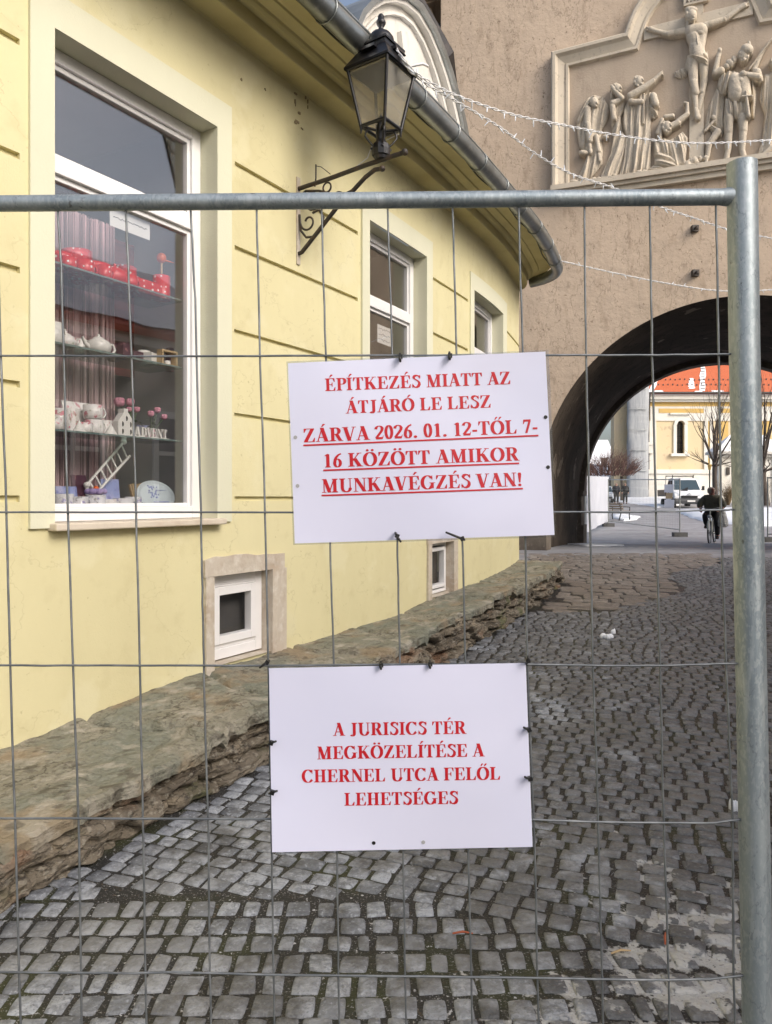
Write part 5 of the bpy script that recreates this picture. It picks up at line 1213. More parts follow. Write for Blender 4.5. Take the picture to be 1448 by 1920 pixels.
m = MB(); m.tube([corner(1, 0.20, ZE + 0.06), corner(1, 0.30, ZE + 0.09), corner(1, 0.34, ZE + 0.075)], 0.009, 6); m.build('cable_end', M['upvc'], lamp)

# ------------------------------------------------------------------ strings of fairy lights
M['cable'] = mk('clear_white_cable', (0.66, 0.66, 0.66), 0.4, layers=[(40, 0.5, 0.7, (0.42, 0.42, 0.44), 0.6)])
M['bulb'] = mk('unlit_clear_bulb', (0.72, 0.76, 0.82), 0.2)
def lights(pts, label, seed, step=0.16, r=0.0065):
    rg = random.Random(seed)
    V_ = [P(*p) for p in pts]
    # smooth the sag
    fine = []
    for i in range(len(V_) - 1):
        p0, p1, p2, p3 = V_[max(i-1, 0)], V_[i], V_[i+1], V_[min(i+2, len(V_)-1)]
        for t in np.linspace(0, 1, 24)[:-1]:
            t = float(t); fine.append(0.5 * ((2 * p1) + (p2 - p0) * t + (2*p0 - 5*p1 + 4*p2 - p3) * t*t + (3*p1 - p0 - 3*p2 + p3) * t**3))
    fine.append(V_[-1])
    root = thing('light_string', label, 'fairy lights', V_[0], 0, 'strings of fairy lights over the street')
    m = MB(); L = 0
    a_, b_ = [], []; up = Vector((0, 0, 1))
    dist = [0]
    for i in range(1, len(fine)): dist.append(dist[-1] + (fine[i] - fine[i-1]).length)
    ts = np.arange(0, dist[-1], 0.022)
    rs_ = []
    fx = [np.interp(ts, dist, [p[k] for p in fine]) for k in range(3)]
    for i, t in enumerate(ts):
        c_ = Vector((fx[0][i], fx[1][i], fx[2][i])); ph = t * 34 + 0.6 * math.sin(t * 3)
        o_ = Vector((0.25 * math.cos(ph), 0.6 * math.sin(ph), 0.9 * math.cos(ph))) * 0.008
        a_.append(c_ + o_); b_.append(c_ - o_)
    m.tube(a_, r * 0.72, 5); m.tube(b_, r * 0.72, 5)
    m.build('cable', M['cable'], root)
    n = min(95, int(dist[-1] / step)); first = None
    for k in range(n):
        t = (k + 0.5 + rg.uniform(-.35, .35)) / n * dist[-1]; i = int(np.searchsorted(ts, t)); i = min(i, len(a_) - 1)
        m = MB(); d = Vector((rg.uniform(-1, 1), rg.uniform(-.6, .6), -1.1 if rg.random() < .75 else 0.9)).normalized(); p = a_[i]
        m.tube([p, p + d * 0.022, p + d * 0.027, p + d * 0.052], [0.004, 0.006, 0.0045, 0.003], 6)
        m.build('bulb', M['bulb'], root)
lights([(744, 92, 5.02), (758, 112, 5.0), (775, 132, 5.05), (800, 150, 5.15), (860, 180, 5.4), (960, 214, 5.8), (1060, 235, 6.2), (1150, 252, 6.5), (1250, 265, 6.8), (1330, 268, 7.0), (1448, 262, 7.3), (1600, 248, 7.6)], 'upper string of unlit white fairy lights crossing the carved relief from the lantern', 1)
lights([(748, 100, 5.04), (765, 128, 5.02), (782, 143, 5.1), (810, 164, 5.2), (860, 192, 5.5), (940, 240, 6.0), (1000, 285, 6.4), (1070, 325, 6.8), (1150, 352, 7.2), (1240, 388, 7.6), (1300, 408, 7.9), (1366, 430, 8.2), (1448, 447, 8.5), (1600, 480, 8.9)], 'middle string of unlit white fairy lights running down from the lantern behind the fence rail', 2)
lights([(1042, 488, 10.15), (1060, 491, 10.2), (1150, 511, 10.3), (1250, 531, 10.4), (1350, 545, 10.5), (1448, 543, 10.6), (1620, 528, 10.8)], 'lowest string of unlit white fairy lights tied to the end of the gutter', 3, 0.22, 0.0075)

# ------------------------------------------------------------------ shop window display
wa, wb, wc, wd = wins[0]
def dist_mat(name, base, dots, sc=26):
    m = mk(name, base, 0.3); n, l = m.node_tree.nodes, m.node_tree.links; b = n['Principled BSDF']
    g = n.new('ShaderNodeNewGeometry'); v = n.new('ShaderNodeTexVoronoi'); v.inputs['Scale'].default_value = sc; v.inputs['Randomness'].default_value = 0.35
    l.new(g.outputs['Position'], v.inputs['Vector']); c_ = n.new('ShaderNodeMath'); c_.operation = 'LESS_THAN'; c_.inputs[1].default_value = 0.23
    l.new(v.outputs['Distance'], c_.inputs[0]); mx = n.new('ShaderNodeMix'); mx.data_type = 'RGBA'; mx.inputs[6].default_value = (*base, 1); mx.inputs[7].default_value = (*dots, 1)
    l.new(c_.outputs[0], mx.inputs['Factor']); l.new(mx.outputs[2], b.inputs['Base Color']); return m
M['polka'] = dist_mat('red_polka_dot_enamel', (0.60, 0.010, 0.012), (0.85, 0.82, 0.8), 30)
M['porc'] = mk('white_porcelain', (0.74, 0.73, 0.70), 0.2)
M['rosep'] = mk('rose_print_porcelain', (0.74, 0.72, 0.70), 0.25, layers=[(26, 0.57, 0.63, (0.55, 0.12, 0.17), 0.8), (40, 0.60, 0.66, (0.30, 0.33, 0.22), 0.7, 3, 17.0)])
M['lavp'] = mk('lavender_print_porcelain', (0.70, 0.70, 0.72), 0.25, layers=[(24, 0.57, 0.63, (0.22, 0.2, 0.42), 0.8), (34, 0.60, 0.66, (0.25, 0.24, 0.22), 0.7, 3, 17.0)])
M['bluep'] = mk('blue_picture_print', (0.28, 0.34, 0.62), 0.5, layers=[(9, 0.45, 0.65, (0.55, 0.55, 0.75), 0.8), (22, 0.55, 0.68, (0.13, 0.13, 0.4), 0.7)])
M['pink'] = mk('pink_petals', (0.62, 0.27, 0.36), 0.6, layers=[(60, 0.45, 0.7, (0.42, 0.13, 0.22), 0.7)])
M['leaf'] = mk('green_leaf', (0.06, 0.13, 0.05), 0.5)
M['shelfglass'] = mk('green_edged_shelf_glass', (0.16, 0.22, 0.21), 0.08, spec=0.8)
M['orange'] = mk('orange_plastic', (0.75, 0.14, 0.02), 0.4)
M['thread'] = mk('pink_grey_threads', (0.52, 0.36, 0.38), 0.7, island=0.5)
M['redwall'] = mk('dark_red_blind', (0.17, 0.045, 0.04), 0.7, layers=[((1, 1, 24), 0.48, 0.58, (0.08, 0.02, 0.02), 0.8)])
M['tan'] = mk('tan_card', (0.5, 0.36, 0.2), 0.7)
M['plum'] = mk('plum_packaging', (0.08, 0.03, 0.05), 0.4, layers=[(20, 0.55, 0.62, (0.5, 0.25, 0.25), 0.8)])
SH = [2.80, 2.36, 1.88, WZ0 + 0.052]
for k, z in enumerate(SH[:3]):
    m = MB(); sbox(m, wb + 0.02, wc - 0.055, -0.56, -0.225, z - 0.008, z)
    o = m.build('glass_shelf', glassmat('shelf_glass_%d' % k, 1.5, (0.72, 0.84, 0.80)), origin=Wp((wb + wc) / 2, -0.4, z))
    tag(o, ['topmost glass shelf in the shop window carrying red polka dot ware', 'second glass shelf in the shop window carrying teapots and small boxes', 'third glass shelf in the shop window carrying rose mugs and flower pots'][k], 'shelf', 'glass shelves in the shop window')
    m = MB(); sbox(m, wb + 0.02, wc - 0.055, -0.2245, -0.2215, z - 0.009, z + 0.001); m.build('shelf_edge', M['shelfglass'], o)
def at(x, off, z):
    s = s_px(x, off, -1, 3.5); return Wp(s, off, z)
def item(name, parts, label, cat, p, group=None):
    if len(parts) == 1:
        o = parts[0][1].build(name, parts[0][2], origin=p); return tag(o, label, cat, group)
    r = thing(name, label, cat, p, 0, group)
    for nm, mb, mt in parts: mb.build(nm, mt, r)
    return r
def vessel(p, r, h, prof=None):
    m = MB(); prof = prof or [(0.75, 0), (0.95, 0.08), (1.0, 0.3), (1.0, 1.0), (0.92, 1.0), (0.9, 0.3), (0.02, 0.12)]
    m.lathe([(r * a, h * b) for a, b in prof], p, 18); return m
def handle(p, r, h, ang):
    m = MB(); d = Vector((math.cos(ang), math.sin(ang), 0))
    m.tube([p + d * r * .95 + Vector((0, 0, h * .8)), p + d * r * 1.45 + Vector((0, 0, h * .82)), p + d * r * 1.65 + Vector((0, 0, h * .5)), p + d * r * 1.4 + Vector((0, 0, h * .2)), p + d * r * .95 + Vector((0, 0, h * .2))], r * .12, 6); return m
ang_r = math.atan2(0.86, 0.51)           # along the facade, away from the camera
def mug(x, off, z, r, h, mt, label, ang=None, group='mugs in the shop window'):
    p = at(x, off, z); return item('mug', [('mug_body', vessel(p, r, h), mt), ('handle', handle(p, r, h, ang_r if ang is None else ang), mt)], label, 'mug', p, group)
def teapot(x, off, z, r, mt, label, sgn=1):
    p = at(x, off, z); b = MB(); b.lathe([(r * .6, 0), (r * .9, r * .2), (r, r * .6), (r * .85, r * 1.0), (r * .5, r * 1.2), (r * .48, r * 1.22)], p, 18)
    ld = MB(); ld.lathe([(r * .5, r * 1.2), (r * .4, r * 1.32), (r * .15, r * 1.42), (r * .08, r * 1.48), (r * .13, r * 1.56), (0.001, r * 1.64)], p, 14)
    d = Vector((math.cos(ang_r), math.sin(ang_r), 0)) * sgn; sp = MB(); sp.tube([p + d * -r * .8 + Vector((0, 0, r * .45)), p + d * -r * 1.25 + Vector((0, 0, r * .7)), p + d * -r * 1.5 + Vector((0, 0, r * 1.15))], [r * .22, r * .15, r * .1], 8)
    return item('teapot', [('pot', b, mt), ('lid', ld, mt), ('spout', sp, mt), ('handle', handle(p, r * .95, r * 1.2, ang_r + (0 if sgn > 0 else PI)), mt)], label, 'teapot', p, 'teapots in the shop window')
def boxat(x, off, z, w_, h, d, mt, name, label, cat, rz=0.0, lean=0.0):
    p = at(x, off, z); R_ = Matrix.Rotation(ang_r + rz, 3, 'Z') @ Matrix.Rotation(lean, 3, 'X'); m = MB(); m.box(p + R_ @ Vector((0, 0, h / 2)), (w_, d, h), R_)
    return tag(m.build(name, mt, origin=p, bevel=0.002), label, cat)
# top shelf: red polka dot ware
def bowl(x, r, h, label, name='bowl'):
    p = at(x, -0.36, SH[0]); return item(name, [('b', vessel(p, r, h, [(0.5, 0), (0.8, 0.2), (1.0, 0.75), (1.03, 1.0), (0.95, 0.98), (0.75, 0.3), (0.02, 0.12)]), M['polka'])], label, 'bowl', p, 'red polka dot bowls')
bowl(114, .06, .10, 'leftmost red polka dot bowl on the top shelf behind pale reflections'); bowl(142, .075, .14, 'red polka dot bowl on the top shelf, second from the left'); bowl(180, .085, .10, 'wide red polka dot bowl left of the red teapot')
teapot(215, -0.34, SH[0], 0.085, M['polka'], 'red polka dot teapot on the top shelf')
p = at(264, -0.36, SH[0]); mm = MB(); R_ = Matrix.Rotation(ang_r, 3, 'Z'); mm.box(p + Vector((0, 0, 0.045)), (0.26, 0.12, 0.09), R_); tag(mm.build('tin_box', M['polka'], origin=p, bevel=0.01), 'long low red polka dot tin right of the red teapot', 'tin')
p = at(303, -0.34, SH[0]); item('canister', [('can', vessel(p, .055, .155, [(1, 0), (1, 1), (.9, 1), (.9, .9), (0.01, .9)]), M['polka'])], 'tall red polka dot canister at the right end of the top shelf', 'canister', p)
mm = MB(); q = p + Vector((0.0, 0, 0.13)); mm.tube([q, q + Vector((0.0, 0, 0.12))], 0.007, 6); st_ = mm
h_ = MB(); h_.ball(q + Vector((0, 0, 0.145)), (0.032, 0.032, 0.034), 10); bk = MB(); bk.tube([q + Vector((0.02, 0, 0.13)), q + Vector((0.075, 0.03, 0.122))], [0.008, 0.002], 6)
item('bird_pick', [('stick', st_, M['tan']), ('bird_head', h_, M['orange']), ('beak', bk, M['orange'])], 'orange bird on a stick standing in the red canister', 'ornament', q)
for k, (x, off, r_, h_, lb) in enumerate(((128, -.30, .045, .07, 'small red polka dot cup in front between the two left bowls'), (160, -.29, .05, .075, 'small red polka dot cup in front of the wide bowl'), (196, -.28, .042, .08, 'small red polka dot cup in front of the red teapot'), (243, -.29, .05, .07, 'small red polka dot cup just right of the red teapot'), (150, -.46, .07, .19, 'tall red polka dot jug at the back of the top shelf'), (232, -.47, .08, .18, 'wide red polka dot pot at the back of the top shelf'))):
    p = at(x, off, SH[0]); item('cup', [('cup_body', vessel(p, r_, h_), M['polka']), ('handle', handle(p, r_, h_, ang_r), M['polka'])], lb, 'cup', p, 'red polka dot cups')
# second shelf
teapot(124, -0.33, SH[1], 0.060, M['rosep'], 'pink patterned teapot at the left of the second shelf', -1); teapot(185, -0.33, SH[1], 0.075, M['porc'], 'white teapot with cut-out script on the second shelf')
mug(102, -0.30, SH[1], .045, .12, M['porc'], 'plain white jug cropped by the left window edge on the second shelf')
boxat(232, -0.34, SH[1], .07, .10, .05, M['plum'], 'gift_box', 'dark plum gift box left of the pale card box', 'box', .2); boxat(256, -0.32, SH[1], .07, .06, .05, M['plum'], 'gift_box', 'low dark gift box beside the white teapot', 'box', -.2)
boxat(283, -0.33, SH[1], .08, .075, .06, M['porc'], 'card_box', 'pale grey card box with dark lid on the second shelf', 'box', .3); boxat(324, -0.42, SH[1], .09, .16, .04, M['plum'], 'gift_bag', 'upright plum bag with a pink picture at the right of the second shelf', 'bag')
p = at(314, -0.28, SH[1]); mm = MB(); R_ = Matrix.Rotation(ang_r, 3, 'Z')
for (cx, cz, w_, h) in ((0, .005, .13, .012), (0, .095, .13, .012), (-.06, .05, .012, .08), (.06, .05, .012, .08)): mm.box(p + R_ @ Vector((cx, 0, cz)), (w_, .05, h), R_)
cd = MB(); cd.lathe([(.02, 0.011), (.02, .035), (.001, .036)], p, 12)
item('candle_frame', [('wooden_frame', mm, M['tan']), ('tealight', cd, M['porc'])], 'small wooden frame with a white tealight at the right of the second shelf', 'candle holder', p)
# third shelf
mug(176, -0.32, SH[2], .053, .085, M['rosep'], 'rose patterned cup on the third shelf, lower of the stack of two'); mug(174, -0.32, SH[2] + .087, .055, .085, M['rosep'], 'rose patterned cup standing on top of another cup')
p = at(146, -0.40, SH[2]); mm = MB(); R_ = Matrix.Rotation(ang_r, 3, 'Z') @ Matrix.Rotation(math.radians(-14), 3, 'X'); mm.box(p + Vector((0, 0, .10)), (.19, .012, .19), R_); tag(mm.build('square_plate', M['rosep'], origin=p, bevel=.004), 'square rose patterned plate propped behind cups on the third shelf', 'plate')
mug(112, -0.33, SH[2], .045, .13, M['rosep'], 'rose patterned jug at the left of the third shelf'); mug(103, -0.27, SH[2], .045, .07, M['rosep'], 'rose patterned cup cropped by the left window edge on the third shelf')
for x, lb in ((149, 'white cone ornament left of the stacked cups'), (208, 'white cone ornament right of the stacked cups')):
    p = at(x, -0.27, SH[2]); mm = MB(); mm.lathe([(.04, 0), (.012, .05), (.001, .07)], p, 12); tag(mm.build('cone_ornament', M['porc'], origin=p), lb, 'ornament', 'white cone ornaments')
p = at(232, -0.30, SH[2]); R_ = Matrix.Rotation(ang_r, 3, 'Z'); mm = MB()
hs = [(-.06, 0), (.06, 0), (.06, .09), (.012, .15), (.012, .17), (-.02, .17), (-.02, .145), (-.06, .09)]
mm.prism([p + R_ @ Vector((x, -.025, z)) for x, z in hs], R_ @ Vector((0, .05, 0)))
wn = MB()
for (x, z, a) in ((-.03, .03, .4), (.03, .03, -.4), (-.03, .075, -.4), (.03, .075, .4), (0, .11, 0)): wn.ball(p + R_ @ Vector((x, -.0255, z)), (.009, .002, .016), 8)
item('porcelain_house', [('house_body', mm, M['porc']), ('leaf_opening', wn, M['dark'])], 'white porcelain lantern house with leaf shaped openings', 'lantern house', p)
p0 = at(252, -0.26, SH[2]); p1 = at(312, -0.26, SH[2]); mm = MB()
def pad(u, v, l_): return p0 + (p1 - p0) * u + Vector((0, 0, 0.006 + v * 0.058)) + Vector((.86, -.51, 0)) * (0.0 + l_ * 30)
set_text(mm, 'ADVENT', pad, 0.0)
pl = MB(); R_ = Matrix.Rotation(ang_r, 3, 'Z'); pl.box((p0 + p1) / 2 + Vector((0, 0, .003)), ((p1 - p0).length * 1.06, .04, .006), R_)
r = thing('advent_letters', 'white standing letters spelling ADVENT on a narrow base', 'letters', (p0 + p1) / 2)
o = mm.build('letters', M['porc'], r, fixn=False); sm_ = o.modifiers.new('thickness', 'SOLIDIFY'); sm_.thickness = 0.014; sm_.offset = 0
pl.build('base', M['porc'], r)
def flowers(x, z, blooms, label, potc, off=-0.36):
    p = at(x, off, z); pt = MB(); pt.lathe([(.035, 0), (.045, .065), (.04, .065), (.02, .05)], p, 14); st = MB(); bl = MB(); lf = MB(); rg = random.Random(int(x))
    R_ = Matrix.Rotation(ang_r, 3, 'Z')
    for (dx, dz, r_) in blooms:
        q = p + R_ @ Vector((dx, rg.uniform(-.03, .02), dz)); st.tube([p + Vector((0, 0, .05)), (p + q) / 2 + Vector((0, 0, .02)), q], .003, 5)
        bl.ball(q, (r_, r_, r_ * .85), 10)
        for k in range(6): a = k * 1.05; bl.ball(q + Vector((math.cos(a) * r_ * .5, math.sin(a) * r_ * .5, r_ * .35)), r_ * .55, 7)
    for k in range(16):
        q = p + Vector((rg.uniform(-.06, .06), rg.uniform(-.05, .05), rg.uniform(.07, .15))); a = rg.uniform(0, 6); d = Vector((math.cos(a), math.sin(a), rg.uniform(-.3, .5))) * .035; sd_ = Vector((-math.sin(a), math.cos(a), 0)) * .012
        lf.add([q, q + d * .5 + sd_, q + d, q + d * .5 - sd_], [(0, 1, 2, 3)])
    item('flower_pot', [('pot', pt, potc), ('stems', st, M['leaf']), ('blooms', bl, M['pink']), ('leaves', lf, M['leaf'])], label, 'flowers', p, 'pink flowers in the shop window')
flowers(284, SH[2], [(-.03, .165, .022), (.035, .195, .022), (.085, .155, .021)], 'pink pot of round pink flowers behind the ADVENT letters', M['pink'])
flowers(246, SH[2], [(-.08, .235, .034), (-.01, .24, .028), (.05, .20, .022), (-.04, .19, .018)], 'bunch of larger pink roses behind the porcelain house', M['dark'], -0.46)
mug(196, -0.42, SH[2], .05, .10, M['rosep'], 'rose patterned cup at the back between stacked cups and porcelain house'); mug(160, -0.28, SH[2], .04, .06, M['rosep'], 'small rose patterned cup in front of the square plate')
boxat(268, -0.44, SH[2], .07, .10, .04, M['bluep'], 'gift_card', 'small blue card behind the ADVENT letters', 'card')
mug(150, -0.44, SH[1], .045, .09, M['porc'], 'white cup at the back between the two teapots of the second shelf'); mug(214, -0.43, SH[1], .045, .10, M['plum'], 'dark plum cup behind the white teapot'); mug(270, -0.45, SH[1], .04, .11, M['porc'], 'white beaker behind the pale card box')
# bottom board
mug(150, -0.27, SH[3], .045, .09, M['lavp'], 'lavender cup between patterned mug and printed tin'); mug(206, -0.27, SH[3], .04, .075, M['rosep'], 'small rose cup right of the printed tin'); boxat(152, -0.42, SH[3], .10, .22, .012, M['plum'], 'picture_card', 'dark upright picture card behind the lavender cup', 'picture', 0, -.12)
boxat(336, -0.45, SH[3], .10, .05, .08, M['porc'], 'folded_cloth', 'folded white cloth at the right end of the window board', 'cloth')
mug(119, -0.27, SH[3], .055, .105, M['lavp'], 'patterned mug standing at the left of the window board'); boxat(128, -0.34, SH[3], .15, .15, .012, M['bluep'], 'picture_card', 'blue framed picture behind the patterned mug', 'picture', .1, -.15)
p = at(180, -0.29, SH[3]); mm = MB(); mm.lathe([(.055, 0), (.055, .10), (.05, .10), (.048, .02), (.01, .02)], p, 18); tag(mm.build('tin_can', M['lavp'], origin=p), 'printed white tin with lettering left of the low cup', 'tin')
p2 = p + Vector((0, 0, .10)); mm = MB(); 
for k in range(8): a = k * .785; mm.ball(p2 + Vector((math.cos(a) * .04, math.sin(a) * .04, .02)), (.028, .028, .018), 7)
c_ = MB(); c_.ball(p2 + Vector((0, 0, .035)), .018, 8); item('fabric_flower', [('petals', mm, mk('lilac_fabric', (0.36, 0.28, 0.52), .8)), ('flower_centre', c_, M['orange'])], 'lilac fabric flower with orange centre on the printed tin', 'flower', p2)
boxat(210, -0.38, SH[3], .13, .20, .012, M['bluep'], 'picture_card', 'tall blue and lilac picture card leaning behind the low cup', 'picture', 0, -.12)
mug(231, -0.28, SH[3], .06, .08, M['lavp'], 'wide low cup in the middle of the window board'); mug(250, -0.33, SH[3], .05, .09, M['lavp'], 'cup with dark stripes half hidden behind the low cup')
p = at(300, -0.30, SH[3]); R_ = Matrix.Rotation(ang_r, 3, 'Z') @ Matrix.Rotation(math.radians(-20), 3, 'X'); mm = MB(); n_ = 32
def plv(r1, r2, d): return [p + R_ @ Vector((r1 * math.cos(2 * PI * k / n_), d, r2 * (1 + math.sin(2 * PI * k / n_)))) for k in range(n_)]
A1, A2, A3 = plv(.155, .105, 0), plv(.15, .10, -.008), plv(.12, .08, .002); A3 = [q + R_ @ Vector((0, 0, .024)) for q in A3]; A2 = [q + R_ @ Vector((0, 0, .004)) for q in A2]
mm.add(A1 + A2 + A3, [(k, (k+1) % n_, n_ + (k+1) % n_, n_ + k) for k in range(n_)] + [(n_ + k, n_ + (k+1) % n_, 2*n_ + (k+1) % n_, 2*n_ + k) for k in range(n_)] + [tuple(range(2*n_, 3*n_)), tuple(range(n_ - 1, -1, -1))])
pr_ = MB()
for k in range(26): q = p + R_ @ Vector((random.uniform(-.06, .02), -.0025, .10 + random.uniform(-.01, .07))); pr_.ball(q, (.006, .0012, .006), 6)
pr_.box(p + R_ @ Vector((.03, -.003, .06)), (.13, .001, .006), R_); pr_.box(p + R_ @ Vector((.05, -.003, .14)), (.08, .001, .003), R_)
item('oval_plate', [('plate', mm, mk('pale_blue_glaze', (0.60, 0.68, 0.72), .2)), ('lavender_print', pr_, M['bluep'])], 'large pale oval plate with lavender print leaning at the right of the window board', 'plate', p)
p = at(258, -0.40, SH[3]); mm = MB()
for k in range(9): mm.box(p + Matrix.Rotation(ang_r, 3, 'Z') @ Vector((-.04 + k * .011, 0, .085 + .004 * (k % 3))), (.009, .02, .17), Matrix.Rotation(ang_r, 3, 'Z') @ Matrix.Rotation((k - 4) * .07, 3, 'Y'))
tag(mm.build('wafer_bundle', M['tan'], origin=p), 'fan of pale orange wafer sticks behind the cups', 'sticks')
# small white toy ladder that leans from the board
p = at(163, -0.40, SH[3] + .16); q = at(232, -0.45, SH[3] + .44); mm = MB(); o_ = Vector((0, 0, .05))
mm.tube([p, q], .009, 6); mm.tube([p - o_ * 0.2 + Vector((.05, -.03, -.06)), q + Vector((.05, -.03, -.09))], .009, 6)
for k in range(7): t = (k + .5) / 7; mm.tube([p.lerp(q, t), (p - o_ * 0.2 + Vector((.05, -.03, -.06))).lerp(q + Vector((.05, -.03, -.09)), t)], .006, 5)
mm.ball(p, .02, 8); mm.ball(q, .02, 8); mm.tube([p, p + Vector((.01, 0, -.16))], .012, 6)
tag(mm.build('toy_ladder', M['porc'], origin=p), 'white wooden toy ladder leaning above the blue picture card', 'ladder')
# thread curtain on the left, dark red blind on the right
mm = MB(); rg = random.Random(9); ss0, ss1 = s_px(90, -.62, -1, 3), s_px(212, -.62, -1, 3)
for k in range(200):
    s = ss0 + (ss1 - ss0) * rg.random(); o_ = -.62 + rg.uniform(-.03, .03); w_ = rg.choice([.002, .002, .003, .006, .011]); top = 3.28
    a = [Wp(s - w_, o_, top), Wp(s + w_, o_, top), Wp(s + w_ + rg.uniform(-.01, .01), o_ + .003, SH[3]), Wp(s - w_, o_ + .003, SH[3])]
    mm.prism(a, Wp(s, o_, 0) - Wp(s, o_ + .002, 0))
tag(mm.build('thread_curtain', M['thread'], origin=Wp((ss0 + ss1) / 2, -.62, SH[3])), 'curtain of hanging pink and grey threads behind the left half of the shop display', 'curtain')
mm = MB(); sbox(mm, s_px(90, -.8, -1, 3), s_px(291, -.8, -1, 3), -.80, -.79, 2.35, 3.28); tag(mm.build('red_blind', M['redwall'], origin=Wp(1.2, -.8, 2.35)), 'dark red slatted blind hanging at the back of the shop window', 'blind')
# price note hung inside the pane, and the note in the middle window
def note(x0, x1, ztop, h, off, rows, label):
    s0, s1 = s_px(x0, off, -1, 6), s_px(x1, off, -1, 6); mm = MB(); sbox(mm, s0, s1, off - .002, off, ztop - h, ztop); ink = MB()
    p = Wp((s0 + s1) / 2, off, ztop - h)
    for r_, n_ in enumerate(rows):
        z = ztop - h * (r_ + .65) / (len(rows) + .3); rg = random.Random(r_ + 3); pts = []
        for k in range(n_ * 3 + 1):
            u = .08 + .84 * k / (n_ * 3); pts.append(Wp(s0 + (s1 - s0) * u, off + .0012, z + (rg.uniform(-.5, .5)) * h * .10))
        ink.tube(pts, .0022, 4)
    item('paper_note', [('note_sheet', mm, M['porc']), ('handwriting', ink, M['dark'])], label, 'note', p, 'paper notes behind the windows')
note(206, 281, 3.215, .12, -0.19, [9], 'white handwritten strip of paper at the top of the shop window')
note(708, 733, 3.13, .17, -0.188, [5, 6, 5], 'small white paper note in the middle window')
p = Wp(s_px(715, -.5, 2, 6), -.5, 1.4); mm = MB(); mm.lathe([(.10, 1.1), (.16, 1.25), (.17, 1.42), (.02, 1.42)], (p.x, p.y, p.z), 16); lf = MB(); rg = random.Random(2)
for k in range(60):
    q = p + Vector((rg.uniform(-.2, .2), rg.uniform(-.2, .2), 1.44 + rg.uniform(-.1, .08))); a = rg.uniform(0, 6); d = Vector((math.cos(a), math.sin(a), rg.uniform(-.5, .3))) * .07; sd_ = Vector((-math.sin(a), math.cos(a), 0)) * .015
    lf.add([q, q + d * .5 + sd_, q + d, q + d * .5 - sd_], [(0, 1, 2, 3)])
sd2 = MB(); sd2.tube([p + Vector((0, 0, 0)), p + Vector((0, 0, 1.12))], .03, 8)
item('house_plant', [('pot', mm, M['dark']), ('leaves', lf, M['leaf']), ('stand', sd2, M['wood'])], 'low leafy plant in a dark pot inside the middle window', 'plant', p)
# ------------------------------------------------------------------ the house across the street (seen in the shop window)
M['facade2'] = mk('grey_beige_plaster', (0.50, 0.46, 0.40), 0.85, layers=[((1, 1, .4), .42, .7, (0.42, 0.38, 0.33), .7)], bump=[(40, .002)])
M['tile'] = mk('red_clay_tile', (0.40, 0.10, 0.045), 0.7, layers=[((2, 2, 2), .42, .68, (0.31, 0.08, 0.04), .7), ((14, 14, 3), .56, .66, (0.22, .06, .035), .6)], bump=[((22, 22, 10), .02)])
opp = thing('opposite_house', 'grey beige house with snow-covered tiled roof across the street from the yellow house', 'house', (6.6, 3, 0))
od = Vector((0.44, 0.898, 0)); on = Vector((-0.898, 0.44, 0)); oo = Vector((6.0, 2.6, 0))
def OP(s, off, z): return oo + od * s + on * off + Vector((0, 0, z))
wn_ = [-4.2, -2.0, 0.4, 2.6, 4.8]
def obox(m, s0, s1, o0, o1, z0, z1):
    m.hexa([OP(s0, o0, z0), OP(s1, o0, z0), OP(s1, o1, z0), OP(s0, o1, z0), OP(s0, o0, z1), OP(s1, o0, z1), OP(s1, o1, z1), OP(s0, o1, z1)])
m = MB(); obox(m, -5, 6.6, -6, 0, -0.3, 4.2); m.build('wall', M['facade2'], opp)
m = MB()
obox(m, -5.2, 6.8, -.05, .28, 4.2, 4.42); m.build('cornice', M['white'], opp)
for s in wn_:
    m = MB(); z0, z1 = 1.2, 3.0
    obox(m, s - .62, s - .5, .002, .05, z0 - .1, z1 + .12); obox(m, s + .5, s + .62, .002, .05, z0 - .1, z1 + .12); obox(m, s - .5, s + .5, .002, .05, z1, z1 + .12); obox(m, s - .68, s + .68, .002, .10, z0 - .16, z0 - .1)
    obox(m, s - .04, s + .04, .006, .03, z0, z1); obox(m, s - .5, s - .04, .006, .03, 2.3, 2.38); obox(m, s + .04, s + .5, .006, .03, 2.3, 2.38)
    wf = m.build('window', M['upvc'], opp); m = MB(); obox(m, s - .5, s + .5, .002, .005, z0 - .1, z1); m.build('pane', mk('dark_glass', (.02, .02, .025), .05), wf)
m = MB(); m.hexa([OP(-5.3, .38, 4.36), OP(6.9, .38, 4.36), OP(6.9, -3.3, 6.6), OP(-5.3, -3.3, 6.6), OP(-5.3, .38, 4.48), OP(6.9, .38, 4.48), OP(6.9, -3.3, 6.75), OP(-5.3, -3.3, 6.75)])
m.hexa([OP(-5.3, -6.9, 4.36), OP(6.9, -6.9, 4.36), OP(6.9, -3.3, 6.6), OP(-5.3, -3.3, 6.6), OP(-5.3, -6.9, 4.48), OP(6.9, -6.9, 4.48), OP(6.9, -3.3, 6.75), OP(-5.3, -3.3, 6.75)])
rf = m.build('roof', M['tile'], opp)
m = MB(); rs_ = np.linspace(-5.2, 6.8, 60); sv = []
for s in rs_:
    for k in range(7): t = min(.995, k / 6 * .96 + .03 + .03 * fbm(s * 1.4, k, 6)); o_ = .38 - 3.68 * t; sv.append(OP(s, o_, 4.49 + 2.27 * t + .04 + .02 * fbm(s * 2, k * 1.3, 2)))
m.add(sv, [(i * 7 + k, (i + 1) * 7 + k, (i + 1) * 7 + k + 1, i * 7 + k + 1) for i in range(59) for k in range(6)], 0, True); m.build('snow_cover', M['snow'], rf, fixn=False)
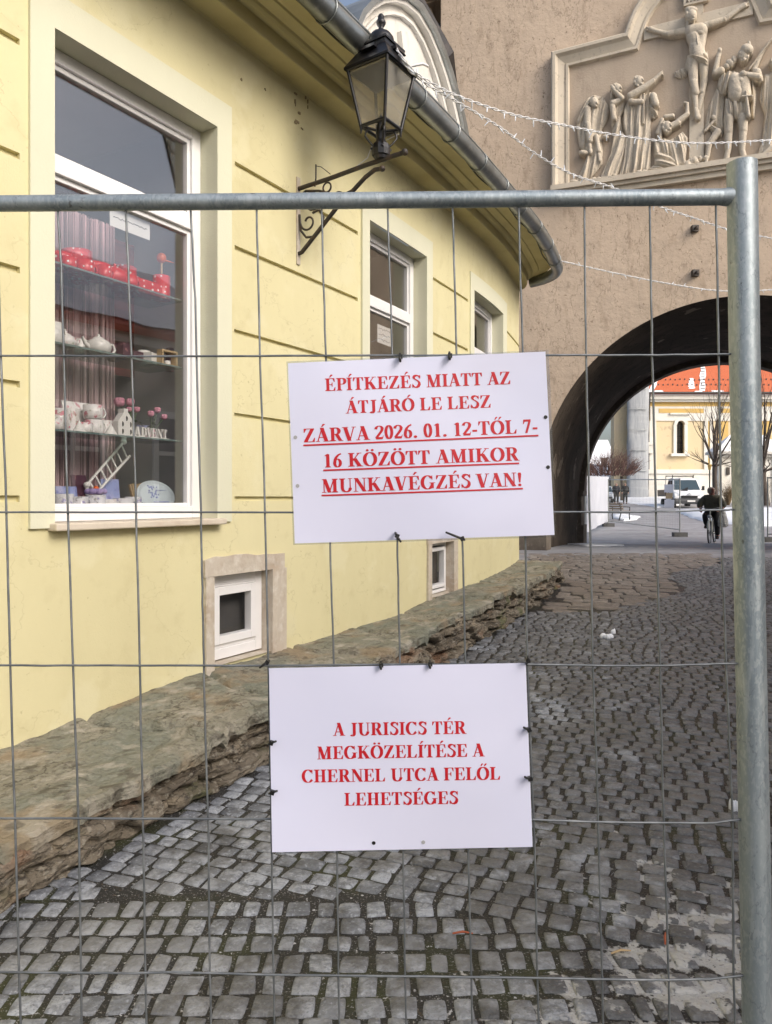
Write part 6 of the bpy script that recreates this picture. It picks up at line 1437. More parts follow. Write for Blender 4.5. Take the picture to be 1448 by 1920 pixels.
for s in (-3.6, 2.2):
    m = MB(); obox(m, s - .3, s + .3, -2.8, -2.2, 5.6, 7.4); obox(m, s - .36, s + .36, -2.86, -2.14, 7.4, 7.5); m.build('chimney', M['tile'], rf)

# ------------------------------------------------------------------ the square beyond the gate
M['churchy'] = mk('church_yellow_plaster', (0.66, 0.54, 0.34), 0.85, layers=[(.5, .45, .68, (0.62, 0.51, 0.36), .8), (1.6, .62, .70, (0.50, 0.38, 0.26), .8)], bump=[(6, .01)])
M['churchw'] = mk('church_white_trim', (0.74, 0.72, 0.66), 0.85, layers=[(1, .45, .7, (0.62, 0.58, 0.5), .7)])
M['ochre'] = mk('ochre_band', (0.62, 0.42, 0.14), 0.85, layers=[(1.5, .5, .7, (.5, .36, .16), .6)])
M['churchtile'] = mk('new_orange_roof_tile', (0.50, 0.125, 0.05), 0.75, layers=[(1.2, .42, .68, (0.47, 0.11, 0.04), .7), ((9, 3, 9), .56, .64, (0.38, .09, .035), .5)], bump=[((10, 10, 14), .02)])
M['net'] = mk('grey_scaffold_netting', (0.36, 0.375, 0.39), 0.85, layers=[((6, 6, .5), .45, .65, (0.29, .31, .33), .7), ((.6, .6, 2.2), .52, .7, (0.44, .45, .46), .6)], bump=[((3, 3, .6), .08)])
M['tarp'] = mk('white_tarpaulin', (0.58, 0.60, 0.67), 0.45, layers=[((2, 2, .6), .45, .7, (0.62, .64, .70), .7)], bump=[((3, 3, 1.2), .05)])
M['bark'] = mk('dark_bark', (0.075, 0.058, 0.047), 0.9, layers=[(8, .45, .7, (.12, .1, .08), .7)], bump=[((10, 10, 3), .02)])
M['twig'] = mk('reddish_twigs', (0.15, 0.085, 0.07), 0.85, layers=[(2, .45, .7, (.09, .06, .05), .6)])
M['ochretwig'] = mk('ochre_twigs', (0.20, 0.14, 0.075), 0.85)
YC = 75.0; UC = YC / F
def X_(x, Y): return (x - CX) / F * Y
def Z_(y, Y): return CZ + (HY - y) / F * Y
def pbox(m, x0, x1, y0, y1, Y0, Y1, mi=0):
    """block whose front, at distance Y0, spans pixel columns x0..x1 and rows y0 (top)..y1"""
    a, b = X_(x0, Y0), X_(x1, Y0); z0, z1 = Z_(y1, Y0), Z_(y0, Y0)
    m.box(((a + b) / 2, (Y0 + Y1) / 2, (z0 + z1) / 2), (b - a, abs(Y1 - Y0), z1 - z0), None, mi)
church = thing('church', 'yellow church with white trim, tall lancet window and snow-flecked orange tiled roof beyond the archway', 'church', (X_(1300, YC), YC, gz(YC)))
m = MB(); zg = HY - (gz(YC) - .5 - CZ) * F / YC
# wall with a real opening for the lancet window
wx0, wx1, wy0, wy1 = 1269.5, 1284, 796, 850
pbox(m, 1217, wx0, 742, zg, YC, YC + 2.5); pbox(m, wx1, 1600, 742, zg, YC, YC + 2.5); pbox(m, wx0, wx1, wy1, zg, YC, YC + 2.5); pbox(m, wx0, wx1, 742, 784, YC, YC + 2.5)
hw_ = (wx1 - wx0) / 2; cxw = (wx0 + wx1) / 2
for k in range(12):                     # round head
    a0, a1 = PI * k / 12, PI * (k + 1) / 12
    q = [(cxw - hw_ * math.cos(a0), wy0 - hw_ * math.sin(a0)), (cxw - hw_ * math.cos(a1), wy0 - hw_ * math.sin(a1))]
    m.prism([Vector((X_(x, YC), YC, Z_(y, YC))) for x, y in (q[0], q[1], (q[1][0], 784), (q[0][0], 784))], (0, 1.2, 0))
m.build('wall', M['churchy'], church)
m = MB(); pbox(m, 1217, 1600, 888, zg, YC - .35, YC + .1); pbox(m, 1217, 1600, 880, 888, YC - .5, YC + .1); m.build('plinth', M['churchw'], church)
m = MB(); pbox(m, 1212, 1600, 740, 748, YC - .7, YC + .1); pbox(m, 1214, 1600, 748, 753, YC - .45, YC + .1); pbox(m, 1220, 1600, 762, 789, YC - .10, YC - .005); m.build('cornice', M['churchw'], church)
m = MB(); pbox(m, 1218, 1600, 753, 762, YC - .08, YC - .003); pbox(m, 1236, 1320, 766, 774, YC - .14, YC - .101); pbox(m, 1350, 1400, 766, 774, YC - .14, YC - .101); m.build('frieze', M['ochre'], church)
for (x0, x1) in ((1217, 1231), (1321, 1328), (1332, 1338), (1400, 1412)):
    m = MB(); pbox(m, x0, x1, 789, 880, YC - .16, YC - .004); m.build('pilaster', M['churchw'], church)
for (x0, x1) in ((1328, 1332), (1345, 1366), (1412, 1446)):
    m = MB(); pbox(m, x0, x1, 790, 880, YC - .05, YC - .004); m.build('wall_panel', M['ochre'], church)
m = MB(); pbox(m, 1217, 1226, 833, 850, YC - .45, YC - .17); pbox(m, 1215, 1228, 829, 834, YC - .55, YC - .17); m.build('corbel', M['churchw'], church)
m = MB()
for k in range(16):
    a0, a1 = PI * k / 16, PI * (k + 1) / 16; ro = hw_ + 6
    A_ = [(cxw - hw_ * math.cos(a0), wy0 - hw_ * math.sin(a0)), (cxw - hw_ * math.cos(a1), wy0 - hw_ * math.sin(a1)), (cxw - ro * math.cos(a1), wy0 - ro * math.sin(a1)), (cxw - ro * math.cos(a0), wy0 - ro * math.sin(a0))]
    m.prism([Vector((X_(x, YC), YC - .14, Z_(y, YC))) for x, y in A_], (0, .135, 0))
pbox(m, wx0 - 6, wx0, wy0, wy1, YC - .14, YC - .005); pbox(m, wx1, wx1 + 6, wy0, wy1, YC - .14, YC - .005); pbox(m, wx0 - 10, wx1 + 10, wy1, wy1 + 5, YC - .4, YC - .005); pbox(m, wx0 - 12, wx1 + 12, 774, 777, YC - .3, YC - .005)
cw = m.build('lancet_window', M['churchw'], church)
m = MB(); pbox(m, wx0, wx1, 786, wy1, YC + .5, YC + .6); m.build('pane', mk('dark_leaded_glass', (.03, .032, .038), .15, layers=[((.1, .1, 9), .5, .56, (.08, .08, .085), .8)]), cw)
m = MB()
for k in range(1, 4): pbox(m, wx0 + (wx1 - wx0) * k / 4 - .25, wx0 + (wx1 - wx0) * k / 4 + .25, 788, wy1, YC + .42, YC + .49)
for k in range(9): pbox(m, wx0, wx1, 794 + k * 6.5, 794.5 + k * 6.5, YC + .40, YC + .47)
m.build('glazing_bars', M['oldiron'], cw)
ez = Z_(739, YC); rl = X_(1210, YC); rr_ = X_(1620, YC)
m = MB(); m.hexa([(rl, YC - .9, ez - .15), (rr_, YC - .9, ez - .15), (rr_, YC + 9, ez + 10.5), (rl + 5.0, YC + 9, ez + 10.5), (rl, YC - .9, ez + .05), (rr_, YC - .9, ez + .05), (rr_, YC + 9, ez + 10.8), (rl + 5.0, YC + 9, ez + 10.8)])
croof = m.build('roof', M['churchtile'], church)
sl_c = 10.75 / 9.9
def RP(x, t, up=.0):          # point on the roof slope, t metres in from the eaves
    return Vector((X_(x, YC - .9 + t), YC - .9 + t, ez + .05 + sl_c * t + up))
m = MB(); rg = random.Random(3)
for row in range(2):
    for k in range(30):
        p = RP(1226 + k * 9 + row * 4.5, .75 + row * .55 + rg.uniform(-.05, .05)); m.box(p + Vector((0, 0, .08)), (.10, .06, .16))
m.build('snow_guards', M['slate'], croof)
croof.children[0]['kind'] = 'thing'
for (x, w0, w1, t0, t1) in ((1318, .40, .55, .1, 8), (1297, .4, .6, .35, 1.5), (1221, .25, .5, .0, 5), (1236, .8, .9, -.02, .16), (1346, 1.0, 1.0, -.02, .16), (1310, .6, .8, -.02, .12)):
    m = MB(); n = 14; vs = []
    for i in range(n + 1):
        t = t0 + (t1 - t0) * i / n; w_ = w1 + (w0 - w1) * i / n
        dx = .42 * t if x == 1221 else 0
        for sgn in (-1, 1): vs.append(RP(x, t, .05) + Vector((sgn * w_ / 2 * (1 + .35 * rg.uniform(-1, 1)) + dx, 0, 0)))
    m.add(vs, [(2*i, 2*i+1, 2*i+3, 2*i+2) for i in range(n)]); o = m.build('roof_snow', M['snow'], croof, fixn=False); sm_ = o.modifiers.new('t', 'SOLIDIFY'); sm_.thickness = .04
m = MB(); 
for k in range(24): p = RP(1318, .3 + k * .32, .10); m.box(p, (.42, .06, .06))
m.build('roof_ladder', M['slate'], croof)
m = MB(); m.tube([(rl - .1, YC - 1.0, ez), (rr_, YC - 1.0, ez)], .10, 8); gx = X_(1213, YC); m.tube([(gx, YC - 1.0, ez - .05), (gx, YC - .8, ez - 1.0), (gx + .12, YC - .25, ez - 1.6), (gx + .12, YC - .25, Z_(918, YC))], .07, 8); m.build('gutter', M['slate'], church)
# its tower, wrapped in scaffold netting, and the yellow corner beside it
ct = thing('church_tower', 'church tower wrapped in pale grey scaffold netting beside its yellow corner wall', 'tower', (X_(1190, 73), 73, gz(73)))
m = MB(); m.hexa([(X_(1152, 73.5), 73.5, 0), (X_(1177, 73.5), 73.5, 0), (X_(1177, 73.5), 74.6, 0), (X_(1152, 73.5), 74.6, 0), (X_(1152, 73.5), 73.5, 24), (X_(1177, 73.5), 73.5, 24), (X_(1177, 73.5), 74.6, 24), (X_(1152, 73.5), 74.6, 24)]); m.build('wall', M['churchy'], ct)
m = MB(); n = 20; vs = []
for i in range(n + 1):
    z = .9 + 23 * i / n
    for (x, Y) in ((1176, 73.2), (1177, 72.2), (1184, 72.1), (1197, 72.0), (1209, 72.1), (1216, 72.2), (1217, 73.6)):
        vs.append((X_(x, Y) + .1 * fbm(x * .3, z * 1.2), Y + .2 * fbm(x * .2, z * .8, 4), z))
m.add(vs, [(i*7+k, i*7+k+1, (i+1)*7+k+1, (i+1)*7+k) for i in range(n) for k in range(6)], 0, True); m.build('netting', M['net'], ct, fixn=False)
m = MB(); rg = random.Random(6)
for z in (4.2, 6.2, 8.2, 10.2, 12.2): m.tube([(X_(1179, 72), 71.95, z), (X_(1197, 71.9), 71.85, z), (X_(1214, 72), 72.0, z)], .04, 5)
m.build('scaffold_rails', M['zinc'], ct)
# snow and verge in front of the church
def snowpatch(name, pts, label=None, up=.03, dens=14):
    """pts in pixels on the ground, as (x, Y)"""
    P_ = [(X_(x, Y), Y) for x, Y in pts]; out = []
    for i in range(len(P_)):
        a, b = P_[i], P_[(i + 1) % len(P_)]
        for k in range(dens):
            t = k / dens; x = a[0] + (b[0]-a[0]) * t; y = a[1] + (b[1]-a[1]) * t; L = math.hypot(b[0]-a[0], b[1]-a[1]); out.append((x + .05 * L * fbm(x * 1.3, y * 1.3, 3), y + .05 * L * fbm(x * 1.1, y * 1.7, 8)))
    cx = sum(p[0] for p in out) / len(out); cy = sum(p[1] for p in out) / len(out); m = MB(); n = len(out); vs = []
    for q, h in ((1.0, .006), (.97, up), (.6, up * 1.3), (.3, up * 1.5)): vs += [(cx + (x-cx)*q, cy + (y-cy)*q, gz(cy + (y-cy)*q) + h + .01 * fbm(x, y)) for x, y in out]
    m.add(vs, [(r*n+i, r*n+(i+1) % n, (r+1)*n+(i+1) % n, (r+1)*n+i) for r in range(3) for i in range(n)] + [tuple(range(3*n, 4*n))], 0, True)
    return m.build(name, M['snow'], fixn=False, origin=(cx, cy, gz(cy)), kind='structure')
snowpatch('snow_verge', [(1150, 68), (1180, 62), (1215, 57), (1235, 52.5), (1262, 56), (1300, 66), (1500, 68), (1500, 73.5), (1150, 73.5)], up=.10)
snowpatch('snow_bank', [(1270, 46), (1292, 39), (1320, 34.5), (1348, 33), (1420, 31), (1600, 30), (1650, 49), (1500, 50), (1340, 50)], up=.14)
snowpatch('snow_strip', [(1150, 38), (1170, 35), (1192, 36), (1200, 39), (1170, 42), (1148, 42)], up=.05)
snowpatch('snow_strip', [(1056, 19.6), (1100, 17.3), (1170, 17.6), (1140, 18.6), (1102, 20.2)], up=.03)
# hill, snowy house
hm = mk('wooded_hill', (0.075, 0.085, 0.13), 0.95, layers=[(.012, .45, .6, (.10, .11, .165), .8), (.05, .5, .65, (.055, .06, .10), .6)])  # bluish tint of distance haze painted into the forest colours
xs_h = np.linspace(-300, 900, 61); V = []
for r in range(9):
    for x in xs_h:
        ridge = 60 + 16 * fbm(x * .004, 1.0, 0, 4) - .03 * (x - 200)
        V.append((x, 640 + r * 45, 2 + (ridge - 2) * math.sin(min(1, r / 6) * PI / 2) + 3 * fbm(x * .02, r * .4)))
npmesh('hill', np.array(V), grid_faces(9, 61), hm, kind='structure')
def simple_house(name, label, x0, x1, ye, yr, Y, mt, depth=9):
    h = thing(name, label, 'house', (X_((x0+x1)/2, Y), Y, gz(Y))); m = MB(); a, b = X_(x0, Y), X_(x1, Y); ze, zr = Z_(ye, Y), Z_(yr, Y); zb_ = gz(Y) - .3
    m.box(((a+b)/2, Y + depth/2, (zb_+ze)/2), (b-a, depth, ze-zb_)); w_ = m.build('wall', mt, h)
    m = MB(); m.hexa([(a-.4, Y-.5, ze-.1), (b+.4, Y-.5, ze-.1), (b+.4, Y+depth/2, zr), (a-.4, Y+depth/2, zr), (a-.4, Y-.5, ze+.2), (b+.4, Y-.5, ze+.2), (b+.4, Y+depth/2, zr+.3), (a-.4, Y+depth/2, zr+.3)])
    m.hexa([(a-.4, Y+depth+.5, ze-.1), (b+.4, Y+depth+.5, ze-.1), (b+.4, Y+depth/2, zr), (a-.4, Y+depth/2, zr), (a-.4, Y+depth+.5, ze+.2), (b+.4, Y+depth+.5, ze+.2), (b+.4, Y+depth/2, zr+.3), (a-.4, Y+depth/2, zr+.3)]); rf = m.build('snowy_roof', M['snow'], h)
    cx = X_(x0 + (x1-x0)*.62, Y); m = MB(); m.box((cx, Y+depth/2-.8, zr+.3), (.6, .6, 1.3)); m.box((cx, Y+depth/2-.8, zr+1.0), (.75, .75, .12)); m.build('chimney', M['beige'], rf)
    for k in range(4):
        wx = a + (b-a)*(k+.5)/4; m = MB(); m.box((wx, Y-.03, (zb_+ze)/2+.8), (1.1, .08, 1.5)); q = m.build('window', M['upvc'], h); m = MB(); m.box((wx, Y-.09, (zb_+ze)/2+.8), (.9, .04, 1.3)); m.build('pane', M['slate'], q)
    return h
simple_house('townhouse', 'far pale house under thick snow with a brick chimney, left of the church tower', 1080, 1152, 872, 824, 110, M['facade2'])
simple_house('townhouse', 'reddish low house behind the walkers, right of the white tarpaulin', 1118, 1170, 896, 872, 88, mk('pinkish_plaster', (.42, .27, .22), .85))

# trees
def branch(mb, p, d, L, r, depth, rg, spread, up, nseg=4, mi=0, n=5):
    pts = [p]; rs = [r]; q = p; dd = d.normalized()
    for k in range(nseg):
        dd = (dd + Vector((rg.uniform(-1, 1), rg.uniform(-1, 1), rg.uniform(-1, 1))) * .10 + Vector((0, 0, up))).normalized(); q = q + dd * L / nseg; pts.append(q); rs.append(r * (1 - .6 * (k + 1) / nseg))
    mb.tube(pts, rs, n, mi, cap=False)
    if depth <= 0: return
    for k in range(rg.choice([2, 3, 3])):
        t = rg.uniform(.35, 1.0); i = min(int(t * nseg), nseg - 1); o = pts[i].lerp(pts[i+1], t * nseg - i) if i < nseg else pts[-1]
        a = rg.uniform(0, 2*PI); side_ = Vector((math.cos(a), math.sin(a), 0)); e = (dd + side_ * spread).normalized()
        branch(mb, o, e, L * rg.uniform(.5, .75), rs[min(i, nseg)] * .6, depth - 1, rg, spread, up, max(3, nseg - 1), mi, max(3, n - 1))
def bare_tree(name, label, x, Y, ztop, zfork, r, seed, lean=0):
    g_ = gz(Y); p0 = Vector((X_(x, Y), Y, g_)); t = thing(name, label, 'tree', p0, 0, 'bare trees in front of the church'); rg = random.Random(seed)
    m = MB(); f_ = Vector((p0.x + lean, Y, zfork)); m.tube([p0 - Vector((0, 0, .1)), p0.lerp(f_, .3) + Vector((.03, 0, 0)), p0.lerp(f_, .7) - Vector((.04, 0, 0)), f_], [r*1.3, r, r*.9, r*.95], 10); m.ball(f_, r*1.2, 8); m.build('trunk', M['bark'], t)
    m = MB(); H = ztop - zfork
    for k in range(9):
        a = k * 2.4; sp = rg.uniform(.10, .5); d = Vector((math.cos(a) * sp, math.sin(a) * sp, 1)); branch(m, f_, d, H * rg.uniform(.6, .98), r * .42, 2, rg, .38, .07, 6)
    for k in range(6):
        a = k * 1.05 + .3; d = Vector((math.cos(a), math.sin(a), .22)); branch(m, f_ - Vector((0, 0, .1)), d, H * .36, r * .33, 2, rg, .5, .03, 5)
    m.build('crown', M['bark'], t)
bare_tree('bare_tree', 'bare pollard tree with thin upright shoots, left of the near fence post', 1341, 62, Z_(748, 62), Z_(872, 62), .20, 3)
bare_tree('bare_tree', 'bare dark tree with a leaning trunk right of the near fence post', 1437, 57, Z_(742, 57), Z_(882, 57), .24, 8, -.25)
TY = 66.0
# clipped row of shrubby trees left of the tower
t = thing('clipped_tree', 'low flat-bottomed clipped tree of reddish bare twigs behind the white tarpaulin', 'tree', (X_(1140, TY), TY, gz(TY))); rg = random.Random(5)
for x in (1118, 1166):
    m = MB(); m.tube([Vector((X_(x, TY), TY, gz(TY) - .1)), Vector((X_(x, TY) + .05, TY, 2.2)), Vector((X_(x, TY), TY, Z_(893, TY)))], [.15, .12, .13], 9); m.build('trunk', M['bark'], t)
m = MB()
for k in range(230):
    x = rg.uniform(1096, 1182); u = (x - 1139) / 46; p = Vector((X_(x, TY), TY + rg.uniform(-1.4, 1.4), Z_(893, TY) + rg.uniform(0, .25)))
    d = Vector((u * .9 + rg.uniform(-.45, .45), rg.uniform(-.5, .5), rg.uniform(.35, 1.1))); branch(m, p, d, rg.uniform(.75, 1.75) * (1.1 - .45 * u * u), .033, 2, rg, .6, .03, 3, 0, 4)
m.build('crown', M['twig'], t)
# bushes
def bush(label, x, Y, h, w_, seed, mt):
    p = Vector((X_(x, Y), Y, gz(Y))); rg = random.Random(seed); m = MB()
    for k in range(70): a = rg.uniform(0, 2*PI); d = Vector((math.cos(a) * rg.uniform(.1, .7) * w_, math.sin(a) * rg.uniform(.1, .7) * w_, 1)); branch(m, p + Vector((d.x * .2, d.y * .2, 0)), d, h * rg.uniform(.6, 1), .02, 2, rg, .5, .02, 3, 0, 4)
    tag(m.build('bush', mt, origin=p), label, 'bush', 'bare bushes by the pavilion')
bush('brown bare bush beside the pale pavilion, left of the near fence post', 1366, 58, 1.4, .6, 2, M['ochretwig']); bush('brown bare bush right of the near fence post beside the dark tree', 1427, 60, 1.5, .6, 4, M['ochretwig'])
# small pale pavilion with a snowy hipped roof
pv = thing('pavilion', 'pale stone pavilion with moulded cornice and snowy hipped roof beside the bare trees', 'pavilion', (X_(1400, 64), 64, gz(64)))
m = MB(); pbox(m, 1347, 1480, 857, 945, 64, 65.2); m.build('wall', M['churchw'], pv)
m = MB(); pbox(m, 1343, 1484, 846, 851, 63.4, 65.6); pbox(m, 1345, 1482, 851, 857, 63.7, 65.4); m.build('cornice', M['white'], pv)
m = MB(); a, b = X_(1344, 63.4), X_(1483, 63.4); z = Z_(846, 63.4); m.add([(a, 63.4, z), (b, 63.4, z), (b, 65.7, z), (a, 65.7, z), (a + 1.7, 64.6, z + 1.5), (b - 1.7, 64.6, z + 1.5)], [(0, 1, 5, 4), (1, 2, 5), (2, 3, 4, 5), (3, 0, 4), (3, 2, 1, 0)]); m.build('snowy_roof', M['snow'], pv)
for x in (1352, 1385, 1420, 1455):
    m = MB(); pbox(m, x - 3.5, x + 3.5, 857.5, 945, 63.8, 63.995); m.build('pilaster', M['churchw'], pv)
m = MB(); pbox(m, 1364, 1369, 876, 890, 63.85, 63.99); m.build('lantern_plate', M['oldiron'], pv)
m = MB(); px_ = X_(1331, 60)
lp = thing('street_lamp', 'slim dark street lamp post with a yellowish lantern between van and pavilion', 'street lamp', (px_, 60, gz(60)))
m.tube([(px_, 60, gz(60)), (px_, 60, Z_(880, 60))], .05, 8); m.lathe([(.10, 0), (.09, .4), (.05, .5)], (px_, 60, gz(60)), 10); m.build('pole', M['iron'], lp)
m = MB(); m.lathe([(.10, 0), (.16, .35), (.18, .36), (.05, .5), (.001, .56)], (px_, 60, Z_(881, 60)), 8); m.build('lantern', M['ochre'], lp)

# ------------------------------------------------------------------ fences of the building site beyond the gate
def site_panel(name, label, a, b, H, grp, feet=True, mt='zinc'):
    """mesh panel between ground points a and b (x, y)"""
    A_ = Vector((a[0], a[1], gz(a[1]))); B_ = Vector((b[0], b[1], gz(b[1]))); t = thing(name, label, 'fence', A_, 0, grp); up = Vector((0, 0, 1))
    for q in (A_, B_): m = MB(); m.tube([q + up * .05, q + up * H], .022, 8); m.build('post', M[mt], t)
    m = MB(); m.tube([A_ + up * (H - .03), B_ + up * (H - .03)], .02, 8); m.build('top_rail', M[mt], t)
    m = MB(); m.tube([A_ + up * .24, B_ + up * .24], .02, 8); m.build('bottom_rail', M[mt], t)
    L = (B_ - A_).length; m = MB()
    for k in range(1, int(L / .11)): p = A_.lerp(B_, k * .11 / L); m.tube([p + up * .24, p + up * (H - .03)], .0022, 3, cap=False)
    for k in range(1, 8): m.tube([A_ + up * (.24 + k * .22), B_ + up * (.24 + k * .22)], .0022, 3, cap=False)
    w_ = m.build('wire_mesh', M[mt], t); w_['kind'] = 'stuff'
    return t
def foot(x, y, label, rz=0):
    m = MB(); R_ = Matrix.Rotation(rz, 3, 'Z'); c_ = Vector((x, y, gz(y)))
    m.box(c_ + Vector((0, 0, .075)), (.46, .24, .15), R_)
    for k in (-.2, -.08): m.box(c_ + R_ @ Vector((k, -.125, .075)), (.07, .01, .09), R_)
    tag(m.build('ballast_block', mk('grey_rubber', (.09, .09, .09), .8, bump=[(30, .01)]), origin=c_, bevel=.015), label, 'fence foot', 'dark fence feet beyond the gate')
fa = (X_(1141, 30.8), 30.8); fb = (X_(1275, 25.2), 25.2)
site_panel('mesh_fence', 'thin mesh fence panel beyond the archway with white sheets tied to it', fa, fb, 1.98, 'mesh fence panels beyond the gate')
site_panel('mesh_fence', 'mesh fence panel right of the near fence post beyond the gate, mostly out of frame', (X_(1440, 22.5), 22.5), (X_(1640, 21.5), 21.5), 1.98, 'mesh fence panels beyond the gate')
foot(fa[0], fa[1], 'dark fence foot at the left end of the far mesh panel beside the tarpaulin'); foot(fb[0], fb[1], 'dark fence foot at the right end of the far mesh panel, left of the cyclist'); foot(X_(1440, 22.5), 22.5, 'dark fence foot at the right frame edge, right of the near post')
# tarpaulin-covered fence running away along the left
ta, tb = (X_(1098, 26.2), 26.2), (X_(1139.5, 31.6), 31.6)
tp = site_panel('tarpaulin_fence', 'fence panel wrapped in a white tarpaulin at the left side of the archway', ta, tb, 2.0, 'mesh fence panels beyond the gate')
N_, K_ = 40, 24; V = []
A_ = Vector((ta[0], ta[1], gz(ta[1]))); B_ = Vector((tb[0], tb[1], gz(tb[1]))); nn_ = (B_ - A_).cross(Vector((0, 0, 1))).normalized()
for i in range(K_):
    for j in range(N_):
        t_ = j / (N_ - 1); h = i / (K_ - 1); top = 2.08; bot = .03 + .10 * (.5 + fbm(t_ * 6, 2.0, 1)) + .14 * t_
        p = A_.lerp(B_, t_) + Vector((0, 0, bot + (top - bot) * h)) + nn_ * (.05 + .035 * math.sin(t_ * 22 + 3 * h) * (1 - h) + .03 * fbm(t_ * 8, h * 3, 5)); V.append(tuple(p))
npmesh('tarpaulin', np.array(V), grid_faces(K_, N_), M['tarp'], tp)
# sheets tied to the far panel
def fsheet(x0, x1, y0, y1, mt, label, name='paper_sheet'):
    m = MB(); vs = []; A2, B2 = Vector((*fa, 0)), Vector((*fb, 0))
    def on_line(x):
        k_ = (x - CX) / F; t = (k_ * A2.y - A2.x) / ((B2.x - A2.x) - k_ * (B2.y - A2.y)); return A2.lerp(B2, t)
    q0, q1 = on_line(x0), on_line(x1); d = (q1 - q0).normalized(); w_ = (q1 - q0).length; Y = (q0.y + q1.y) / 2; side_ = Vector((d.y, -d.x, 0)) * .03
    xm = (q0.x + q1.x) / 2 + side_.x; Y = Y + side_.y; zm = Z_((y0+y1)/2, Y); h_ = (y1-y0) * Y / F
    n = 6
    for i in range(n + 1):
        for j in range(n + 1): u, v = i / n - .5, j / n - .5; p = Vector((xm, Y, zm)) + d * w_ * u + Vector((0, .012 * math.sin(u * 6 + v * 4), h_ * v)); vs.append(p)
    m.add(vs, [(i*(n+1)+j, (i+1)*(n+1)+j, (i+1)*(n+1)+j+1, i*(n+1)+j+1) for i in range(n) for j in range(n)]); o = m.build(name, mt, origin=(xm, Y, zm - h_/2)); s_ = o.modifiers.new('t', 'SOLIDIFY'); s_.thickness = .004
    tag(o, label, 'sheet', 'sheets on the far mesh fence')
pm = mk('white_sheet', (.74, .75, .82), .5)
fsheet(1247.5, 1265, 908.5, 923, pm, 'upper white sheet hanging on the far mesh fence in front of the van'); fsheet(1247.5, 1266, 937, 952, pm, 'lower white sheet hanging on the far mesh fence in front of the van'); fsheet(1250, 1263, 924.5, 935, M['tan'], 'tan cardboard piece between the two white sheets on the far fence', 'cardboard_sheet')
# bench
bp = Vector((X_(1158, 36), 36.0, gz(36))); be = thing('bench', 'dark iron bench with wooden slats seen end-on beside the white tarpaulin', 'bench', bp)
R_ = Matrix.Rotation(math.radians(20), 3, 'Z')
def BL(x, y, z): return bp + R_ @ Vector((x, y, z))
for y in (-.55, .75):
    m = MB(); m.tube([BL(.30, y, 0), BL(.26, y, .25), BL(.28, y, .43), BL(-.2, y, .42), BL(-.26, y, .2), BL(-.32, y, 0)], .028, 6); m.tube([BL(-.2, y, .42), BL(-.30, y, .85)], .026, 6); m.tube([BL(.28, y, .43), BL(.30, y, .63), BL(.05, y, .66), BL(-.25, y, .64)], .026, 6); m.build('iron_side', M['iron'], be)
m = MB()
for k in range(4): m.box(BL(-.15 + k * .12, .1, .45), (.09, 1.7, .03), R_)
m.build('seat', M['wood'], be)
m = MB()
for k in range(3): m.box(BL(-.24 - k * .03, .1, .56 + k * .11), (.03, 1.7, .08), R_)
m.build('backrest', M['wood'], be)
# small lumps of snow and litter on the cobbles
def lump(x, y, w_, label, seed):
    Y = 6.0
    for _ in range(12): Y = F * (CZ - gz(Y)) / (y - HY)
    p = Vector((X_(x, Y), Y, gz(Y))); m = MB(); rg = random.Random(seed)
    for k in range(7): m.ball(p + Vector((rg.uniform(-w_, w_) * .6, rg.uniform(-w_, w_) * .5, .012)), (w_ * rg.uniform(.3, .5), w_ * rg.uniform(.3, .5), rg.uniform(.02, .04)), 8)
    tag(m.build('snow_lump', M['snow'], origin=p), label, 'snow lump', 'lumps of old snow on the cobbles')
lump(1139, 1196, .07, 'lone white lump of snow in the middle of the cobbled street', 1); lump(1150, 1188, .03, 'tiny snow crumb just behind the lone snow lump', 2); lump(1379, 1518, .028, 'small lump of snow on the cobbles beside the near fence post', 3)
rg = random.Random(21)
for k, (x, y, a, lb) in enumerate(((1165, 1792, .2, 'thin straw-coloured twig lying on wet cobbles below the lower notice'), (868, 1757, .0, 'short brown twig on the cobbles under the lower notice'), (1248, 1766, 1.2, 'reddish scrap of leaf on wet cobbles near the salt patch'))):
    Y = F * CZ / (y - HY); p = Vector((X_(x, Y), Y, .012)); m = MB(); d = Vector((math.cos(a), math.sin(a), 0)) * .035; m.tube([p - d, p + Vector((0, .004, .004)), p + d], [.003, .004, .002], 6); tag(m.build('twig', M['tan'] if k == 0 else M['tile'], origin=p), lb, 'twig')
# ------------------------------------------------------------------ van, car, cyclist and walkers
M['vanwhite'] = mk('white_vehicle_paint', (0.74, 0.75, 0.77), 0.3, layers=[(1.2, .5, .75, (.62, .62, .62), .5)], coat=.4)
M['rubber'] = mk('tyre_rubber', (.02, .02, .021), .85)
M['rim'] = mk('wheel_rim', (.35, .36, .37), .4, .7)
M['bump'] = mk('dark_grey_bumper', (.055, .056, .06), .6)
M['vglass'] = mk('windscreen_glass', (.035, .06, .075), .06, spec=.9)
M['lens'] = mk('headlight_lens', (.55, .58, .62), .1)
def wheel(root, c, r, w_, name='wheel'):
    R_ = Matrix.Rotation(PI/2, 3, 'Y'); m = MB(); m.lathe([(r*.62, -w_/2), (r*.93, -w_/2), (r, -w_*.36), (r, w_*.36), (r*.93, w_/2), (r*.62, w_/2)], c, 24, M=R_); t = m.build(name, M['rubber'], root, local=True)
    m = MB(); m.lathe([(r*.61, -w_*.4), (r*.55, -w_*.25), (r*.18, -w_*.42), (.001, -w_*.43)], c, 20, M=R_); m.lathe([(.001, w_*.43), (r*.18, w_*.42), (r*.55, w_*.25), (r*.61, w_*.4)], c, 20, M=R_); m.build('rim', M['rim'], t, local=True); return t
VY = 52.0; vx = X_(1293, VY)
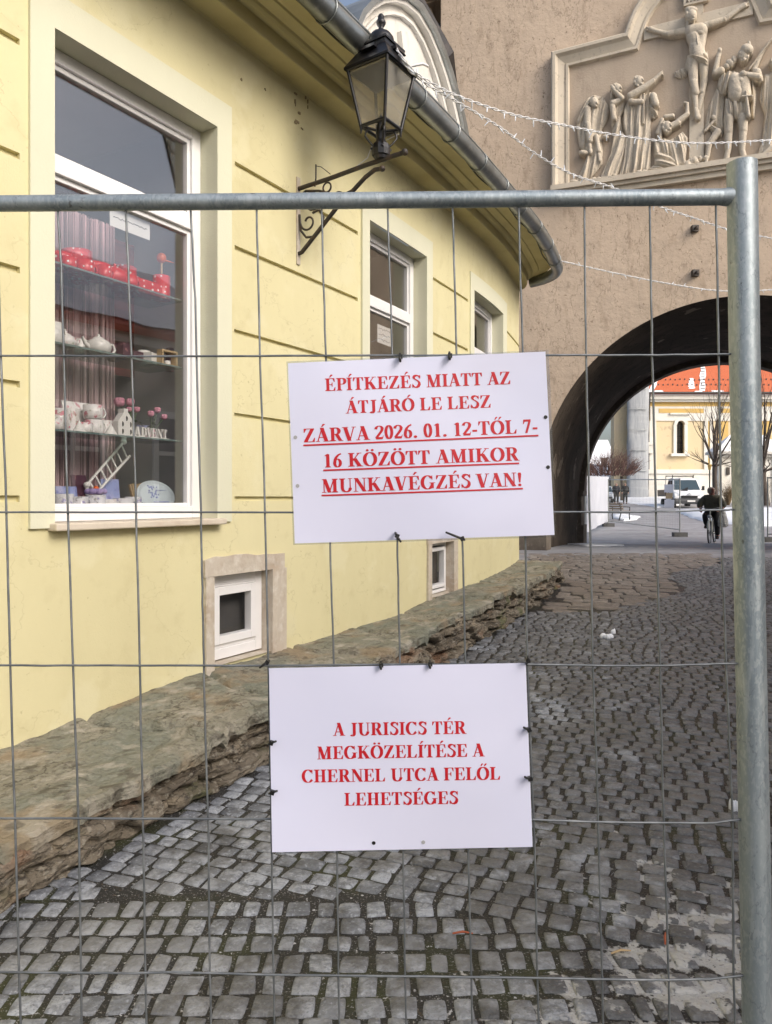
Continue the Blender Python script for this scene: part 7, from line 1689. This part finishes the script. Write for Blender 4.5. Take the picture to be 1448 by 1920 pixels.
van = thing('flatbed_van', 'white double cab flatbed van with brown dropside bed parked facing the gate', 'van', (vx, VY, gz(VY)), math.radians(-9), None)
def hwid(z): return .99 if z < 1.15 else .99 - .20 * (z - 1.15)
def loft(m, prof, f=hwid, k=1.0, mi=0):
    n = len(prof); vs = [(-f(z) * k, y, z) for y, z in prof] + [(f(z) * k, y, z) for y, z in prof]
    m.add(vs, [tuple(range(n)), tuple(range(2*n-1, n-1, -1))] + [(i, n+i, n+(i+1) % n, (i+1) % n) for i in range(n)], mi)
m = MB(); loft(m, [(.05, .42), (.0, .62), (.02, .88), (.10, 1.0), (.62, 1.24), (1.28, 2.02), (1.45, 2.13), (1.8, 2.18), (2.85, 2.15), (2.92, 2.05), (2.95, .48)]); body = m.build('body', M['vanwhite'], van, local=True, bevel=.05)
def onslope(y0, z0, y1, z1, w0, w1, lift): # quad lying on the front slope
    d = Vector((0, y1-y0, z1-z0)).normalized(); nn = Vector((0, -d.z, d.y)) * lift
    return [Vector((-w0, y0, z0)) + nn, Vector((w0, y0, z0)) + nn, Vector((w1, y1, z1)) + nn, Vector((-w1, y1, z1)) + nn], -nn * .5
m = MB(); q, e = onslope(.66, 1.29, 1.26, 2.0, .88, .75, .012); m.prism(q, e); m.build('windscreen', M['vglass'], van, local=True)
m = MB(); m.prism([(-.5, .58, 1.222), (.02, .58, 1.222), (.1, .80, 1.48), (.06, .80, 1.48)], (0, -.01, .012)); m.build('wiper', M['black'], van, local=True)
for sx in (-1, 1):
    for (y0, y1, y2, y3) in ((.95, 1.45, 1.85, 1.85), (1.97, 1.97, 2.75, 2.75)):
        m = MB(); z0, z1 = 1.28, 1.98; o_ = .012
        q = [(sx * (hwid(z0) + o_), y0, z0), (sx * (hwid(z0) + o_), y2, z0), (sx * (hwid(z1) + o_), y3, z1), (sx * (hwid(z1) + o_), y1, z1)]; m.prism(q, (-sx * .02, 0, 0)); m.build('side_window', M['vglass'], van, local=True)
    m = MB(); m.prism([(sx * 1.0, .85, .55), (sx * 1.0, 1.90, .55), (sx * 1.0, 1.90, 1.22), (sx * 1.0, .85, 1.22)], (-sx * .02, 0, 0)); dr = m.build('door', M['vanwhite'], van, local=True, bevel=.02)
    m = MB(); m.box((sx * 1.012, 1.78, 1.1), (.03, .16, .035)); m.build('handle', M['black'], dr, local=True)
    m = MB(); m.prism([(sx * .60, -.012, .93), (sx * .95, .06, .88), (sx * .98, .30, 1.12), (sx * .93, .30, 1.17), (sx * .70, .12, 1.05)], (-sx * .01, .03, -.03)); m.build('headlight', M['lens'], van, local=True)
    m = MB(); m.box((sx * 1.13, .82, 1.42), (.16, .10, .30)); m.tube([(sx * .97, .85, 1.3), (sx * 1.1, .82, 1.35)], .03, 6); m.build('mirror', M['black'], van, local=True, bevel=.03)
    wheel(van, Vector((sx * .90, .72, .33)), .34, .22); wheel(van, Vector((sx * .86, 4.25, .33)), .34, .3)
    m = MB(); m.prism([(sx * 1.0, .30, .40), (sx * 1.0, 1.14, .40), (sx * 1.0, 1.1, .62), (sx * 1.0, .9, .78), (sx * 1.0, .54, .78), (sx * 1.0, .34, .62)], (-sx * .3, 0, 0)); m.build('wheel_arch', M['bump'], van, local=True)
m = MB(); loft(m, [(-.10, .30), (-.12, .50), (-.05, .70), (.35, .70), (.35, .30)], lambda z: 1.0); m.build('bumper', M['bump'], van, local=True, bevel=.06)
m = MB(); m.box((0, -.015, .79), (1.1, .06, .20)); m.build('grille', M['black'], van, local=True, bevel=.02)
m = MB()
for z in (.955, 1.0): m.prism([(-.14, .0, z - .04), (0, -.02, z + .03), (.14, .0, z - .04), (.14, .0, z - .01), (0, -.02, z + .06), (-.14, .0, z - .01)], (0, -.03, 0))
m.build('chevron_emblem', M['rim'], van, local=True)
m = MB(); m.box((.10, -.135, .50), (.52, .02, .12)); m.build('number_plate', M['porc'], van, local=True)
m = MB(); m.box((0, 4.2, .62), (.9, 2.8, .14)); m.box((0, 4.25, .90), (2.04, 2.7, .08)); m.build('load_bed', M['bump'], van, local=True)
for (c_, d) in (((-1.03, 4.25, 1.14), (.04, 2.7, .40)), ((1.03, 4.25, 1.14), (.04, 2.7, .40)), ((0, 5.6, 1.14), (2.04, .04, .40))):
    m = MB(); m.box(c_, d); m.build('side_board', M['wood'], van, local=True, bevel=.01)
m = MB(); m.tube([(-.95, 3.05, .9), (-.95, 3.05, 2.34), (.95, 3.05, 2.34), (.95, 3.05, .9)], .035, 8); m.box((0, 1.9, 2.30), (1.5, .10, .07)); m.tube([(-.72, 1.9, 2.15), (-.72, 1.9, 2.4)], .03, 6); m.tube([(.72, 1.9, 2.15), (.72, 1.9, 2.4)], .03, 6); m.build('roof_rack', M['black'], van, local=True)
# parked car half hidden by the tarpaulin
cY = 63.0; car = thing('parked_car', 'pale grey parked car mostly hidden between the white tarpaulin and the two walkers', 'car', (X_(1130, cY), cY, gz(cY)), math.radians(-20))
def cw_(z): return .86 if z < .85 else .86 - .42 * (z - .85)
mt = mk('silver_blue_paint', (.42, .47, .55), .3, coat=.5)
m = MB(); loft(m, [(.02, .35), (0, .55), (.05, .72), (.95, .90), (1.55, 1.38), (1.9, 1.46), (3.0, 1.42), (3.75, 1.0), (4.1, .92), (4.15, .4)], cw_); m.build('body', mt, car, local=True, bevel=.05)
m = MB(); q, e = onslope(1.0, .93, 1.52, 1.35, .76, .62, .012); m.prism(q, e); m.build('windscreen', M['vglass'], car, local=True)
for sx in (-1, 1):
    m = MB(); m.prism([(sx * (cw_(.95) + .012), 1.25, .95), (sx * (cw_(.95) + .012), 3.4, .95), (sx * (cw_(1.34) + .012), 2.95, 1.34), (sx * (cw_(1.34) + .012), 1.68, 1.34)], (-sx * .02, 0, 0)); m.build('side_window', M['vglass'], car, local=True)
    m = MB(); m.box((sx * .62, .03, .66), (.32, .08, .13)); m.build('headlight', M['lens'], car, local=True, bevel=.03)
    wheel(car, Vector((sx * .74, .75, .31)), .31, .2); wheel(car, Vector((sx * .74, 3.3, .31)), .31, .2)
m = MB(); m.box((0, -.02, .45), (1.6, .08, .16)); m.build('bumper', M['bump'], car, local=True)

# people: one continuous skinned body, clothes grown over the same skeleton
M['skin'] = mk('skin', (.45, .25, .18), .55)
def skinned(name, J, E, mat, parent, lvl=1):
    names = list(J); me = bpy.data.meshes.new(name); me.from_pydata([J[k][0] for k in names], [(names.index(a), names.index(b)) for a, b in E], [])
    o = bpy.data.objects.new(name, me); C.objects.link(o); o.parent = parent; WL[o.name] = wl(parent)
    o.modifiers.new('skin', 'SKIN').use_smooth_shade = True
    for i, k in enumerate(names):
        sv = me.skin_vertices[0].data[i]; r = J[k][1]; sv.radius = (r * 1.16, r * 1.16) if not isinstance(r, tuple) else (r[0] * 1.16, r[1] * 1.16)
    me.skin_vertices[0].data[0].use_root = True
    ss = o.modifiers.new('subdivision', 'SUBSURF'); ss.levels = lvl; ss.render_levels = lvl
    me.materials.append(mat); return o
def person(label, loc, rz, P_, cols, group=None, hood=None, face=0.0, coat_len=0.0, bulk=1.0):
    """P_: joints pelvis, chest, neck, head, and for l/r: shoulder, elbow, hand, hip, knee, ankle, toe"""
    root = thing('person', label, 'person', loc, rz, group); V3 = lambda k: Vector(P_[k])
    J = {'pelvis': (V3('pelvis'), .125), 'waist': (V3('pelvis').lerp(V3('chest'), .45), .115), 'chest': (V3('chest'), .135), 'neck': (V3('neck'), .058)}
    hd = V3('head'); J['chin'] = (V3('neck').lerp(hd, .55), .065); J['head'] = (hd, .088); J['crown'] = (hd + Vector((0, .005, .075)), .075)
    fd = Vector((math.sin(face), -math.cos(face), 0)); J['nose'] = (hd + fd * .098 + Vector((0, 0, -.012)), .014)
    E = [('pelvis', 'waist'), ('waist', 'chest'), ('chest', 'neck'), ('neck', 'chin'), ('chin', 'head'), ('head', 'crown'), ('head', 'nose')]
    for s in 'lr':
        for k, r in (('shoulder', .06), ('elbow', .042), ('hand', .03), ('hip', .09), ('knee', .06), ('ankle', .042), ('toe', .035)): J[s + k] = (V3(s + k), r)
        E += [('chest', s + 'shoulder'), (s + 'shoulder', s + 'elbow'), (s + 'elbow', s + 'hand'), ('pelvis', s + 'hip'), (s + 'hip', s + 'knee'), (s + 'knee', s + 'ankle'), (s + 'ankle', s + 'toe')]
        h = V3(s + 'hand'); fdir = (h - V3(s + 'elbow')).normalized(); sd_ = fdir.cross(Vector((0, 0, 1)) if abs(fdir.z) < .8 else Vector((1, 0, 0))).normalized()
        J[s + 'palm'] = (h + fdir * .06, .026); E.append((s + 'hand', s + 'palm'))
        for q in range(4):
            b_ = h + fdir * .085 + sd_ * (q - 1.5) * .019; L_ = (.06, .075, .07, .055)[q]; cu = Vector((0, 0, -.6)) if abs(fdir.z) < .8 else Vector((0, -.6, 0))
            J[f'{s}f{q}a'] = (b_, .0095); J[f'{s}f{q}b'] = (b_ + (fdir + cu * .6) * L_ * .5, .009); J[f'{s}f{q}c'] = (b_ + (fdir * .7 + cu * 1.4) * L_ * .8, .0075); E += [(s + 'palm', f'{s}f{q}a'), (f'{s}f{q}a', f'{s}f{q}b'), (f'{s}f{q}b', f'{s}f{q}c')]
        t_ = h + fdir * .03 - sd_ * .035; J[s + 'ta'] = (t_, .011); J[s + 'tb'] = (t_ + fdir * .04 - sd_ * .012, .009); E += [(s + 'hand', s + 'ta'), (s + 'ta', s + 'tb')]
    skinned('body', J, E, cols['skin'], root)
    b = bulk
    Jc = {'chest': (V3('chest') + Vector((0, 0, -.02)), (.20*b, .165*b)), 'waist': (V3('pelvis').lerp(V3('chest'), .45), (.19*b, .16*b)), 'hem': (V3('pelvis') + Vector((0, 0, .02 - coat_len)), (.19*b, .17*b)), 'collar': (V3('neck') + Vector((0, 0, -.02)), .085*b)}
    Ec = [('chest', 'waist'), ('waist', 'hem'), ('chest', 'collar')]
    for s in 'lr':
        Jc[s+'sh'] = (V3(s+'shoulder'), .095*b); Jc[s+'el'] = (V3(s+'elbow'), .075*b); Jc[s+'cuff'] = (V3(s+'elbow').lerp(V3(s+'hand'), .93), .052*b); Ec += [('chest', s+'sh'), (s+'sh', s+'el'), (s+'el', s+'cuff')]
    skinned('jacket', Jc, Ec, cols['coat'], root)
    Jt = {'p': (V3('pelvis') + Vector((0, 0, -.02)), .145)}; Et = []
    for s in 'lr':
        Jt[s+'h'] = (V3(s+'hip'), .105); Jt[s+'k'] = (V3(s+'knee'), .078); Jt[s+'a'] = (V3(s+'ankle') + Vector((0, 0, .03)), .062); Et += [('p', s+'h'), (s+'h', s+'k'), (s+'k', s+'a')]
        a, t_ = V3(s+'ankle'), V3(s+'toe'); skinned('shoe', {'a': (a + (a - t_) * .25 + Vector((0, 0, -.02)), .045), 'm': (a.lerp(t_, .5), .05), 't': (t_, .04), 'u': (a + Vector((0, 0, .04)), .05)}, [('a', 'm'), ('m', 't'), ('a', 'u')], M['black'], root)
    skinned('trousers', Jt, Et, cols['legs'], root)
    up = hd + Vector((0, 0, .02))
    if hood: skinned('hood', {'a': (hd + fd * .012 + Vector((0, 0, .088)), .112), 'b': (hd - fd * .05 - Vector((0, 0, .04)), .105), 'c': (V3('neck') - fd * .04 + Vector((0, 0, .03)), .085)}, [('a', 'b'), ('b', 'c')], hood, root)
    else: skinned('hair', {'a': (hd - fd * .022 + Vector((0, 0, .062)), .085), 'b': (hd - fd * .05 - Vector((0, 0, .02)), .075)}, [('a', 'b')], M['black'], root)
    for q in (-1, 1):
        m = MB(); sd_ = Vector((fd.y, -fd.x, 0)); m.ball(hd + fd * .082 + sd_ * q * .032 + Vector((0, 0, .015)), .010, 8); m.build('eye', M['black'], root, local=True)
    m = MB(); sd_ = Vector((fd.y, -fd.x, 0)); m.tube([hd + fd * .085 - sd_ * .022 + Vector((0, 0, -.055)), hd + fd * .092 + Vector((0, 0, -.056)), hd + fd * .085 + sd_ * .022 + Vector((0, 0, -.055))], .006, 6); m.build('mouth', mk('lips', (.3, .1, .09), .5), root, local=True)
    return root
def walker(ph, stride=.24):
    s = 1 if ph else -1
    J = {'pelvis': (0, 0, .95), 'chest': (0, .01, 1.33), 'neck': (0, .0, 1.50), 'head': (0, -.02, 1.64)}
    for q, sx in (('l', 1), ('r', -1)):
        f = s * sx; J[q+'shoulder'] = (sx*.19, .01, 1.42); J[q+'elbow'] = (sx*.26, .02 + f*.08, 1.16); J[q+'hand'] = (sx*.25, -.05 + f*.12, .93)
        J[q+'hip'] = (sx*.10, 0, .90); J[q+'knee'] = (sx*.11, -f*stride*.5 - .03, .50); J[q+'ankle'] = (sx*.11, -f*stride + (.06 if f < 0 else 0), .08 + (.04 if f < 0 else 0)); J[q+'toe'] = (sx*.12, -f*stride - .16 + (.06 if f < 0 else 0), .045)
    return J
navy = mk('dark_navy_coat', (.018, .019, .026), .85); blk = mk('black_trousers', (.012, .012, .014), .85)
wY = 61.0
for x, lb, ph, cm in ((1156, 'left of two walkers in dark clothes, wearing a long navy coat', 0, navy), (1172.5, 'right of two walkers in dark clothes, wearing a short black jacket', 1, mk('black_jacket', (.013, .013, .015), .8))):
    person(lb, (X_(x, wY), wY, gz(wY)), math.radians(-18), walker(ph), {'skin': M['skin'], 'coat': cm, 'legs': blk}, 'walkers in the square', coat_len=.22 if ph == 0 else .06, bulk=1.08)
# the cyclist
BY = 22.0; bx = X_(1335.5, BY); brz = math.radians(-31)
bike = thing('bicycle', 'old pale city bicycle with wide handlebar ridden towards the gate', 'bicycle', (bx, BY, gz(BY)), brz)
def bwheel(y):
    m = MB(); r = .335; m.tube([(0, y + r * math.cos(t), r + .005 + r * math.sin(t)) for t in np.linspace(0, 2*PI, 33)], .022, 8, cap=False); w_ = m.build('wheel', M['rubber'], bike, local=True)
    m = MB(); m.tube([(0, y + .305 * math.cos(t), r + .005 + .305 * math.sin(t)) for t in np.linspace(0, 2*PI, 33)], .010, 6, cap=False)
    for k in range(18): a = k * 2*PI/18; m.tube([(0, y, r), (0, y + .3 * math.cos(a), r + .3 * math.sin(a))], .0015, 3, cap=False)
    m.tube([(-.05, y, r), (.05, y, r)], .02, 8); m.build('rim', M['rim'], w_, local=True)
bwheel(-.54); bwheel(.52)
paint = mk('pale_bicycle_paint', (.55, .56, .5), .4)
m = MB()
for a, b, r in (((0, -.40, .78), (0, .0, .30), .018), ((0, -.42, .86), (0, .12, .72), .015), ((0, .14, .82), (0, .0, .29), .017), ((.05, .52, .34), (.02, .0, .29), .011), ((-.05, .52, .34), (-.02, 0, .29), .011), ((.05, .52, .34), (.01, .12, .74), .010), ((-.05, .52, .34), (-.01, .12, .74), .010),
                ((.055, -.54, .34), (.05, -.46, .66), .013), ((-.055, -.54, .34), (-.05, -.46, .66), .013), ((.05, -.46, .66), (-.05, -.46, .66), .016), ((0, -.46, .66), (0, -.36, 1.02), .017)): m.tube([a, b], r, 8)
m.build('frame', paint, bike, local=True)
m = MB(); m.tube([(-.31, -.18, 1.04), (-.29, -.27, 1.04), (-.2, -.36, 1.05), (-.06, -.38, 1.02), (.06, -.38, 1.02), (.2, -.36, 1.05), (.29, -.27, 1.04), (.31, -.18, 1.04)], .013, 8); m.build('handlebar', M['rim'], bike, local=True)
m = MB(); m.tube([(0, -.54 + .37 * math.cos(t), .34 + .37 * math.sin(t)) for t in np.linspace(.5, 2.9, 14)], .026, 6); m.build('mudguard', paint, bike, local=True)
m = MB(); m.lathe([(.02, 0), (.05, -.02), (.055, -.05), (.001, -.055)], Vector((0, -.50, .80)), 12, M=Matrix.Rotation(-PI/2, 3, 'X')); m.build('headlamp', M['lens'], bike, local=True)
m = MB(); m.ball((0, .20, .90), (.10, .14, .035), 10); m.build('saddle', M['black'], bike, local=True)
m = MB(); m.tube([(.03, 0, .29), (.10, .0, .29), (.10, -.02, .13), (.16, -.02, .13)], .011, 6); m.tube([(-.03, 0, .29), (-.10, 0, .29), (-.10, .02, .44), (-.16, .02, .44)], .011, 6); m.lathe([(.09, -.004), (.09, .004)], Vector((-.05, 0, .29)), 20, M=Matrix.Rotation(PI/2, 3, 'Y')); m.build('crank', M['iron'], bike, local=True)
rj = {'pelvis': (0, .19, .98), 'chest': (0, -.02, 1.26), 'neck': (0, -.07, 1.43), 'head': (.01, -.10, 1.57),
      'lshoulder': (.20, -.05, 1.33), 'lelbow': (.34, -.10, 1.13), 'lhand': (.30, -.19, 1.04), 'rshoulder': (-.20, -.05, 1.33), 'relbow': (-.34, -.10, 1.13), 'rhand': (-.30, -.19, 1.04),
      'lhip': (.10, .16, .92), 'lknee': (.15, -.14, .60), 'lankle': (.15, .02, .20), 'ltoe': (.16, -.13, .155), 'rhip': (-.10, .16, .92), 'rknee': (-.17, -.20, .82), 'rankle': (-.16, .04, .50), 'rtoe': (-.18, -.10, .465)}
person('cyclist in a bulky olive jacket and pale hood riding a bicycle through the square', (bx, BY, gz(BY)), brz, rj, {'skin': mk('ruddy_skin', (.33, .15, .11), .55), 'coat': mk('olive_padded_jacket', (.135, .13, .095), .85, layers=[(9, .45, .65, (.085, .08, .06), .7)], bump=[((6, 6, 14), .03)]), 'legs': blk}, None, hood=mk('pale_hood', (.36, .30, .25), .85), face=.7, coat_len=.02, bulk=1.22)
bgp = Vector((bx, BY, gz(BY))) + Matrix.Rotation(brz, 3, 'Z') @ Vector((.33, -.26, .48)); m = MB()
m.lathe([(.02, .55), (.06, .50), (.10, .36), (.15, .18), (.15, .05), (.08, 0), (.001, .0)], bgp, 12, M=Matrix.Diagonal((1, .7, 1))); tag(m.build('plastic_bag', mk('milky_plastic_bag', (.62, .62, .60), .3, layers=[(9, .45, .65, (.5, .48, .44), .7)], bump=[(14, .05)]), origin=bgp), 'milky white plastic bag hanging from the bicycle handlebar', 'bag')
